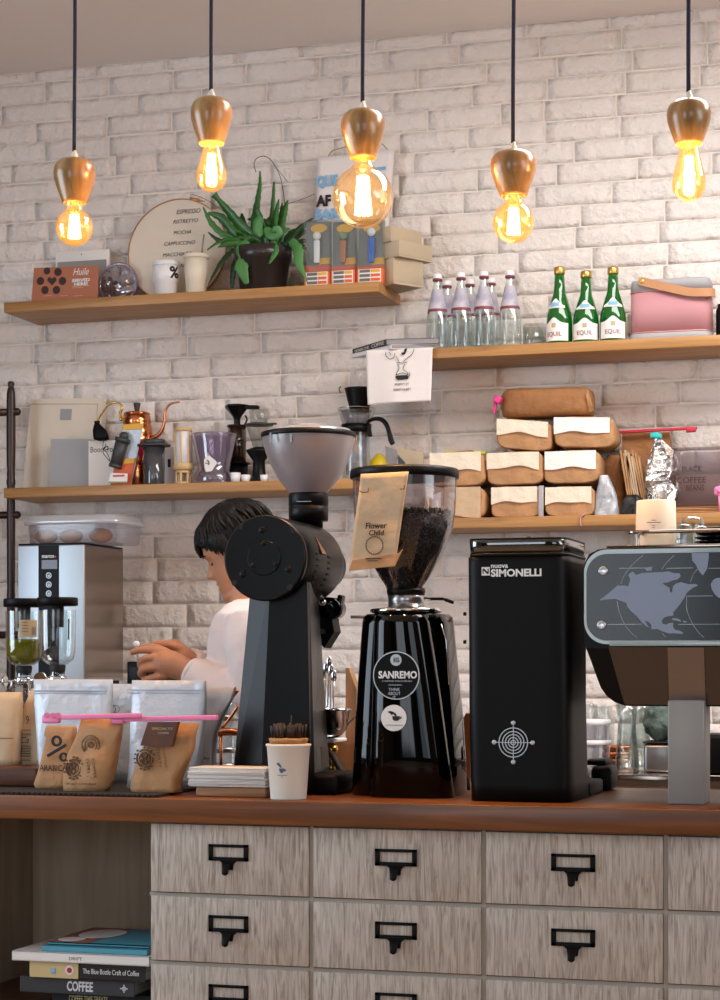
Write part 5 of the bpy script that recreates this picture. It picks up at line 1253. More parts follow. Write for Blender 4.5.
# pouch hanging from handle
b = MB(); Yp = 6.0; k2 = sz(100, Yp)
rings = [se_ring(X(uc, Yp), Yp, Z(100, v, Yp), a*k2, a*k2*.55, 3, 24, .004, 2) for v, a, uc in ((441, 3.5, 102), (439.5, 8.0, 101.5), (436, 8.2, 101), (430, 6.8, 99.5), (425, 3.2, 97.5), (423, 2.0, 97), (421, 2.6, 97))]
b.loft(rings); po = thing('drawstring_pouch', 'small black drawstring pouch hanging from the kettle handle', 'pouch', P(101, 441, Yp)); b.build('pouch_body', 'blackm', po)
b = MB(); b.tube([P(a, c, Yp-.01) for a, c in ((104, 438), (103, 448), (107, 453), (110, 461), (107, 458), (103, 452), (106, 444))], .0012, 6, sub=4); b.tube([P(a, c, Yp-.01) for a, c in ((105, 450), (108, 449), (107, 446), (104, 449))], .0016, 6, sub=4); b.build('drawstring', 'ink', po)
# hanging pack w/ dispenser
Y = 5.955; v_ = zb_(120, Y, ZLL)
t = thing('blister_pack', 'clear and orange blister pack holding a dark grey tool, leaning left of the press', 'pack', (X(120, Y), Y, ZLL))
fbox('orange_card', [(112, v_), (131, v_), (143.5, 424), (123, 425)], Y+.012, .002, 'zip', t)
fbox('orange_print', [(110, v_), (130, v_), (135.5, 458), (116, 459)], Y+.009, .0025, 'orange', t)
fbox('yellow_print', [(123.5, 424.5), (143, 423), (142, 429), (122, 430)], Y+.009, .0025, 'yellowp', t)
fbox('yellow_print', [(124, 459), (135, 458), (134, 463), (123, 464)], Y+.006, .0025, 'yellowp', t)
b = MB(); b.cyl(P(115.5, 466, Y), P(122.5, 440, Y), 6*sz(118, Y), 20, 6.8*sz(118, Y)); b.cyl(P(122.2, 442, Y), P(123.2, 438, Y), 7.8*sz(118, Y), 20); b.sph(P(124, 436.5, Y), 5*sz(118, Y)); b.cyl(P(114.8, 468, Y), P(115.8, 464, Y), 6.6*sz(118, Y), 20); b.build('dark_tool', 'grey' if False else 'book_dk', t, label='dark grey cylindrical tool')
fbox('white_sticker', [(108.5, 482.3), (127, 482.3), (127.5, 473.5), (110.5, 473)], Y-.014, .002, 'white', t); fbox('red_sticker_print', [(113, 477), (124.5, 476.5), (124.5, 474.6), (113, 475.1)], Y-.0148, .0008, 'red', t); fbox('green_sticker_edge', [(108.5, 483), (127, 483), (127, 481.5), (108.5, 481.5)], Y-.0148, .0008, 'olive', t)
# red thing behind the pack
o = fbox('red_folder', [(125, zb_(133, 6.03, ZLL)), (140, zb_(133, 6.03, ZLL)), (143, 440), (136, 441)], 6.03, .02, 'red', None); o.data.transform(TR((-X(133, 6.03), -6.03, -ZLL))); o.location = (X(133, 6.03), 6.03, ZLL); tag(o, 'dark red card sleeve half hidden between the blister pack and the grey press', 'sleeve')
# grey press
Y = 5.958; u = 154; k = sz(u, Y); x = X(u, Y)
t = thing('coffee_press', 'smoky grey cylindrical coffee press with a wide flange in front of the copper kettle', 'coffee press', (x, Y, ZLL))
b = MB(); b.lathe([(10.2*k, 0), (10.6*k, 1*k), (11*k, 38*k)], 40, (x, Y, ZLL)); b.build('press_chamber', mat('smoky_grey_plastic', '#4a4b4f', .08, .3, coat=.6), t)
V = se_ring(x, Y, ZLL+38.5*k, 16.5*k, 13*k, 2.6, 36); V2 = se_ring(x, Y, ZLL+40.5*k, 16.5*k, 13*k, 2.6, 36); b = MB(); b.loft([V, V2]); b.build('flange', 'book_dk', t)
b = MB(); b.lathe([(11.5*k, 40*k), (11.5*k, 44*k), (10.5*k, 45.5*k), (.0004, 45.5*k)], 36, (x, Y, ZLL)); b.build('plunger_cap', 'book_dk', t)
for q in (18, 25): 
    b = MB(); b.sph((x-11*k, Y-.005, ZLL+q*k), 1*k, 8, 6); b.build('measure_dot', 'ink', t)
# white cup with ear behind
Y = 6.095; u = 171; k = sz(u, Y); x = X(u, Y)
b = MB(); b.lathe([(11*k, 0), (13*k, 3*k), (16*k, 40*k), (17*k, 41*k), (15.5*k, 40*k), (12*k, 6*k), (.1*k, 5*k)], 36, (x, Y, ZLL)); t = thing('dripper_mug', 'white ceramic mug with a black print behind the cream brewing filter', 'mug', (x, Y, ZLL)); b.build('mug_body', 'whitep', t)
b = MB(); patch(b, [(14.2*k, 20*k), (15*k, 28*k)], .10, (x, Y, ZLL), faceang(x, Y)-.12); b.build('black_print', 'ink', t)
# cream filter cartridge
Y = 5.97; u = 183.5; k = sz(u, Y); x = X(u, Y)
t = thing('brewing_filter', 'cream framed cylindrical brewing filter with white mesh standing upright', 'filter', (x, Y, ZLL))
b = MB(); b.lathe([(8.2*k, 14*k), (10.2*k, 15*k), (10.2*k, 20*k), (9*k, 21*k)], 36, (x, Y, ZLL)); b.lathe([(8.6*k, 53*k), (8.8*k, 55*k), (8.4*k, 56.5*k), (7*k, 57*k), (.1*k, 57*k)], 36, (x, Y, ZLL)); b.lathe([(7*k, 0), (7.6*k, .5*k), (7.6*k, 2.4*k), (.1*k, 2.4*k)], 30, (x, Y, ZLL)); b.lathe([(7.4*k, 11*k), (7.6*k, 14*k)], 30, (x, Y, ZLL))
for i in range(6):
    a = i*PI/3+.55; b.bb(x+8.3*k*math.cos(a)-.0022, x+8.3*k*math.cos(a)+.0022, Y+8.3*k*math.sin(a)-.0022, Y+8.3*k*math.sin(a)+.0022, ZLL+20*k, ZLL+54*k)
    b.bb(x+6.8*k*math.cos(a)-.003, x+6.8*k*math.cos(a)+.003, Y+6.8*k*math.sin(a)-.003, Y+6.8*k*math.sin(a)+.003, ZLL+.5*k, ZLL+12*k)
b.build('frame', mat('tan_cream_plastic', '#cfae7c', .5), t)
b = MB(); b.lathe([(7.6*k, 20*k), (7.6*k, 54*k)], 30, (x, Y, ZLL)); b.build('mesh_screen', 'whitep', t)
# lilac clear dripper
Y = 5.985; u = 214; k = sz(u, Y); x = X(u, Y)
t = thing('plastic_dripper', 'clear lilac double walled plastic cup with a white fish-shaped sticker', 'cup', (x, Y, ZLL))
b = MB(); b.lathe([(20*k, 0), (21*k, 1*k), (20*k, 9*k), (16*k, 13*k), (17*k, 22*k), (22.5*k, 48*k), (23*k, 50*k), (21.5*k, 48.5*k), (11*k, 12*k), (10*k, 10*k), (.1*k, 10*k)], 48, (x, Y, ZLL)); b.build('outer_wall', 'lilac', t)
b = MB(); V = []; n = 48
for j in range(12):
    for i in range(n):
        a = 2*PI*i/n; f_ = j/11; r = (21*k+(9*k-21*k)*f_)*(.93+.02*((i+j) % 2)); V.append((x+r*math.cos(a), Y+r*math.sin(a), ZLL+47*k-(36*k)*f_))
b.add(V, [(j*n+i, j*n+(i+1) % n, (j+1)*n+(i+1) % n, (j+1)*n+i) for j in range(11) for i in range(n)], False); b.build('inner_cone', 'lilac', t)
Yq = Y-.056; b = MB(); b.prism([(P(a, c, Yq).x, P(a, c, Yq).z) for a, c in ((204, 460), (206, 457), (208, 452.5), (211, 457), (215, 460), (217.5, 463), (215, 466), (212, 471), (206, 472), (204.5, 467))], Yq-.001, Yq); b.build('fish_sticker', 'white', t)
b = MB(); b.tube([P(a, c, Yq-.0012) for a, c in ((207, 460), (209, 462), (208.5, 465))], .0018, 6, sub=3); b.tube([P(a, c, Yq-.0012) for a, c in ((205.5, 463), (208, 463.5))], .0014, 6); b.build('sticker_mark', 'ink', t)
# funnel brewer (dark)
Y = 6.08; u = 237; k = sz(u, Y); x = X(u, Y)
t = thing('coffee_brewer', 'tall dark brown brewer tube topped by a black hexagonal funnel on the left shelf', 'brewer', (x, Y, ZLL))
b = MB(); b.lathe([(11*k, 1*k), (11*k, 22*k)], 36, (x, Y, ZLL)); b.lathe([(13*k, 22*k), (13*k, 23.5*k)], 36, (x, Y, ZLL)); b.build('lower_body', 'black', t)
b = MB(); b.lathe([(9.2*k, 23*k), (9.4*k, 60*k)], 36, (x, Y, ZLL)); b.build('tube', mat('tinted_brown_tube', '#33231f', .1, .2, coat=.8), t)
b = MB(); b.lathe([(11*k, 59.5*k), (11*k, 61*k), (3.5*k, 62*k), (3.5*k, 67*k), (5*k, 70*k), (12.5*k, 79*k), (13*k, 80.5*k), (11*k, 81.5*k), (.1*k, 81.5*k)], 6, (x, Y, ZLL), smooth=False); b.build('funnel', 'black', t)
b = MB(); b.box((x+17*k, Y-.01, ZLL+78*k), (15*k, .02, 4*k), rotm(0, .05, 0), .004); b.tube([Vector((x+9*k, Y-.012, ZLL+60*k)), Vector((x+12*k, Y-.012, ZLL+66*k)), Vector((x+10*k, Y-.012, ZLL+70*k))], .003, 8, sub=4); b.build('handle', 'black', t)
# hand grinder w/ glass bowl
Y = 5.995; u = 259; k = sz(u, Y); x = X(u, Y)
t = thing('hand_grinder', 'glass and black hand grinder standing behind the frosted hopper bowl', 'hand grinder', (x, Y, ZLL))
b = MB(); b.lathe([(5*k, 33*k), (12.5*k, 56*k), (13*k, 57*k)], 32, (x, Y, ZLL), capt=False); b.lathe([(8.5*k, 60*k), (9.5*k, 73*k)], 32, (x, Y, ZLL)); b.build('glass_bowl', 'glass', t)
b = MB(); b.lathe([(4*k, 56.5*k), (14*k, 57.5*k), (14.2*k, 59*k), (9*k, 60.2*k)], 32, (x, Y, ZLL)); b.box((x+12*k, Y, ZLL+59*k), (13*k, .012, .006), None, .002); b.build('top_plate', 'book_dk', t)
b = MB(); b.lathe([(9*k, 0), (9*k, 3*k), (7*k, 6*k), (6*k, 22*k), (12.5*k, 31*k), (13*k, 33*k), (5*k, 36*k)], 32, (x, Y, ZLL)); b.build('base', 'black', t)
for i, (u, r, h, lab) in enumerate(((235.5, 5.2, 9.5, 'tiny white cup in front of the dark brewer tube'), (242, 5.5, 8, 'tiny white cup to the right of the other, at the foot of the dark brewer'), (264, 4, 6.5, 'tiny white cup just left of the frosted hopper bowl'))):
    Yq = 5.945+.0*i; kq = sz(u, Yq); b = MB(); b.lathe([(r*.8*kq, 0), (r*kq, h*kq), (r*.9*kq, h*kq), (r*.7*kq, 1*kq), (.01*kq, 1*kq)], 24, (X(u, Yq), Yq+(.03 if i == 1 else 0), ZLL)); tag(b.build('small_cup', 'whitep', origin=(X(u, Yq), Yq, ZLL)), lab, 'cup', 'tiny white cups on the left shelf')
# carafe
Y = 6.0; u = 356.5; k = sz(u, Y); x = X(u, Y)
t = thing('coffee_carafe', 'glass carafe with black collar, curved handle and black dripper on top', 'carafe', (x, Y, ZLL))
b = MB(); b.lathe([(13*k, 0), (14.2*k, 1.5*k), (14.2*k, 10*k), (12.8*k, 47*k), (13*k, 54*k), (14*k, 56*k), (18.5*k, 70*k), (19*k, 72*k)], 44, (x, Y, ZLL), capt=False); b.build('glass_body', 'glass', t)
b = MB(); b.lathe([(10.5*k, 6*k), (11*k, 48*k)], 36, (x, Y, ZLL)); b.lathe([(9.5*k, 55*k), (15.5*k, 70*k)], 36, (x, Y, ZLL)); b.build('inner_filter', 'tub', t)
b = MB(); b.lathe([(13.9*k, 47.5*k), (14.6*k, 47.5*k), (15.2*k, 56*k), (14.4*k, 56*k)], 40, (x, Y, ZLL)); b.box((x+14*k, Y-.012, ZLL+50*k), (.012, .02, 14*k), rotm(0, -.2, 0), .003); b.build('collar', 'black', t)
b = MB(); b.tube([P(a, c, Y-.012) for a, c in ((367, 422), (374, 419), (381, 419.5), (386, 424), (389, 432), (391, 440), (393, 444))], [.005, .006, .007, .0075, .0075, .0085, .0075], 12, sub=6); b.build('handle', 'black', t)
b = MB(); b.lathe([(.1*k, 68*k), (9*k, 68*k), (10.5*k, 74*k), (14.5*k, 90*k), (15.2*k, 92*k), (14*k, 92.5*k), (9*k, 76*k), (.1*k, 75*k)], 40, (x+3*k, Y, ZLL)); b.build('black_dripper', 'black', t)
b = MB(); b.tube([P(a, c, Y-.02) for a, c in ((341, 386.5), (339, 389), (340.5, 393))], .0018, 6, sub=3); b.build('dripper_spout', 'black', t)
b = MB(); b.tube([Vector((x+18.8*k*math.cos(a), Y+18.8*k*math.sin(a), ZLL+72*k)) for a in [2*PI*i/32 for i in range(32)]], .0013, 6, closed=True); b.build('glass_rim', 'chrome', t)
Y = 6.07; x = X(379, Y); k = sz(379, Y); b = MB(); b.lathe([(.1*k, 0), (2.5*k, .5*k), (8*k, 6*k), (10*k, 13*k), (9*k, 21*k), (4*k, 26*k), (2*k, 28.5*k), (.1*k, 29*k)], 32, mx=TR((x, Y, ZLL))); tag(b.build('lemon', 'yellow', origin=(x, Y, ZLL)), 'bright yellow lemon beside the glass carafe', 'lemon')
Y = 5.95; v_ = zb_(400, Y, ZLL)
for i, (pts, Yq, m, lab) in enumerate((([(388, v_), (397, v_), (396, 450), (385, 446)], 6.06, 'greyrub', 'grey envelope leaning behind the lemon'), ([(398, v_), (404, v_), (404.5, 462), (398, 455)], 5.99, 'book_dk', 'thin dark folder edge between the grey envelope and the beige one'), ([(401, v_), (424, v_), (423, 453), (398, 447)], 6.03, 'card', 'beige envelope leaning against the bricks right of the lemon'))):
    o = fbox('envelope', pts, Yq, .006, m, None); c_ = Vector((X(400, Yq), Yq, ZLL)); o.data.transform(TR(-c_)); o.location = c_; tag(o, lab, 'envelope')

# ================================================================== lower right shelf: coffee bags
def coffee_bag(u0, v0, u1, v1, Y, lab, seed, skew=0.0, flap=.5, z0=None, lm='label', tilt=0.0, d=.19, km='kraft'):
    z0_ = z0; um = (u0+u1)/2; xa, xb = X(u0, Y), X(u1, Y); zb, zt = (Z(um, v1, Y) if z0 is None else z0), Z(um, v0, Y)
    cx, cz = (xa+xb)/2, (zb+zt)/2; a, h = (xb-xa)/2, (zt-zb)/2
    t = thing('coffee_bag', lab, 'coffee bag', (cx, Y+d/2, zb), 'kraft coffee bags stacked on the right shelf')
    rings = []
    for y, s, p in ((0, .93, 5), (.006, .985, 5), (.03, 1.0, 4), (d*.5, .99, 3.2), (d*.8, .95, 3), (d*.95, .85, 3), (d, .7, 3)):
        r = []
        for i in range(44):
            q = 2*PI*i/44; c, s_ = math.cos(q), math.sin(q)
            xx = a*s*math.copysign(abs(c)**(2/p), c); zz_ = h*s*math.copysign(abs(s_)**(2/p), s_)
            kx = noise.noise(Vector((xx*20+seed*3, y*14, zz_*20)))*.005; f_ = 1+kx/max(.02, math.hypot(xx, zz_))
            xx *= f_; zz_ = max(-h, min(h, zz_*f_)); r.append(Vector((cx+xx+skew*(zz_/h), Y+y, cz+zz_+tilt*xx)))
        rings.append(r)
    b = MB(); b.loft(rings); b.build('bag_body', km, t)
    # white paper flap folded over the upper front
    rs = random.Random(seed); n = 16; V = []; Fc = []
    lx0, lx1 = cx-a*.97, cx+a*.86
    for j in range(7):
        for i in range(n+1):
            f_ = i/n; low = zt-(2*h)*(flap+.10*math.sin(f_*PI)*(1 if seed % 2 else .5)*-1+.03*math.sin(f_*9+seed))
            xx = lx0+(lx1-lx0)*f_; zz_ = (zt-.003)+(low-zt+.003)*j/6
            V.append((xx+skew*((zz_-cz)/h), Y-.0025-.004*math.sin(PI*f_)*(j/6)-.002*abs(noise.noise(Vector((xx*30, zz_*30, seed)))), zz_+tilt*(xx-cx)))
    for j in range(6):
        for i in range(n): q = j*(n+1)+i; Fc.append((q, q+1, q+n+2, q+n+1))
    n0 = len(V); V += [(p[0], p[1]+.002, p[2]) for p in V]; Fc += [[n0+i for i in f[::-1]] for f in Fc]
    ed = [i for i in range(n+1)]+[j*(n+1)+n for j in range(1, 7)]+[6*(n+1)+i for i in range(n-1, -1, -1)]+[j*(n+1) for j in range(5, 0, -1)]
    Fc += [(ed[i], ed[(i+1) % len(ed)], n0+ed[(i+1) % len(ed)], n0+ed[i]) for i in range(len(ed))]
    b = MB(); b.add(V, Fc, False); b.build('paper_flap', lm, t); return t
YB = 5.955; kB = sz(500, YB); vb = zb_(500, YB, ZLR); z1_, z2_, z3_ = ZLR, ZLR+32.8*kB, ZLR+67.5*kB
coffee_bag(424, vb-31.5, 485, 0, YB, 'kraft coffee bag, bottom row, leftmost, partly behind the clear hopper', 1, z0=z1_, flap=1.0, lm='kraftl')
coffee_bag(490.5, vb-32, 541, 0, YB, 'kraft coffee bag with white flap, bottom row, middle one', 2, z0=z1_, flap=.55)
coffee_bag(544.5, vb-32, 595, 0, YB, 'kraft coffee bag in the bottom row at right, narrow white flap halfway down', 3, z0=z1_, flap=.62)
coffee_bag(429, vb-66.5, 485, 0, YB, 'kraft coffee bag with cream flap, second row, leftmost', 4, z0=z2_, flap=.58)
coffee_bag(486, vb-66.5, 543, 0, YB, 'kraft coffee bag with white flap, second row, middle one', 5, z0=z2_, flap=.55)
coffee_bag(544, vb-68, 600, 0, YB, 'kraft coffee bag with bright white flap, second row, rightmost', 6, z0=z2_+.0, flap=.58, lm='whitec')
coffee_bag(496, vb-98.5, 552, 0, YB+.01, 'kraft coffee bag with cream flap, third row, left one', 7, z0=z3_, flap=.55, tilt=-.1)
coffee_bag(553, vb-101.5, 614, 0, YB+.005, 'kraft coffee bag with white flap, third row, right one', 8, z0=z3_+.001, flap=.55, lm='whitec', tilt=-.04)
Yq = YB+.03; t = thing('coffee_bag', 'long darker kraft bag with a pink clip lying on top of the bag stack', 'coffee bag', (X(545, Yq), Yq, z3_+34*kB), 'kraft coffee bags stacked on the right shelf')
zt0 = z3_+34.0*kB; rings = []
for u, v0, v1, s in ((497, 395, 406, .15), (500, 391, 415, .45), (505, 387.5, 417.5, .8), (515, 387, 418, .95), (545, 386.5, 418.5, 1), (575, 385.5, 417.5, 1), (585, 386, 416.5, .95), (589, 389, 413, .7), (591, 397, 408, .3)):
    x = X(u, Yq); zc = (Z(u, v0, Yq)+Z(u, v1, Yq))/2; h = (Z(u, v0, Yq)-Z(u, v1, Yq))/2
    rings.append([Vector((x+noise.noise(Vector((i, u, 0)))*.002, Yq+.055+.06*s*math.copysign(abs(math.cos(q))**.6, math.cos(q)), max(zt0+.001, zc+h*math.copysign(abs(math.sin(q))**.6, math.sin(q))))) for i, q in enumerate([2*PI*i/28 for i in range(28)])])
b = MB(); b.loft(rings); b.build('bag_body', 'kraftd', t)
b = MB(); p = P(498, 400, Yq); b.box(p, (.022, .03, .022), rotm(0, .4, 0), .004); b.box(P(495, 407, Yq), (.008, .012, .04), rotm(0, .15, 0), .002); b.build('pink_clip', 'hotpink', t, label='hot pink clip')
b = MB(); b.add([P(588, 388, Yq-.01), P(594, 410, Yq-.01), P(590, 412, Yq), P(586, 396, Yq-.01), P(588, 388, Yq-.008), P(594, 410, Yq-.008), P(590, 412, Yq+.002), P(586, 396, Yq-.008)], [(0, 1, 2, 3), (7, 6, 5, 4), (0, 4, 5, 1), (1, 5, 6, 2), (2, 6, 7, 3), (3, 7, 4, 0)]); b.build('loose_corner', 'kraft', t)
# lime clip on second row
Yq = YB+.06; t = thing('bag_clip', 'lime green clip strip on the second-row kraft bags, left end', 'clip', P(470, 451, Yq)); z0 = z2_+34*kB
b = MB(); b.box((X(450, Yq), Yq, z0+.008), (.03, .012, .008), rotm(0, .1, 0), .002); b.box((X(479, Yq), Yq, z0+.004), (.045, .012, .010), rotm(0, .1, 0), .002); b.build('clip_bar', 'lime', t)
b = MB(); b.box((X(460, Yq), Yq-.005, z0+.005), (.09, .05, .004), rotm(0, -.06, 0), .001); b.build('brown_fold', 'kraftd', t)
b = MB(); b.bb(X(539, YB), X(544, YB), YB-.008, YB-.004, ZLR, ZLR+31*kB, .001); tag(b.build('paper_strip', 'zipd', origin=(X(541.5, YB), YB-.006, ZLR)), 'grey white paper strip standing between the two right bottom-row bags', 'paper strip')
# green and teal packet left end seen through the hopper
Yq = 5.97; o = fbox('tea_packet', [(400, zb_(410, Yq, ZLR)), (422, zb_(410, Yq, ZLR)), (422, 507), (400, 505)], Yq, .03, 'olive', None); c_ = Vector((X(410, Yq), Yq, ZLR)); o.data.transform(TR(-c_)); o.location = c_; tag(o, 'sage green packet seen through the clear hopper on the right shelf', 'packet')
# crumpled small white bag
def standbag(name, rings_px, Y, dd, m, label, cat, group=None, seed=0, jit=.006, z0=None, p=3, n=36, rough=1.0):
    """rings_px: (v, u_left, u_right, depth_m)"""
    dense = []
    for i in range(len(rings_px)-1):
        for j in range(3): dense.append(tuple(p_+(q_-p_)*j/3 for p_, q_ in zip(rings_px[i], rings_px[i+1])))
    rings_px = dense+[rings_px[-1]]
    um = (rings_px[0][1]+rings_px[0][2])/2; zb = Z(um, rings_px[0][0], Y) if z0 is None else z0; off = zb-Z(um, rings_px[0][0], Y)
    t = thing(name, label, cat, (X(um, Y), Y+dd, zb), group); R = []
    for v, ul, ur, dp in rings_px:
        uc = (ul+ur)/2; a = (X(ur, Y)-X(ul, Y))/2; cx = (X(ur, Y)+X(ul, Y))/2; z = Z(uc, v, Y)+off*(1 if True else 0)
        r = se_ring(cx, Y+dd, z, a, dp, p, n)
        for i, q in enumerate(r):
            k_ = noise.noise(Vector((q.x*22+seed*5, q.y*22, q.z*16+seed)))*jit+noise.noise(Vector((q.x*60+seed*5, q.y*60, q.z*50+seed)))*jit*.4
            q.y += k_; q.x += k_*.6
            q.y = q.y
        R.append(r)
    b = MB(); b.loft(R, smooth=(jit < .005)); b.build('bag_body', m, t); return t
standbag('paper_bag', [(517, 592, 617, .035), (510, 592, 617, .035), (500, 593, 616, .03), (490, 596, 613, .025), (482, 598, 609, .016), (476, 599, 607, .008)], 5.94, .04, 'zipd', 'small crumpled white paper bag right of the bottom row of coffee bags', 'paper bag', seed=4, jit=.012, z0=ZLR)
standbag('paper_bag', [(517, 598, 624, .03), (480, 600, 622, .03), (460, 602, 618, .025), (453, 606, 616, .01)], 6.06, .04, 'kraftd', 'dark brown paper bag standing behind the crumpled white bag', 'paper bag', seed=6, jit=.01, z0=ZLR)
o = fbox('kraft_board', [(622, zb_(650, 6.11, ZLR)), (680, zb_(650, 6.11, ZLR)), (669, 432), (622, 433)], 6.11, .02, 'kraftd', None); c_ = Vector((X(650, 6.11), 6.11, ZLR)); o.data.transform(TR(-c_)); o.location = c_; tag(o, 'tall kraft pouch clipped with a crimson bar behind the foil bag', 'pouch')
text('DAIDEDEW', 626, 435, 650, 438.4, 6.1094, 'inkb', o) if False else None
t = thing('bag_clip', 'long crimson clip bar across the top of the kraft pouch', 'clip', P(650, 432, 6.09)); b = MB()
b.box((P(604, 431, 6.09)+P(697, 430, 6.09))/2, ((X(697, 6.09)-X(604, 6.09)), .012, .009), rotm(0, .0+math.radians(-1.2), 0), .002); b.box(P(691, 430, 6.085), (.03, .016, .014), rotm(0, -.05, 0), .003); b.build('clip_bar', 'red', t)
# folded paper bags
for i, (uu, m, lab) in enumerate(((622.5, 'kraft', 'folded brown paper bag edge, left of the folded pair'), (630, 'kraftl', 'folded kraft paper bag standing on edge left of the foil bag'), (637, 'kraft', 'folded kraft paper bag second in the pair left of the foil bag'))):
    Yq = 6.0; h = (zb_(uu, Yq, ZLR)-(450 if i else 453)); v0 = zb_(uu, Yq, ZLR)
    dx = -6 if i else -3
    t = thing('folded_bag', lab, 'paper bag', (X(uu+8, Yq), Yq, ZLR), 'folded kraft bags on the right shelf'); b = MB()
    for j in range(3):
        b.add([P(uu+8+j*1.6, v0, Yq), P(uu+8+j*1.6+1.2, v0, Yq), P(uu+dx+j*3.2+2, 450+j*3, Yq), P(uu+dx+j*3.2, 450+j*3, Yq)]+[P(uu+8+j*1.6, v0, Yq)+Vector((.002, .09, 0)), P(uu+8+j*1.6+1.2, v0, Yq)+Vector((.002, .09, 0)), P(uu+dx+j*3.2+2, 450+j*3, Yq)+Vector((.0, .09, 0)), P(uu+dx+j*3.2, 450+j*3, Yq)+Vector((0, .09, 0))],
              [(0, 1, 2, 3), (7, 6, 5, 4), (0, 4, 5, 1), (1, 5, 6, 2), (2, 6, 7, 3), (3, 7, 4, 0)])
    b.build('paper_layers', m, t)
standbag('foil_pouch', [(517, 619, 643, .025), (506, 620, 643, .024), (499, 622, 640, .02), (496, 624, 636, .01)], 5.95, .03, 'book_blk', 'short black and grey foil pouch low on the shelf beside the folded bags', 'pouch', seed=9, jit=.012, z0=ZLR)
# silver foil bag with teal clip
t = standbag('foil_bag', [(zb_(661, 5.96, ZLR), 641, 676, .035), (505, 643, 675, .034), (490, 642, 677, .03), (480, 645, 672, .025), (470, 643, 674, .024), (458, 646, 671, .018), (447, 650, 665, .012), (438, 652, 661, .007), (434, 652.5, 660, .006)], 5.96, .045, 'foil', 'crumpled silver foil bag closed with a teal clip behind the cream canister', 'foil bag', seed=11, jit=.02, z0=ZLR, n=22)
b = MB(); b.box(P(656, 436, 5.99), (.034, .02, .014), rotm(0, .1, 0), .003); b.box(P(656, 433.5, 5.99), (.018, .014, .008), None, .002); b.build('teal_clip', 'teal', t, label='teal clip')
b = MB(); V = [P(658, 439, 5.99), P(662, 440, 5.99), P(674, 451, 5.985), P(672, 460, 5.985)]; b.add(V+[v+Vector((0, .003, 0)) for v in V], [(0, 1, 2, 3), (7, 6, 5, 4), (0, 4, 5, 1), (1, 5, 6, 2), (2, 6, 7, 3), (3, 7, 4, 0)]); b.build('loose_tail', 'foil', t)
# clear bin with lettering
Y = 6.0; b = MB(); t = thing('clear_bin', 'clear grey plastic bin with handwritten lettering at the right end of the shelf', 'bin', (X(700, Y), Y+.06, ZLR))
xa, xb = X(671, Y), X(733, Y); zt = Z(700, 447, Y); zb = ZLR+.024
b.loft([se_ring((xa+xb)/2, Y+.07, z, (xb-xa)/2*s, .07*s, 6, 48) for z, s in ((zb+.001, .93), (zb+.01, .96), (zt-.01, 1), (zt, 1.03))], cap1=False); b.build('bin_body', glass('grey_bin_plastic', '#d4cacb', .2, .12, body=.15, bcol='#b5aeb2'), t)
for s, u0, v0, u1, v1 in (('BLACK', 682, 466, 702, 471.5), ('COFFEE', 677, 477, 706, 483), ('BEANS', 686, 485, 704, 490.5)): text(s, u0, v0, u1, v1, Y-.002, 'plum', t)
b = MB(); b.loft([se_ring((xa+xb)/2, Y+.07, z, (xb-xa)/2*.9, .06, 6, 48) for z in (zb+.004, Z(700, 474, Y))]); b.build('contents', mat('pinkish_powder', '#a88f88', .9), t)
# pile of kraft envelopes under / in front
for i in range(5):
    z0 = ZLR+i*.0045; b = MB(); w_ = .17; b.box((X(700, 5.99)+.004*math.sin(i*2.3), 6.03, z0+.002), (w_+.01*math.sin(i), .13, .004), rotm(0, 0, .04*math.sin(i*3)), .0015)
    tag(b.build('kraft_envelope', 'kraft' if i % 2 else 'kraftd', origin=(X(700, 5.99), 6.03, z0)), ['kraft envelope at the very bottom of the pile under the clear bin', 'kraft envelope second from the bottom of the pile under the clear bin', 'kraft envelope in the middle of the pile under the clear bin', 'kraft envelope second from the top of the pile under the clear bin', 'kraft envelope on top of the pile, directly under the clear bin'][i], 'envelope', 'flat kraft envelopes')
b = MB(); 
for a in range(5): b.sph(P(719+2.5*math.cos(a*1.256), 491+2.5*math.sin(a*1.256), 5.94), .009, 12, 8, (1, .5, 1))
b.sph(P(719, 491, 5.935), .006); b.tube([P(719, 494, 5.94), Vector((X(720, 5.94), 5.94, ZLR))], .003, 8); tag(b.build('flower_clip', 'pink', origin=(X(719, 5.94), 5.94, ZLR)), 'pink flower-shaped clip at the right photo edge on the shelf', 'clip')
# little ribbon on shelf edge
b = MB(); b.tube([P(a, c, SF-.004) for a, c in ((585, 514), (581, 517), (580.5, 522), (581, 526))], .004, 8, flat=.5, sub=4); tag(b.build('ribbon', mat('pale_pink_ribbon', '#c89a98', .7), origin=P(581, 520, SF-.004)), 'tiny pale pink ribbon hanging on the front edge of the right shelf', 'ribbon')
# ================================================================== turned wood rack at the left
Y = 6.02; k = sz(11, Y); x = X(11, Y)
t = thing('wooden_rack', 'dark turned-wood rack post with cross rails at the left edge beside the shelves', 'rack', (x, Y, 0))
z = lambda v: Z(11, v, Y)
pr = [(4.0, 1200), (4.3, 900), (4.3, 700), (4.6, 640), (4.0, 600), (4.4, 596), (4.0, 590), (4.4, 520), (4.0, 486), (4.6, 484), (4.6, 481), (4.0, 478), (4.2, 474), (3.8, 470), (4.3, 466), (4.6, 450), (4.6, 420), (4.5, 400), (4.2, 393), (3.2, 388), (2.6, 387), (3.4, 385), (3.4, 383), (2.4, 381.5), (.0004, 381)]
b = MB(); b.lathe([(max(.0008, r*k), z(v)) for r, v in pr if v < 1190], 20, (x, Y, 0)); b.cyl((x, Y, 0), (x, Y, z(899)), 4.3*k, 20); b.build('post', 'darkwood', t)
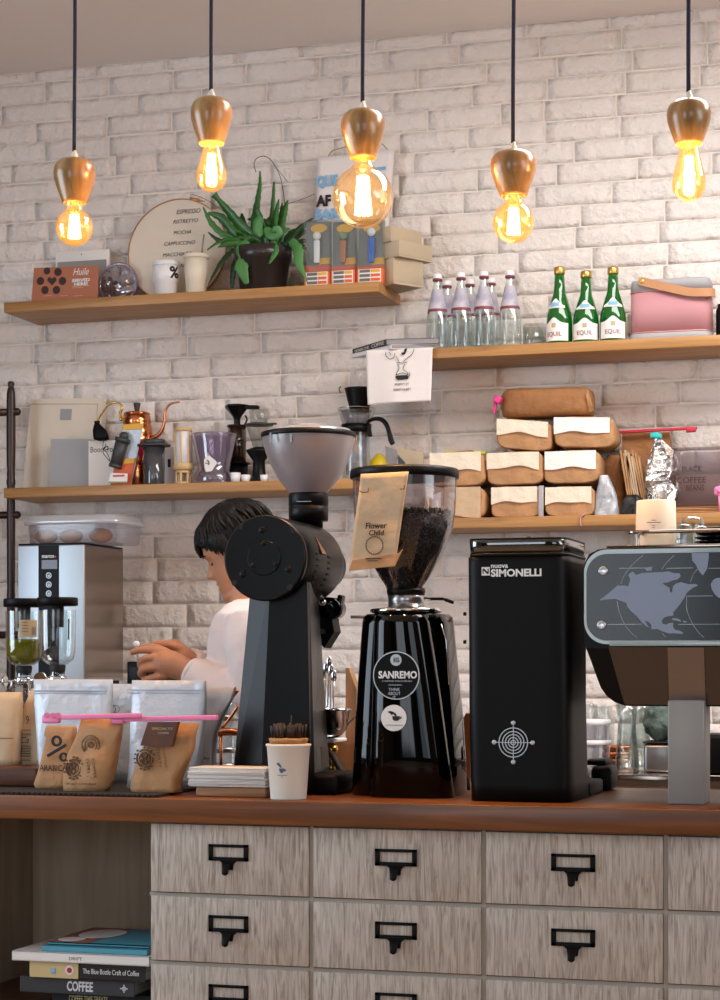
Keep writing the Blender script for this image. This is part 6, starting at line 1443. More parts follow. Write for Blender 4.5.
for v in (412, 515, 635, 750, 880):
    b = MB(); b.cyl((x-.62, Y, z(v)), (x+.018, Y, z(v)), .0125, 14); b.sph((x+.022, Y, z(v)), .0135, 14, 8); b.build('cross_rail', 'darkwood', t)
b = MB(); b.lathe([(max(.0008, r*k), z(v)) for r, v in pr if v < 1190], 20, (x-.6, Y, 0)); b.cyl((x-.6, Y, 0), (x-.6, Y, z(899)), 4.3*k, 20); b.build('post', 'darkwood', t)
# ================================================================== water boiler
Y = 5.66; u0, u1 = 17.3, 84; x0, x1 = X(u0, Y), X(u1, Y); D = .30; ztp = Z(50, 545, Y)
t = thing('water_boiler', 'tall stainless steel water boiler with a black control strip on the back bench', 'water boiler', ((x0+x1)/2, Y+D/2, BZ))
zf = Z(50, 678, Y)
b = MB(); b.bb(x0, x1, Y, Y+D, zf-.01, ztp, .004, 3); b.build('steel_body', 'steelb', t)
b = MB(); b.bb(x0+.01, x1-.01, Y+.02, Y+D-.01, BZ, zf-.01); b.build('black_base', 'black', t)
b = MB(); b.bb(x0+.003, x1-.001, Y+.002, Y+D, ztp, ztp+.006, .001); b.build('top_plate', 'black', t)
b = MB(); b.bb(x1-.001, x1+.0012, Y+.006, Y+D-.004, zf, ztp-.002); b.build('side_panel', mat('polished_side_panel', '#a09287', .16, 1.0), t)
b = MB(); b.bb(X(38.6, Y), X(59, Y), Y-.0012, Y+.001, zf, ztp-.001); cp = b.build('control_strip', mat('control_strip_black', '#0c0d10', .45, spec=.15), t)
b = MB(); b.bb(X(42, Y), X(57.5, Y), Y-.002, Y-.001, Z(50, 569, Y), Z(50, 560, Y)); b.build('display', 'screen', cp)
text('marco', 42, 555.2, 54, 558, Y-.0014, 'whiteink', cp, bold=.02)
b = MB(); b.box(P(55.2, 556.7, Y-.0014), (.0055, .001, .0055)); b.build('red_dot', 'red', cp)
for v in (575.5, 584.5, 593.5):
    b = MB(); disc(b, 48.8, v, 3.0, Y-.001, .0012, 24, r0=2.3); b.build('button_ring', 'silverink', cp)
    b = MB(); disc(b, 48.8, v+.2, 1.2, Y-.001, .0012, 12, r0=.6); b.build('button_symbol', 'silverink', cp)
# tub of buns on the boiler
Y2 = Y-.01; zt0 = ztp+.0065; k = sz(60, Y2)
t = thing('plastic_tub', 'milky plastic food tub with a pale lid on top of the steel boiler', 'food tub', (X(68, Y2), Y2+.12, zt0))
xa, xb = X(21.5, Y2), X(116, Y2); cx, hw = (xa+xb)/2, (xb-xa)/2; Zq = lambda v: Z(70, v, Y2)
b = MB(); b.loft([se_ring(cx, Y2+.12, z, hw*s, .115*s, 6, 48) for z, s in ((zt0, .955), (zt0+.004, .97), (Zq(523), 1.0))], cap1=False); b.build('tub_body', 'tub', t)
b = MB(); b.loft([se_ring(cx, Y2+.12, z, hw+a_, .115+a_, 6, 48) for z, a_ in ((Zq(524), .003), (Zq(523.5), .009), (Zq(520), .009), (Zq(519), .004), (Zq(516), .002), (Zq(514.5), -.012), (Zq(514), -.03))]); b.build('tub_lid', glass('milky_lid_plastic', '#f2f4f8', .3, .15, body=.7, bcol='#eef2f8'), t)
for i, (u, lab) in enumerate(((46.5, 'golden bun at the left inside the plastic tub'), (71, 'golden bun in the middle inside the plastic tub'), (101, 'golden bun at the right inside the plastic tub'))):
    p = P(u, 532, Y2+.10); r = 12.0*k; b = MB(); b.sph((p.x, Y2+.10, zt0+r*.62+.003), r, 24, 14, (1.03, .85, .62)); o = b.build('bun', 'bun', origin=(p.x, Y2+.10, zt0+.003)); tag(o, lab, 'bun', 'buns in the plastic tub')
# ================================================================== siphon brewers on the bar
def siphon(u, Y, lab, oil=False, dv=0):
    k = sz(u, Y); x = X(u, Y); z = lambda v: Z(u, v+dv, Y)
    t = thing('siphon_brewer', lab, 'siphon brewer', (x, Y, CZ), 'glass siphon brewers')
    r = 18.6*k; L = lambda pts: [(rr*k, z(v)) for rr, v in pts]
    b = MB(); b.lathe(L([(3.5, 672), (4, 666), (10, 664), (15.5, 660), (17.6, 654), (18.2, 640), (18.6, 610)]), 40, (x, Y, 0), capt=False, capb=False); b.build('upper_chamber', 'glass', t)
    b = MB(); b.lathe(L([(18.4, 606), (20.4, 605.5), (20.4, 598.5), (19.6, 597.5), (.0004, 597.5)]), 40, (x, Y, 0)); b.build('lid', 'blackm', t)
    b = MB(); b.lathe(L([(6.2, 627), (6.6, 606)]), 24, (x, Y, 0)); b.build('funnel_insert', 'book_dk', t)
    b = MB(); b.lathe(L([(6.8, 674), (7.6, 671), (8.3, 666), (7.2, 664.5)]), 28, (x, Y, 0)); b.build('rubber_stopper', 'rubber', t)
    b = MB(); cz = z(702); R = 22*k; b.lathe([(max(.0008, R*math.sin(a)), cz-R*math.cos(a)) for a in [PI*i/20*.88 for i in range(21)]]+[(7.5*k, z(680)), (7.5*k, z(672))], 40, (x, Y, 0), capt=False); b.build('lower_globe', 'glass', t)
    b = MB(); b.lathe([(9*k, z(684)), (9.4*k, z(677)), (8.2*k, z(676)), (8.2*k, z(684))], 28, (x, Y, 0)); b.tube([Vector((x-9*k, Y, z(680))), Vector((x-26*k, Y, z(680))), Vector((x-32*k, Y, z(680)))], .0035, 10); b.cyl((x-22*k, Y, z(680)), (x-20*k, Y, z(680)), .013, 20)
    b.tube([Vector((x-31*k, Y, z(680))), Vector((x-31*k, Y, CZ+.004))], .004, 10); b.tube([Vector((x-2*k, Y-.03, z(679))), Vector((x-6*k, Y-.035, z(679.5))), Vector((x-6.5*k, Y-.035, z(690)))], .0028, 8); b.build('metal_clamp', 'chrome', t)
    b = MB(); b.lathe([(.05, CZ), (.05, CZ+.006), (.045, CZ+.01), (.0005, CZ+.01)], 32, (x-14*k, Y, 0)); b.build('stand_base', 'blackm', t)
    if oil:
        b = MB(); b.lathe(L([(3, 663.5), (9.6, 662.6), (14.9, 658.5), (16.9, 653), (17.3, 641), (17.3, 638), (.0004, 638)]), 36, (x, Y, 0)); b.build('yellow_liquid', 'oil', t, label='yellow liquid filling the lower half')
        b = MB(); patch(b, [(18.4*k, z(636)), (18.5*k, z(619))], .5, (x, Y, 0), faceang(x, Y)+.25); lb = b.build('paper_label', 'khaki', t)
        b = MB(); a = faceang(x, Y)+.25
        for q in (.18, .23, .27, .33, .38): patch(b, [(18.4*k+.0008, z(634)), (18.5*k+.0008, z(626))], .012, (x, Y, 0), a+q, 2)
        for q, v in ((-.2, 622), (-.2, 625), (-.2, 628), (-.2, 631)): patch(b, [(18.45*k+.0008, z(v)), (18.45*k+.0008, z(v-.7))], .16, (x, Y, 0), a+q, 6)
        b.build('label_print', 'inkg', lb)
    else:
        b = MB(); patch(b, [(18.5*k, z(640)), (18.6*k, z(619))], .05, (x, Y, 0), faceang(x, Y)+.62, 2); b.build('scale_strip', 'ink', t)
    return t
siphon(24, 4.36, 'glass siphon brewer holding yellow liquid with a paper label, at the left', True, 1.2)
siphon(57.5, 4.29, 'empty clear glass siphon brewer with a dark lid in front of the boiler')
b = MB(); Yq = 4.20; b.cyl((X(42, Yq), Yq, Z(42, 679, Yq)), (X(42, Yq), Yq-.012, Z(42, 679, Yq)), 6.8*sz(42, Yq), 28); b.tube([P(42, 684, Yq), P(42, 690, Yq)], .003, 8)
b.lathe([(.03, CZ), (.03, CZ+.006), (.0005, CZ+.006)], 24, (X(42, Yq), Yq, 0)); b.cyl((X(42, Yq), Yq, CZ), (X(42, Yq), Yq, Z(42, 684, Yq)), .003, 8)
tag(b.build('round_mirror_gauge', 'chrome', origin=(X(42, Yq), Yq, CZ)), 'small bright round metal disc on a stem between the two siphon brewers', 'gauge')
# black printer-like box behind the hands
Yq = 5.62; t = thing('card_terminal', 'black boxy device on the back bench behind the hands of the barista', 'device', (X(150, Yq), Yq, BZ)); b = MB()
b.bb(X(126.5, Yq), X(213, Yq), Yq, Yq+.16, BZ, Z(150, 661.5, Yq), .006); b.build('device_body', 'blackm', t)
b = MB(); b.bb(X(129, Yq), X(148, Yq), Yq-.004, Yq+.001, Z(150, 683, Yq), Z(150, 666, Yq), .002); b.build('front_flap', 'black', t)

# ================================================================== things on the bar, left
b = MB(); Yn, Yf2 = CF+.012, 4.30; V = [(X(-60, Yn), Yn), (X(158, Yn), Yn), (X(196, 4.10), 4.10), (X(196, Yf2), Yf2), (X(-60, Yf2), Yf2)]
n = len(V); vs = []; 
b.add([(p[0], p[1], CZ) for p in V]+[(p[0], p[1], CZ+.006) for p in V], [tuple(range(n))[::-1], tuple(range(n, 2*n))]+[(i, (i+1) % n, n+(i+1) % n, n+i) for i in range(n)])
q = X(-60, Yn)
while q < X(156, Yn): b.bb(q, q+.006, Yn-.004, Yn+.001, CZ+.0005, CZ+.0055, .001); q += .012
tag(b.build('bar_mat', 'mat', origin=(X(80, 4), 4.05, CZ)), 'flat black rubber bar mat under the coffee bags at the left', 'mat')
MZ = CZ+.0062
b = MB(); Yq = 4.0; b.bb(X(-50, Yq), X(37, Yq), Yq, 4.24, MZ, Z(10, 767, Yq), .006); tag(b.build('wooden_board', 'boardwood', origin=(X(0, Yq), 4.1, MZ)), 'thick dark walnut board at the far left of the bar under two kraft bags', 'board'); WZ = Z(10, 767, Yq)
def sbag(name, rings, Y, m, label, cat, group=None, seed=0, z0=None, jit=.004, p=4, yaw=0, n=44, leanv=0.0):
    um = (rings[0][1]+rings[0][2])/2; zb = z0; k = sz(um, Y); vb_ = rings[0][0]
    x = X(um, Y); dmax = max(r[3] for r in rings)
    t = thing(name, label, cat, (x, Y+dmax, zb), group); R = []
    for v, ul, ur, dp in rings:
        a = (X(ur, Y)-X(ul, Y))/2; cx = (X(ur, Y)+X(ul, Y))/2; z = zb+(vb_-v)*k; lean_ = leanv*(z-zb)
        r = []
        for i in range(n):
            q = 2*PI*i/n; c, s_ = math.cos(q), math.sin(q); pp = p
            xx = a*math.copysign(abs(c)**(2/pp), c); yy = dp*math.copysign(abs(s_)**(2/pp), s_)
            nn = noise.noise(Vector((cx*9+xx*16+seed*3.3, z*13, seed+yy*5)))*jit+noise.noise(Vector((cx*9+xx*45, z*38, seed+yy*20)))*jit*.35
            r.append(Vector((cx+xx+nn*.5, Y+dmax+yy+lean_+nn*(1.4 if abs(s_) > .3 else .5), z)))
        R.append(r)
    b = MB(); b.loft(R); b.build('bag_body', m, t); return t
# kraft bags far left
t = sbag('kraft_bag', [(764, -26, 13.5, .03), (758, -26, 13.5, .03), (730, -24, 14, .028), (700, -22, 15, .018), (691, -20, 15.5, .006)], 4.06, 'kraftl', 'plain light kraft bag at the very left edge, standing on the walnut board', 'coffee bag', 'light kraft bags on the walnut board', 1, WZ)
b = MB(); b.bb(X(-15, 4.055), X(12.5, 4.055), 4.058, 4.0595, Z(0, 738.4, 4.06), Z(0, 737.8, 4.06)); b.build('crease', 'inkb', t)
t = sbag('kraft_bag', [(764, 9, 52, .03), (758, 9.5, 52, .03), (735, 13, 52, .028), (705, 20, 50, .016), (688, 26, 47, .005)], 4.10, 'kraftl', 'printed light kraft bag between the edge bag and the white pouches', 'coffee bag', 'light kraft bags on the walnut board', 2, WZ)
Yq = 4.096
text('Ca', 20, 737, 29, 743, Yq, 'inkb', t, shear=.4); text('9', 26, 716, 29, 724, Yq, 'inkb', t)
b = MB()
for v, a, c in ((730, 22, 30), (734, 21, 30), (746, 19, 30), (748.5, 19, 30), (751, 18, 30), (753.5, 18, 30), (756, 18, 30), (760, 20, 30)): p_, q_ = P(a, v, Yq), P(c, v, Yq); b.bb(p_.x, q_.x, Yq-.001, Yq+.004, p_.z-.0007, p_.z+.0007)
b.build('small_print_lines', 'inkb', t)
# white zip pouches
GP = 'white foil zip pouches on the bar'
t2 = sbag('zip_pouch', [(783, 62, 146, .022), (770, 60, 147, .022), (740, 58, 148, .016), (700, 58, 148, .006), (684, 58, 148, .002)], 4.19, 'zip', 'white foil pouch mostly hidden behind and between the two front white pouches', 'pouch', GP, 5, MZ, .005, 5)
b = MB(); disc(b, 112, 709, 4.5, 4.186, .002, 20, r0=3.9); disc(b, 116, 709, 4.0, 4.186, .002, 20, r0=3.5); b.build('face_print', 'inkg', t2)
t = sbag('zip_pouch', [(789, 38, 104, .030), (780, 37.5, 106, .030), (760, 35, 106.5, .028), (730, 31.5, 107, .022), (705, 28.5, 107, .012), (694, 28, 107.5, .005), (692, 27.5, 107.5, .004), (690, 27.8, 107.3, .0045), (682, 27, 107.5, .002)], 4.05, 'zip', 'white foil zip pouch at the left behind the percent-sign bag, faint animal drawing on it', 'pouch', GP, 3, MZ, .005, 5)
Yq = 4.068
b = MB(); tb = lambda pts, r=.0006: b.tube([P(a, c, Yq) for a, c in pts], r, 5, sub=3)
tb([(47, 708), (48, 712), (53, 712), (58, 709), (66, 707), (72, 703), (76, 702), (80, 707), (75, 711), (66, 713), (56, 714), (50, 716)]); tb([(56, 709), (55, 714)]); tb([(60, 708), (59, 713)]); tb([(64, 707), (63, 713)]); tb([(68, 705), (67, 712)]); tb([(72, 704), (73, 711)]); tb([(73, 702), (77, 706)]); b.build('animal_drawing', 'inkg', t)
b = MB(); b.bb(X(29, 4.072), X(106.5, 4.072), 4.073, 4.077, Z(67, 691.3, 4.08), Z(67, 690.3, 4.08)); b.bb(X(29, 4.072), X(106.5, 4.072), 4.073, 4.077, Z(67, 694, 4.08), Z(67, 693, 4.08)); b.build('zip_ridge', 'zipd', t)
t = sbag('zip_pouch', [(789, 124, 190, .030), (780, 125, 192, .030), (755, 126, 196, .028), (730, 126, 199, .022), (705, 126, 201, .012), (693, 126, 201.5, .005), (690, 126, 201.5, .0045), (681, 126, 202, .002)], 4.04, 'zip', 'white foil zip pouch with a round face print behind the brown-labelled kraft bag', 'pouch', GP, 4, MZ, .005, 5)
Yq = 4.058
b = MB(); disc(b, 156, 713, 6.4, Yq, .0008, 28, r0=5.9); disc(b, 156, 714, 4.2, Yq, .0008, 28, r0=3.7)
for a in range(18): q = a*2*PI/18; b.box(P(156+5.2*math.cos(q), 713+5.2*math.sin(q), Yq), (.0022, .0008, .0007), rotm(0, q, 0))
b.box(P(154.5, 713, Yq), (.002, .0008, .0012)); b.box(P(157.5, 713, Yq), (.002, .0008, .0012)); b.build('face_print', 'inkg', t)
b = MB(); b.bb(X(127, 4.062), X(201, 4.062), 4.063, 4.067, Z(165, 690.6, 4.07), Z(165, 689.6, 4.07)); b.bb(X(127, 4.062), X(201, 4.062), 4.063, 4.067, Z(165, 693.6, 4.07), Z(165, 692.6, 4.07)); b.build('zip_ridge', 'zipd', t)
t = sbag('zip_pouch', [(787, 184, 214, .02), (775, 184, 212, .02), (757, 182, 211, .018), (735, 176, 213, .016), (715, 172, 222, .010), (700, 168, 230, .005), (688, 164, 234, .002)], 4.14, 'zipd', 'grey zip pouch fanning out behind at the right, with a printed scale', 'pouch', GP, 6, MZ, .006, 5)
Yq = 4.124; b = MB()
for v in (719, 725, 733, 739, 744, 749, 763, 769): p_ = P(201 if v != 755 else 195, v, Yq); b.bb(X(194 if v < 760 else 193, Yq), X(200 if v < 760 else 197, Yq), Yq-.0005, Yq+.001, p_.z-.0007, p_.z+.0007)
b.build('scale_print', 'inkg', t); text('the day', 194, 756.5, 210, 760.5, Yq, 'ink', t, shear=.2)
# kraft % ARABICA bag
t = sbag('coffee_bag', [(786, 33, 66, .024), (782, 31, 67.5, .026), (770, 36, 69, .027), (750, 39, 70, .025), (736, 42, 70, .016), (733, 40, 71, .012), (726, 41, 71, .010), (723.5, 42, 70, .006)], 3.965, 'kraft', 'kraft coffee bag with a bold black percent sign, leftmost of the three small bags', 'coffee bag', 'small printed kraft coffee bags on the bar', 7, MZ, .006, 4)
Yq = 3.962
b = MB(); disc(b, 57, 741, 5.6, Yq, .004, 28, r0=3.2); p_, q_ = P(47.5, 756, Yq-.002), P(66, 745, Yq-.002); b.box((p_+q_)/2, ((q_-p_).length, .004, .0062), rotm(0, -math.atan2(q_.z-p_.z, q_.x-p_.x), 0)); disc(b, 64, 757, 4.6, Yq, .004, 28, r0=2.6); b.build('percent_sign', 'ink', t)
text('ARABICA', 39.5, 765, 67, 771, Yq-.001, 'ink', t, bold=.0)
# two "89" bags with rings
def wreath_logo(par, u, v, r, Y, rot=-.2):
    b = MB()
    k = sz(u, Y); c = P(u, v, Y)
    def arc(cu, cv, ro, ri, a0, a1, n=20):
        V = []; 
        for i in range(n+1):
            a = a0+(a1-a0)*i/n; V.append((cu+ro*math.cos(a), cv-ro*math.sin(a)*1.12))
        for i in range(n, -1, -1):
            a = a0+(a1-a0)*i/n; V.append((cu+ri*math.cos(a), cv-ri*math.sin(a)*1.12))
        b.prism([(P(a, q, Y).x, P(a, q, Y).z) for a, q in V], Y-.001, Y+.003)
    arc(u, v, r, r*.84, .55, 2.2); arc(u, v, r, r*.84, 2.5, 4.3); arc(u, v, r, r*.84, 4.7, 6.4)
    for i in range(16):
        a = i*2*PI/16; q = P(u+r*1.18*math.cos(a), v-r*1.2*math.sin(a)*1.1, Y)
        if i % 5: b.box(q, (.0032, .004, .0032), rotm(0, a, 0))
    disc(b, u, v-r*.36, r*.42, Y+.003, .004, 24, r0=r*.22); disc(b, u, v+r*.38, r*.42, Y+.003, .004, 24, r0=r*.22); arc(u, v, r*.66, r*.56, -.9, .9); arc(u, v, r*.66, r*.56, PI-.9, PI+.9)
    return b.build('ring_logo', 'inkb', par)
t = sbag('coffee_bag', [(791, 60, 100, .030), (786, 59, 103, .032), (775, 59.5, 106, .034), (755, 63, 110, .032), (740, 69, 114, .022), (730, 72, 116, .013), (719, 75, 117, .004)], 3.90, 'kraft', 'kraft coffee bag with ring logo and round stamp, middle of the small bags', 'coffee bag', 'small printed kraft coffee bags on the bar', 8, MZ, .007, 4)
wreath_logo(t, 73.5, 768, 8.2, 3.901)
b = MB(); Yq = 3.905; disc(b, 91, 745, 10, Yq, .002, 36, r0=9.3); disc(b, 91, 745, 6.6, Yq, .002, 30, r0=6.0); disc(b, 91, 745, 3.0, Yq, .002, 20, r0=2)
for a in range(26):
    q = a*2*PI/26
    if a % 13 not in (0, 12): b.box(P(91+8*math.cos(q), 745-8*math.sin(q), Yq-.001), (.0016, .002, .0028), rotm(0, q, 0))
b.build('round_stamp', 'inkb', t)
MR = lambda u, v, Y, a: TR(P(u, v, Y)) @ rotm(0, a, 0) @ TR(-P(u, v, Y))
Yq = 3.897
text('THIRTY NINE', 84, 766, 104, 769.6, Yq, 'inkb', t, mx=MR(94, 768, Yq, math.radians(-84))) if False else None
for uu, s_, h_ in ((88, 'THIRTY', 3.4), (94, 'COFFEE', 2.6)):
    text(s_, uu-9, 768-h_/2, uu+9, 768+h_/2, Yq, 'inkb', t, 'vertical_lettering', mx=MR(uu, 768, Yq, math.radians(82)))
text('SPECIALTY COFFEE BEANS', 66, 783, 96, 785, Yq-.001, 'inkb', t, 'small_lettering')
t = sbag('coffee_bag', [(789, 128, 176, .030), (785, 127.5, 174, .032), (775, 129, 175, .034), (760, 134, 180, .030), (745, 139, 187, .022), (732, 144, 190, .012), (720, 148, 193, .004)], 3.91, 'kraft', 'kraft coffee bag with a dark brown label and ring logo, rightmost of the small bags', 'coffee bag', 'small printed kraft coffee bags on the bar', 9, MZ, .007, 4)
Yq = 3.908
b = MB(); V = [(148.5, 722), (178, 722), (172, 746.5), (141, 745.5)]; b.prism([(P(a, c, Yq).x, P(a, c, Yq).z) for a, c in V], Yq-.004, Yq+.012); lb = b.build('brown_label', mat('dark_brown_label', '#33201c', .5, col2='#5c3420', vscale=18, contrast=(.4, .8)), t)
text('SPECIALTY', 152, 727.5, 173, 730, Yq-.0045, 'khaki', lb); text('COFFEE', 158, 732, 169, 734, Yq-.0045, 'khaki', lb)
wreath_logo(t, 144.5, 758.5, 8.4, 3.906)
for uu, s_, h_ in ((159, 'THIRTY', 3.4), (165, 'COFFEE', 2.6)): text(s_, uu-9, 758-h_/2, uu+9, 758+h_/2, 3.905, 'inkb', t, 'vertical_lettering', mx=MR(uu, 758, 3.905, math.radians(82)))
# pink clips
for i, (ua, ub, va, vb_, Yq, hx0, lab) in enumerate(((43, 141, 717.5, 715.5, 3.915, 44, 'long pink clip bar closing the left small kraft bags, knobbed left end'), (111, 217.5, 719.5, 717.5, 3.925, 0, 'long pink clip bar closing the rightmost small kraft bag'))):
    a_, c_ = P(ua, va, Yq), P(ub, vb_, Yq); t = thing('bag_clip', lab, 'clip', (a_+c_)/2, 'long pink bag clips'); b = MB()
    b.box((a_+c_)/2, ((c_-a_).length, .013, .0105), rotm(0, -math.atan2(c_.z-a_.z, c_.x-a_.x), 0), .002); b.build('clip_bar', 'pink', t)
    b = MB(); h0, h1 = (P(43, 720.5, Yq), P(60, 720, Yq)) if i == 0 else (P(113, 721, Yq), P(125, 720.5, Yq))
    b.box((h0+h1)/2, ((h1-h0).length, .017, .013), None, .004)
    if i == 0:
        for uu in (47, 53, 58): b.cyl(P(uu, 715.5, Yq-.009), P(uu, 715.5, Yq+.009), .0065, 14)
    b.build('clip_latch', 'pink', t)
# napkins on wooden tray
Yq = 3.90
b = MB(); b.bb(X(195.5, Yq), X(266, Yq), Yq, Yq+.09, CZ, CZ+.021, .004); tag(b.build('wooden_tray', wood('acacia_tray', '#a87850', '#5d3c2a', 'x', 1, .5), origin=(X(232, Yq), Yq+.06, CZ)), 'small two-tone wooden block tray under the napkin stack', 'tray')
b = MB(); rn = random.Random(2); zc = CZ+.0215; n_ = 14; zN = (.040)/n_
for i in range(n_):
    dx, dy = rn.uniform(-.002, .002), rn.uniform(-.003, .002)
    b.box(((X(189, Yq)+X(266, Yq))/2+dx, Yq+.042+dy, zc+(i+.5)*zN), (X(266, Yq)-X(189, Yq), .095, zN*.93), rotm(0, 0, rn.uniform(-.01, .01)), .0008)
tag(b.build('napkin_stack', 'napkin', origin=(X(228, Yq), Yq+.06, zc)), 'stack of folded white paper napkins beside the paper cup', 'napkins', kind='stuff')
# paper cup with brown straws
Yq = 3.885; u = 288.5; k = sz(u, Yq); x = X(u, Yq)
t = thing('paper_cup', 'white paper cup with a small blue cup print holding short brown straws', 'paper cup', (x, Yq, CZ))
b = MB(); b.lathe([(.1*k, 1*k), (17.2*k, .6*k), (17.6*k, 0), (18.0*k, 1*k), (21.6*k, 52.5*k), (22.6*k, 53*k), (22.9*k, 54.2*k), (22.4*k, 55.2*k), (21.2*k, 54.6*k), (17*k, 2*k), (.1*k, 2*k)], 56, (x, Yq, CZ)); b.build('cup_body', 'cup', t)
a = faceang(x, Yq); b = MB()
def cp(pts, r0):
    V = []; 
    for q, zz in pts:
        r = (18.0+3.6*(zz/52))*k+.0007; V.append((x+r*math.cos(a+q), Yq+r*math.sin(a+q), CZ+zz*k))
    return V
for pts in ([(-.62, 36), (-.5, 37.5), (-.38, 35), (-.33, 32), (-.42, 32.5), (-.5, 34)], [(-.48, 31.5), (-.2, 31.5), (-.22, 29), (-.3, 27), (-.4, 27), (-.46, 29)], [(-.2, 31), (-.12, 30.5), (-.13, 29), (-.24, 28.5)]):
    V = cp(pts, 0); b.add(V, [tuple(range(len(V)))])
for q0, q1, zz in ((-.58, -.06, 24.5), (-.40, -.28, 22.8)):
    V = cp([(q0, zz), ((q0+q1)/2, zz), (q1, zz), (q1, zz+.5), ((q0+q1)/2, zz+.5), (q0, zz+.5)], 0); b.add(V, [(0, 1, 4, 5), (1, 2, 3, 4)])
b.build('cup_emblem', mat('slate_blue_ink', '#4a5674', .7), t)
o = thing('straw_holder', 'round wooden ring with a bundle of short dark brown straws on the paper cup', 'straws', (x, Yq, CZ+55.4*k))
b = MB(); b.lathe([(17*k, 55.4*k), (18.6*k, 56*k), (20*k, 60*k), (19*k, 61*k), (.1*k, 61*k)], 40, (x, Yq, CZ)); b.build('wooden_ring', 'shelf', o)
b = MB(); rn = random.Random(4)
for i in range(46):
    q = rn.uniform(0, 2*PI); r = 16.5*k*math.sqrt(rn.random()); b.cyl((x+r*math.cos(q), Yq+r*math.sin(q), CZ+61*k), (x+r*1.12*math.cos(q), Yq+r*1.12*math.sin(q), CZ+(74+rn.uniform(-1, 2))*k), 1.15*k, 7)
b.tube([Vector((x+2*k, Yq, CZ+61*k)), Vector((x+3*k, Yq, CZ+84*k))], .0012, 6)
b.build('brown_straws', 'brownstick', o); o.children[-1]['kind'] = 'stuff'

# ================================================================== behind the bar, seen between the machines
def simple(name, b, m, label, cat, org, group=None): return tag(b.build(name, m, origin=org), label, cat, group)
# copper rack / piping u 196-236
Yq = 4.385
t = thing('glass_jar', 'glass jar with metal bands behind the grey pouch, beside the tall grinder', 'jar', (X(222, Yq), Yq, CZ)); k = sz(222, Yq); x = X(222, Yq)
b = MB(); b.lathe([(15*k, 0), (16*k, 2*k), (16*k, 78*k), (15*k, 80*k), (.0004, 80*k)], 36, (x, Yq, CZ)); b.build('glass_body', 'glass', t)
b = MB()
for zz in (14, 30, 47, 62): b.lathe([(16.2*k, zz*k), (16.5*k, (zz+1)*k), (16.5*k, (zz+4)*k), (16.2*k, (zz+5)*k)], 36, (x, Yq, CZ))
b.build('metal_bands', 'steel', t)
t = thing('copper_stand', 'bent copper rod stand rising beside the tall grinder behind the grey pouch', 'stand', (X(225, 4.31), 4.31, CZ))
b = MB(); Yr = 4.31
b.tube([P(a, c, Yr) for a, c in ((211, 736), (216, 727), (224, 712), (231, 698), (237, 690))], .006, 8, sub=4); b.tube([P(a, c, Yr) for a, c in ((222, 728), (230, 718), (238, 706))], .004, 8, sub=4); b.tube([P(a, c, Yr) for a, c in ((206, 735), (216, 733), (228, 731), (240, 733))], .008, 8, sub=4); b.tube([P(221, 734, Yr), Vector((X(221, Yr), Yr, CZ))], .004, 8); b.build('copper_rods', 'copper', t)
# between the tall and the glossy grinder
Yq = 4.29
k = sz(338, Yq); x = X(333, Yq); z0 = Z(333, 735, Yq)
t = thing('portafilter', 'polished steel portafilter basket resting in a wooden holder between the grinders', 'portafilter', (x, Yq, z0))
b = MB(); b.lathe([(9*k, 0), (15*k, 8*k), (17*k, 24*k), (18.5*k, 25*k), (18.5*k, 26.5*k), (16*k, 26.5*k), (14*k, 10*k), (.1*k, 4*k)], 36, (x, Yq, z0)); b.build('basket', 'chrome', t)
b = MB(); b.tube([P(340, 733, Yq), P(348, 724, Yq), P(356, 716, Yq)], .002, 8, sub=3); b.tube([P(326, 738, Yq), P(338, 736, Yq), P(343, 728, Yq)], .003, 8, sub=3); b.build('spout_wire', 'chrome', t)
Yw = 4.38; t = thing('wooden_holder', 'light wooden tool holder block standing between the grinders', 'holder', (X(341, Yw), Yw, CZ))
b = MB(); b.prism([(P(a, c, Yw).x, P(a, c, Yw).z) for a, c in ((327, 792), (354, 792), (354, 690), (346, 668), (343, 668), (343, 738), (327, 742))], Yw+.02, Yw+.05); b.build('wood_panel', wood('holder_wood', '#b58a64', '#8f6644', 'z', 1, .5), t)
b = MB(); b.bb(X(326, Yw), X(347, Yw), Yw-.10, Yw, CZ+.10, CZ+.108, .002); b.build('paper_stack', 'white', t)
b = MB(); b.sph((X(331, 4.32), 4.32, Z(331, 750, 4.32)), .018, 18, 12); b.cyl((X(331, 4.32), 4.32, CZ), (X(331, 4.32), 4.32, Z(331, 752, 4.32)), .012, 16); simple('tamper', b, 'brass', 'small brass-headed tamper beside the tall grinder', 'tamper', (X(331, 4.32), 4.32, CZ))
Yu = 4.42; t = thing('utensil_jar', 'steel utensils standing upright beside the tall grinder tower', 'utensils', (X(326, Yu), Yu, CZ))
b = MB()
for a0, a1, v in ((322, 326, 668), (325, 329, 662), (328, 331, 670), (326, 322, 674), (331, 334, 676)):
    b.tube([Vector((X(a0, Yu), Yu, CZ+.06)), P(a1, v, Yu)], .0028, 8); b.sph(P(a1, v, Yu), .010, 12, 8, (.7, .4, 1.4))
b.build('spoons', 'chrome', t); b = MB(); k = sz(326, Yu); b.lathe([(.034, 0), (.036, .12), (.033, .12), (.031, .004), (.0005, .004)], 28, (X(326, Yu), Yu, CZ)); b.build('jar_body', 'steel', t)
b = MB(); b.bb(X(318, 4.3), X(350, 4.3), 4.22, 4.34, CZ, CZ+.018, .004); simple('drip_mat', b, 'rubber', 'black rubber tray on the bar between the two tall grinders', 'tray', (X(334, 4.3), 4.28, CZ))
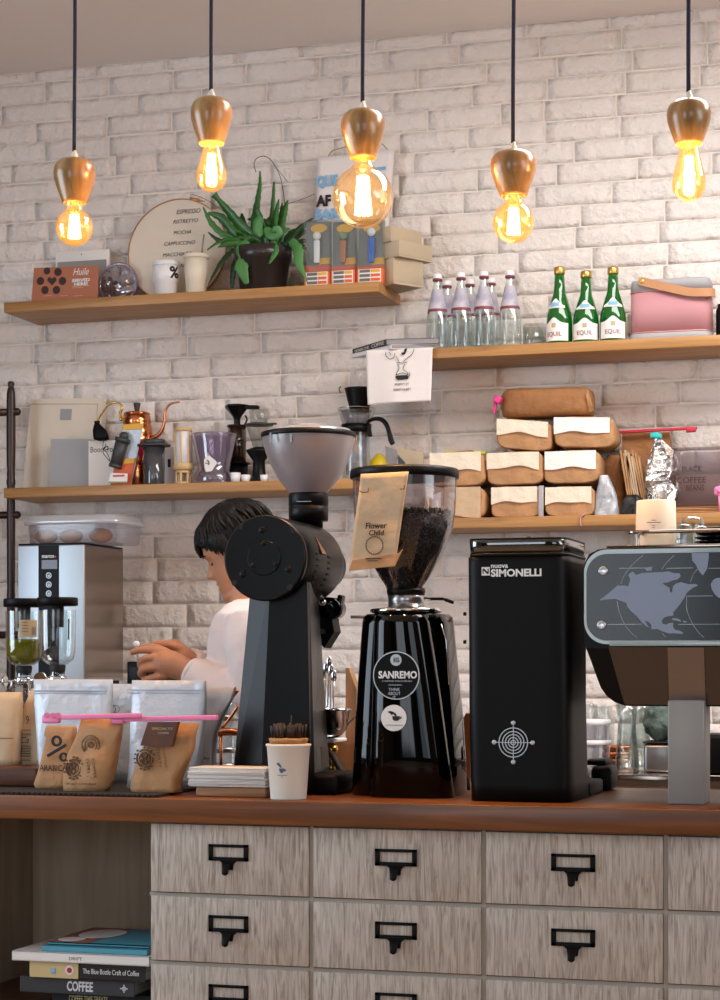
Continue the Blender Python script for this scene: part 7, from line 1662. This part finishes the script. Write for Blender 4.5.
# right of the glossy grinder
Yw = 4.36; t = thing('tamper_station', 'wooden peg holder between the glossy grinder and the boxy grinder', 'holder', (X(461, Yw), Yw, CZ))
b = MB(); b.prism([(P(a, c, Yw).x, P(a, c, Yw).z) for a, c in ((446, 793), (470, 793), (470, 714), (466, 713), (464, 717), (460, 717), (458, 713), (455, 713), (455, 700), (450, 672), (446, 672))], Yw, Yw+.03); b.build('wood_panel', wood('holder_wood_b', '#a8764a', '#7c5233', 'z', 1, .5), t)
b = MB(); b.sph(P(459, 720, Yw-.004), .008, 14, 8, (1, .4, 1)); b.build('peg', 'rubber', t)
b = MB(); b.tube([P(a, c, 4.24) for a, c in ((452, 763), (458, 766), (465, 776), (468, 790))], .006, 10, sub=4); b.cyl(P(468, 790, 4.24), (X(468, 4.24), 4.24, CZ+.002), .006, 10); simple('black_cable', b, 'rubber', 'black cable arching down between glossy and boxy grinders', 'cable', (X(460, 4.24), 4.24, CZ))
# behind: right region between boxy grinder and machine leg
Yq = 5.72
def tub(u, Y, r, h, z0, lab, lidh=5):
    k = sz(u, Y); x = X(u, Y); t = thing('food_tub', lab, 'food tub', (x, Y, z0), 'clear tubs on the back bench')
    b = MB(); b.lathe([(r*.9*k, 0), (r*.92*k, 1*k), (r*k, h*k)], 36, (x, Y, z0), capt=False); b.build('tub_body', 'tub', t)
    b = MB(); b.lathe([(r*1.03*k, h*k), (r*1.06*k, (h+.6)*k), (r*1.06*k, (h+lidh)*k), (r*.98*k, (h+lidh+.5)*k), (.1*k, (h+lidh+.5)*k)], 36, (x, Y, z0)); b.build('lid', 'whitep', t); return (h+lidh+.6)*k
h1 = tub(593, Yq, 17, 26, BZ, 'milky round tub with white lid, bottom of the tub stack behind the boxy grinder', 4)
h2 = tub(593, Yq, 17, 15, BZ+h1, 'milky round tub with white lid on top of the tub stack')
for u, Y, r, h, lab in ((587, 5.95, 12, 62, 'clear glass jar behind the tub stack, left one'), (603, 5.98, 11, 60, 'clear glass jar behind the tub stack, right one')):
    k = sz(u, Y); x = X(u, Y); b = MB(); b.lathe([(r*k, 0), (r*1.02*k, 2*k), (r*1.02*k, h*.8*k), (r*.8*k, h*.9*k), (r*.85*k, h*k)], 32, (x, Y, BZ), capt=False); simple('glass_jar', b, 'glass', lab, 'jar', (x, Y, BZ), 'glass jars behind the tubs')
for u, Y, lab in ((627, 5.68, 'tall clear glass pitcher on the back bench, left of the pair'), (640, 5.78, 'tall clear glass pitcher on the back bench, right of the pair')):
    k = sz(u, Y); x = X(u, Y); b = MB(); b.lathe([(12*k, 0), (12.6*k, 3*k), (9*k, 40*k), (9.5*k, 55*k), (11.5*k, 68*k), (10.8*k, 68*k), (8.6*k, 52*k), (11.6*k, 4*k), (.1*k, 3*k)], 36, (x, Y, BZ)); simple('glass_pitcher', b, 'glass', lab, 'pitcher', (x, Y, BZ), 'glass pitchers on the back bench')
for i, (u, w_, h0, h1_) in enumerate(((620, 34, 0, 8), (622, 36, 8.5, 15), (620, 32, 15.5, 21))):
    Y = 6.0; k = sz(u, Y); x = X(u, Y); b = MB(); b.box((x, Y, BZ+(h0+h1_)/2*k), (w_*k, .10, (h1_-h0)*k), rotm(0, 0, .03*i), .006); simple('copper_tray', b, 'copper', ['flat copper tray at the bottom behind the pitchers', 'flat copper tray in the middle behind the pitchers', 'flat copper tray on top behind the pitchers'][i], 'tray', (x, Y, BZ+h0*k), 'copper trays behind the pitchers')
Y = 5.64; t = thing('steel_box', 'steel knock box with a perforated black top on the back bench', 'box', (X(658, Y), Y+.08, BZ)); b = MB(); zt2 = Z(658, 742, Y); b.bb(X(643, Y), X(680, Y), Y, Y+.16, BZ, zt2-.004, .012, 3); b.build('box_body', 'steel', t)
b = MB(); b.bb(X(642.5, Y), X(681, Y), Y-.003, Y+.163, zt2-.004, zt2, .001); b.build('top_grille', 'rubber', t)
bm = bmesh.new(); bmesh.ops.create_icosphere(bm, subdivisions=4, radius=1)
for v in bm.verts:
    n = noise.noise(v.co*2.2+Vector((3, 1, 0)))*.32+noise.noise(v.co*6)*.1; v.co *= 1+n
x = X(663, Y+.07); c_ = Vector((x, Y+.075, zt2+.055)); b = MB(); bm.verts.index_update()
b.bm(bm, True, TR(c_) @ Matrix.Diagonal((.055, .05, .058, 1)))
for i, p in enumerate(b.v): b.v[i].z = max(p.z, zt2+.0005)
simple('cleaning_cloth', b, 'towelg', 'crumpled sage green cloth lying on the steel box behind the machine leg', 'cloth', (x, Y+.075, zt2))
for u, r in ((617, 9), (632, 8), (648, 8)):
    Y = 5.72; k = sz(u, Y); x = X(u, Y); z0 = BZ-.33; b = MB(); b.lathe([(r*.85*k, 0), (r*k, 50*k), (r*.93*k, 50*k), (r*.8*k, 2*k), (.1*k, 2*k)], 28, (x, Y, z0)); simple('glass_tumbler', b, 'glass', {617: 'clear tumbler on the lower bench shelf, left one of three', 632: 'clear tumbler on the lower bench shelf, middle one of three', 648: 'clear tumbler on the lower bench shelf, next to the machine leg'}[u], 'glass', (x, Y, z0), 'tumblers on the lower bench shelf')
b = MB(); Y = 4.32; b.bb(X(590, Y), X(611, Y), Y, Y+.10, CZ, CZ+.055, .012); b.bb(X(584, Y), X(604, Y), Y+.02, Y+.11, CZ+.055, CZ+.067, .003); simple('drip_box', b, 'blackm', 'small black plastic box on the bar behind the boxy grinder', 'box', (X(600, Y), Y, CZ))
b = MB(); Y = 5.66; k = sz(715, Y); b.bb(X(700, Y), X(745, Y), Y, Y+.2, BZ, Z(715, 735, Y), .01); t = simple('back_grinder', b, 'blackm', 'dark appliance on the back bench seen right of the machine leg', 'appliance', (X(722, Y), Y, BZ))

# ================================================================== the barista
BYp = 4.74; root = Vector((X(245, BYp), BYp, 0))
pe = thing('person', 'dark-haired person in a white long-sleeved shirt looking down at hands, standing behind the bar', 'person', root)
kP = sz(232, BYp)
HM = TR(P(240.5, 551, BYp)) @ rotm(0, 0, PI+.16) @ rotm(0, math.radians(25), 0) @ TR((0, 0, -.118))   # head: +x face
S = 1.0
tab = [(0.0, .060, .025, .018), (.008, .078, .0, .032), (.022, .086, -.022, .044), (.04, .087, -.045, .053), (.06, .085, -.062, .060), (.085, .084, -.078, .066), (.105, .082, -.088, .070), (.125, .084, -.095, .0735), (.145, .088, -.098, .076), (.165, .087, -.098, .077), (.185, .080, -.093, .074), (.205, .064, -.080, .066), (.222, .040, -.058, .048), (.232, .012, -.03, .026), (.236, -.012, -.014, .002)]
def hslice(z):
    for i in range(len(tab)-1):
        if tab[i][0] <= z <= tab[i+1][0]:
            f_ = (z-tab[i][0])/(tab[i+1][0]-tab[i][0]); return [tab[i][j]+(tab[i+1][j]-tab[i][j])*f_ for j in (1, 2, 3)]
    return list(tab[-1][1:]) if z > .2 else list(tab[0][1:])
G = lambda v, m, s: math.exp(-((v-m)/s)**2)
def headpt(a, z, infl=0.0, feat=True):
    xf, xb, w = hslice(z); cx = min(xf-.01, .0) if z > .21 or z < .03 else 0.0
    cx = (xf+xb)/2 if (z < .03 or z > .21) else 0.0
    c, s = math.cos(a), math.sin(a); rx = (xf-cx) if c > 0 else (cx-xb)
    p = 2.25; x = cx+rx*math.copysign(abs(c)**(2/p), c); y = w*math.copysign(abs(s)**(2/p), s)
    if feat and c > 0:
        fr = 1.0
        x += .020*G(z, .092, .011)*G(y, 0, .014)+.013*G(z, .108, .016)*G(y, 0, .009)      # nose tip, bridge
        x += .006*G(z, .088, .006)*(G(y, .012, .007)+G(y, -.012, .007))                      # nostrils
        x += .0075*G(z, .066, .006)*G(y, 0, .020)+.0065*G(z, .052, .006)*G(y, 0, .018)-.003*G(z, .059, .0025)*G(y, 0, .02)  # lips
        x += .007*G(z, .022, .014)*G(y, 0, .02)                                              # chin
        x += .005*G(z, .139, .008)*(G(y, .03, .02)+G(y, -.03, .02))                          # brow
        x -= .009*G(z, .121, .010)*(G(y, .031, .014)+G(y, -.031, .014)); x += .0045*G(z, .119, .006)*(G(y, .031, .010)+G(y, -.031, .010))
    if infl:
        L_ = math.hypot(x-cx, y) or 1; x += (x-cx)/L_*infl; y += y/L_*infl
    return Vector((x, y, z))*S
def headmesh(b):
    R = []; zs = [.236*i/70 for i in range(71)]
    for z in zs: R.append([HM @ headpt(2*PI*i/72, z) for i in range(72)])
    b.loft(R)
def PB(u, v, dy=0.0): return P(u, v, BYp+dy)
def body(b, infl=0.0, parts=('head', 'neck', 'torso', 'arms', 'hands', 'legs')):
    f = infl
    if 'head' in parts:
        headmesh(b)
        for s in (-1, 1):
            m = HM @ TR((-.008*S, s*.079*S, .108*S)) @ rotm(0, .15, s*.35); b.sph((0, 0, 0), 1, 16, 10, (.017, .008, .031), m); b.sph((0, s*.004, 0), 1, 12, 8, (.010, .006, .020), m)
    if 'neck' in parts: b.tube([PB(255, 622), PB(252, 602), PB(248, 585), PB(246, 565)], [.062+f, .056+f, .052+f, .05+f], 20, sub=4)
    if 'torso' in parts:
        R = []
        for v, ul, ur, hy in ((975, 222, 288, .150), (900, 222, 290, .165), (850, 222, 290, .158), (800, 220, 288, .150), (740, 224, 288, .150), (690, 222, 292, .158), (655, 221, 294, .172), (630, 224, 292, .182), (616, 230, 287, .175), (606, 237, 279, .13), (599, 242, 270, .07)):
            c = (PB(ul, v)+PB(ur, v))/2; a = (PB(ur, v)-PB(ul, v)).length/2+f; q = []
            for i in range(40):
                t_ = 2*PI*i/40; q.append(Vector((c.x+a*math.copysign(abs(math.cos(t_))**.85, math.cos(t_)), BYp+(hy+f)*math.copysign(abs(math.sin(t_))**.85, math.sin(t_)), c.z)))
            R.append(q)
        b.loft(R)
    if 'legs' in parts:
        for s in (-1, 1):
            x = PB(252, 900).x; b.tube([Vector((x, BYp+s*.085, .98)), Vector((x-.01, BYp+s*.09, .75)), Vector((x-.02, BYp+s*.095, .50)), Vector((x, BYp+s*.095, .28)), Vector((x+.01, BYp+s*.1, .06))], [.10+f, .085+f, .062+f, .055+f, .042+f], 20, sub=4)
            b.box((x-.05, BYp+s*.1, .035), (.26, .09, .07), None, .025, 3)
    if 'arms' in parts:
        # near arm: shoulder, elbow, wrist
        ne = [PB(255, 622, -.165), PB(253, 650, -.195), PB(255, 678, -.20), PB(246, 694, -.195), PB(226, 691, -.185), PB(205, 680, -.17), PB(193, 673, -.155)]
        b.tube(ne, [.064+f, .056+f, .052+f, .050+f, .046+f, .037+f, .029+f], 20, sub=5)
        fa = [PB(258, 620, .165), PB(252, 655, .19), PB(240, 688, .17), PB(222, 684, .10), PB(203, 672, .02), PB(186, 661, -.035)]
        b.tube(fa, [.062+f, .055+f, .05+f, .046+f, .037+f, .029+f], 20, sub=5)
    if 'hands' in parts:
        d = -.155
        def fing(pts, r0, r1, dd): b.tube([PB(a, c, e+dd) for a, c, e in pts], [r0+(r1-r0)*i/(len(pts)-1) for i in range(len(pts))], 12, sub=4)
        # near hand
        b.tube([PB(198, 677, d), PB(187, 671, d), PB(176, 666, d), PB(165, 664, d), PB(158, 664, d)], [.031, .029, .033, .035, .028], 18, sub=4)
        b.tube([PB(182, 668, d+.01), PB(170, 661, d+.015), PB(160, 660, d+.012)], [.026, .028, .024], 14, sub=3)
        fing([(168, 654, 0), (156, 650.5, 0), (146, 650, -.002), (138, 650.5, -.002), (130.5, 653, -.004)], .0115, .0078, d)
        fing([(164, 660, -.012), (152, 658, -.018), (143, 660, -.018), (140.5, 665, -.012), (144, 669, -.004)], .0118, .0085, d)
        fing([(164, 668, -.014), (152, 667.5, -.022), (143, 670, -.022), (141, 674.5, -.014), (146, 677, -.006)], .0115, .0083, d)
        fing([(167, 675, -.012), (157, 677, -.018), (148, 679, -.018), (144.5, 682, -.012), (150, 685, -.004)], .0105, .0075, d)
        fing([(178, 662, .01), (168, 654, .018), (157, 648.5, .02), (147, 647.5, .018), (140, 649, .012)], .0135, .0085, d)
        # far hand, tucked behind
        e = -.055
        b.tube([PB(190, 663, e+.01), PB(180, 656, e-.01), PB(172, 651, e-.015), PB(166, 650, e-.02)], [.028, .031, .032, .024], 16, sub=4)
        fing([(172, 646, e-.02), (160, 644.5, e-.03), (150, 646, e-.035), (142, 649, e-.04)], .011, .008, 0)
        fing([(172, 651, e-.02), (160, 652, e-.03), (151, 655, e-.035), (146, 660, e-.03)], .011, .008, 0)
        fing([(174, 656, e-.02), (163, 659, e-.03), (154, 663, e-.035), (150, 668, e-.03)], .0108, .008, 0)
        fing([(178, 661, e-.02), (168, 665, e-.03), (160, 669, e-.032), (156, 673, e-.03)], .010, .0075, 0)
        fing([(182, 650, e-.02), (172, 645, e-.045), (160, 643.5, e-.05), (151, 645, e-.052)], .012, .0085, 0)
def remesh(o, vox, smooth=2):
    m = o.modifiers.new('r', 'REMESH'); m.mode = 'VOXEL'; m.voxel_size = vox; m.use_smooth_shade = True
    if smooth: s = o.modifiers.new('s', 'SMOOTH'); s.factor = .5; s.iterations = smooth
    dg = bpy.context.evaluated_depsgraph_get(); dg.update(); me = bpy.data.meshes.new_from_object(o.evaluated_get(dg)); old = o.data
    o.modifiers.clear(); o.data = me
    for p in me.polygons: p.use_smooth = True
    return o
b = MB(); body(b); o = b.build('body', 'skin', pe); remesh(o, .0034, 2); 
if not o.data.materials: o.data.materials.append(MT['skin'])
b = MB(); body(b, .011, ('torso', 'arms')); o = b.build('shirt', 'shirt', pe)
# trim sleeve past the cuff: keep everything; hands start further on
remesh(o, .006, 3)
nn_ = [v.normal.copy() for v in o.data.vertices]; cc_ = [v.co.copy() for v in o.data.vertices]; fl = []
for c_, q_ in zip(cc_, nn_):
    n = noise.noise(Vector((c_.x*9, c_.y*9, c_.z*16)))*.007+noise.noise(Vector((c_.x*30, c_.y*30, c_.z*30)))*.002; fl += list(c_+q_*n)
o.data.vertices.foreach_set('co', fl); o.data.update()
b = MB(); body(b, .016, ('legs',)); o = b.build('trousers', 'trouser', pe); remesh(o, .01, 2)
# cuffs and collar
b = MB(); c0, c1 = PB(196, 675, -.157), PB(191.5, 672.5, -.154); b.tube([c0, c1], [.043, .040], 24); b.build('cuff', 'shirt', pe)
b = MB(); b.tube([PB(256, 612), PB(253, 602)], [.075, .066], 28); b.build('collar', 'shirt', pe)
# hair
R = []
def hair_cut(a):
    c = math.cos(a); s = abs(math.sin(a))
    if c > .80: return .176
    if c > .45: return .176-(.80-c)/.35*.030
    if c > .1: return .146-(.45-c)/.35*.036
    if c > -.4: return .110-(.1-c)/.5*.055
    return .050
zs = [.03+.212*i/60 for i in range(61)]
for z in zs:
    r = []
    for i in range(96):
        a = 2*PI*i/96; cut = hair_cut(a); zz = min(z, .236); h_ = 1/(1+math.exp(-(z-cut)/.0035)); n = noise.noise(Vector((math.cos(a)*9, math.sin(a)*9, z*14)))*.006+noise.noise(Vector((math.cos(a)*26, math.sin(a)*26, z*10)))*.004
        p = headpt(a, zz, -.010+h_*(.018+n+.008*max(0, z-.15)/.08), feat=False); 
        if z > .2: p.z += .012*(z-.2)/.042+n*.5
        r.append(HM @ p)
    R.append(r)
b = MB(); b.loft(R); rh = random.Random(9)
for i in range(260):
    a = rh.uniform(-1.5, 1.5); z0 = .19+rh.uniform(-.02, .03); z1 = hair_cut(a)-rh.uniform(-.004, .012)-(.020 if abs(a) < .35 else .004); am = a+rh.uniform(-.06, .06)
    pts = [HM @ headpt(a, z0, .006, False), HM @ headpt((a+am)/2, (z0+z1)/2, .011, False), HM @ headpt(am, z1+.012, .010, False), HM @ headpt(am+rh.uniform(-.05, .05), z1, .008+rh.uniform(0, .006), False)]
    b.tube(pts, [.003, .0042, .003, .0006], 6, sub=3)
for i in range(160):
    a = rh.uniform(-PI, PI); z0 = .228; z1 = .205-rh.uniform(0, .05)
    pts = [HM @ (headpt(a, z0, .002, False)+Vector((0, 0, .012))), HM @ headpt(a+.1, (z0+z1)/2+.004, .012+rh.uniform(0, .006), False), HM @ headpt(a+.15, z1, .010+rh.uniform(0, .007), False)]
    b.tube(pts, [.004, .0055, .001], 6, sub=3)
b.build('hair', 'hair', pe)
b = MB()
for s in (-1, 1):
    q = [HM @ (headpt(math.atan2(y, .08)*1.0, zz, .0, True)+Vector((.0022, 0, 0))) for y, zz in ((s*.014, .139), (s*.026, .1425), (s*.038, .142), (s*.05, .1375))]; b.tube(q, [.0016, .003, .0026, .001], 6, sub=4)
b.build('eyebrows', 'hair', pe)
b = MB()
for s in (-1, 1):
    q = [HM @ (headpt(math.atan2(y, .075), zz, .0, True)+Vector((.002, 0, 0))) for y, zz in ((s*.020, .1165), (s*.028, .114), (s*.037, .1145), (s*.045, .117))]; b.tube(q, [.0008, .0018, .002, .001], 6, sub=4)
b.build('eyelashes', 'ink', pe)
b = MB(); q = [HM @ (headpt(math.atan2(y, .09), .059, 0, True)+Vector((.001, 0, 0))) for y in (-.02, -.01, 0, .01, .02)]; b.tube(q, [.0006, .001, .0012, .001, .0006], 6, sub=3)
b.build('mouth_line', mat('lip_shadow', '#7d4a3e', .6), pe)
b = MB(); b.sph(PB(136.5, 644, -.15), .008, 14, 10); b.cyl(PB(136.5, 645, -.15), PB(137.5, 662, -.15), .0025, 8); o = b.build('small_tool', 'whitep', origin=PB(136.5, 652, -.15)); tag(o, 'tiny white-tipped tool pinched in the fingers of the barista', 'tool')
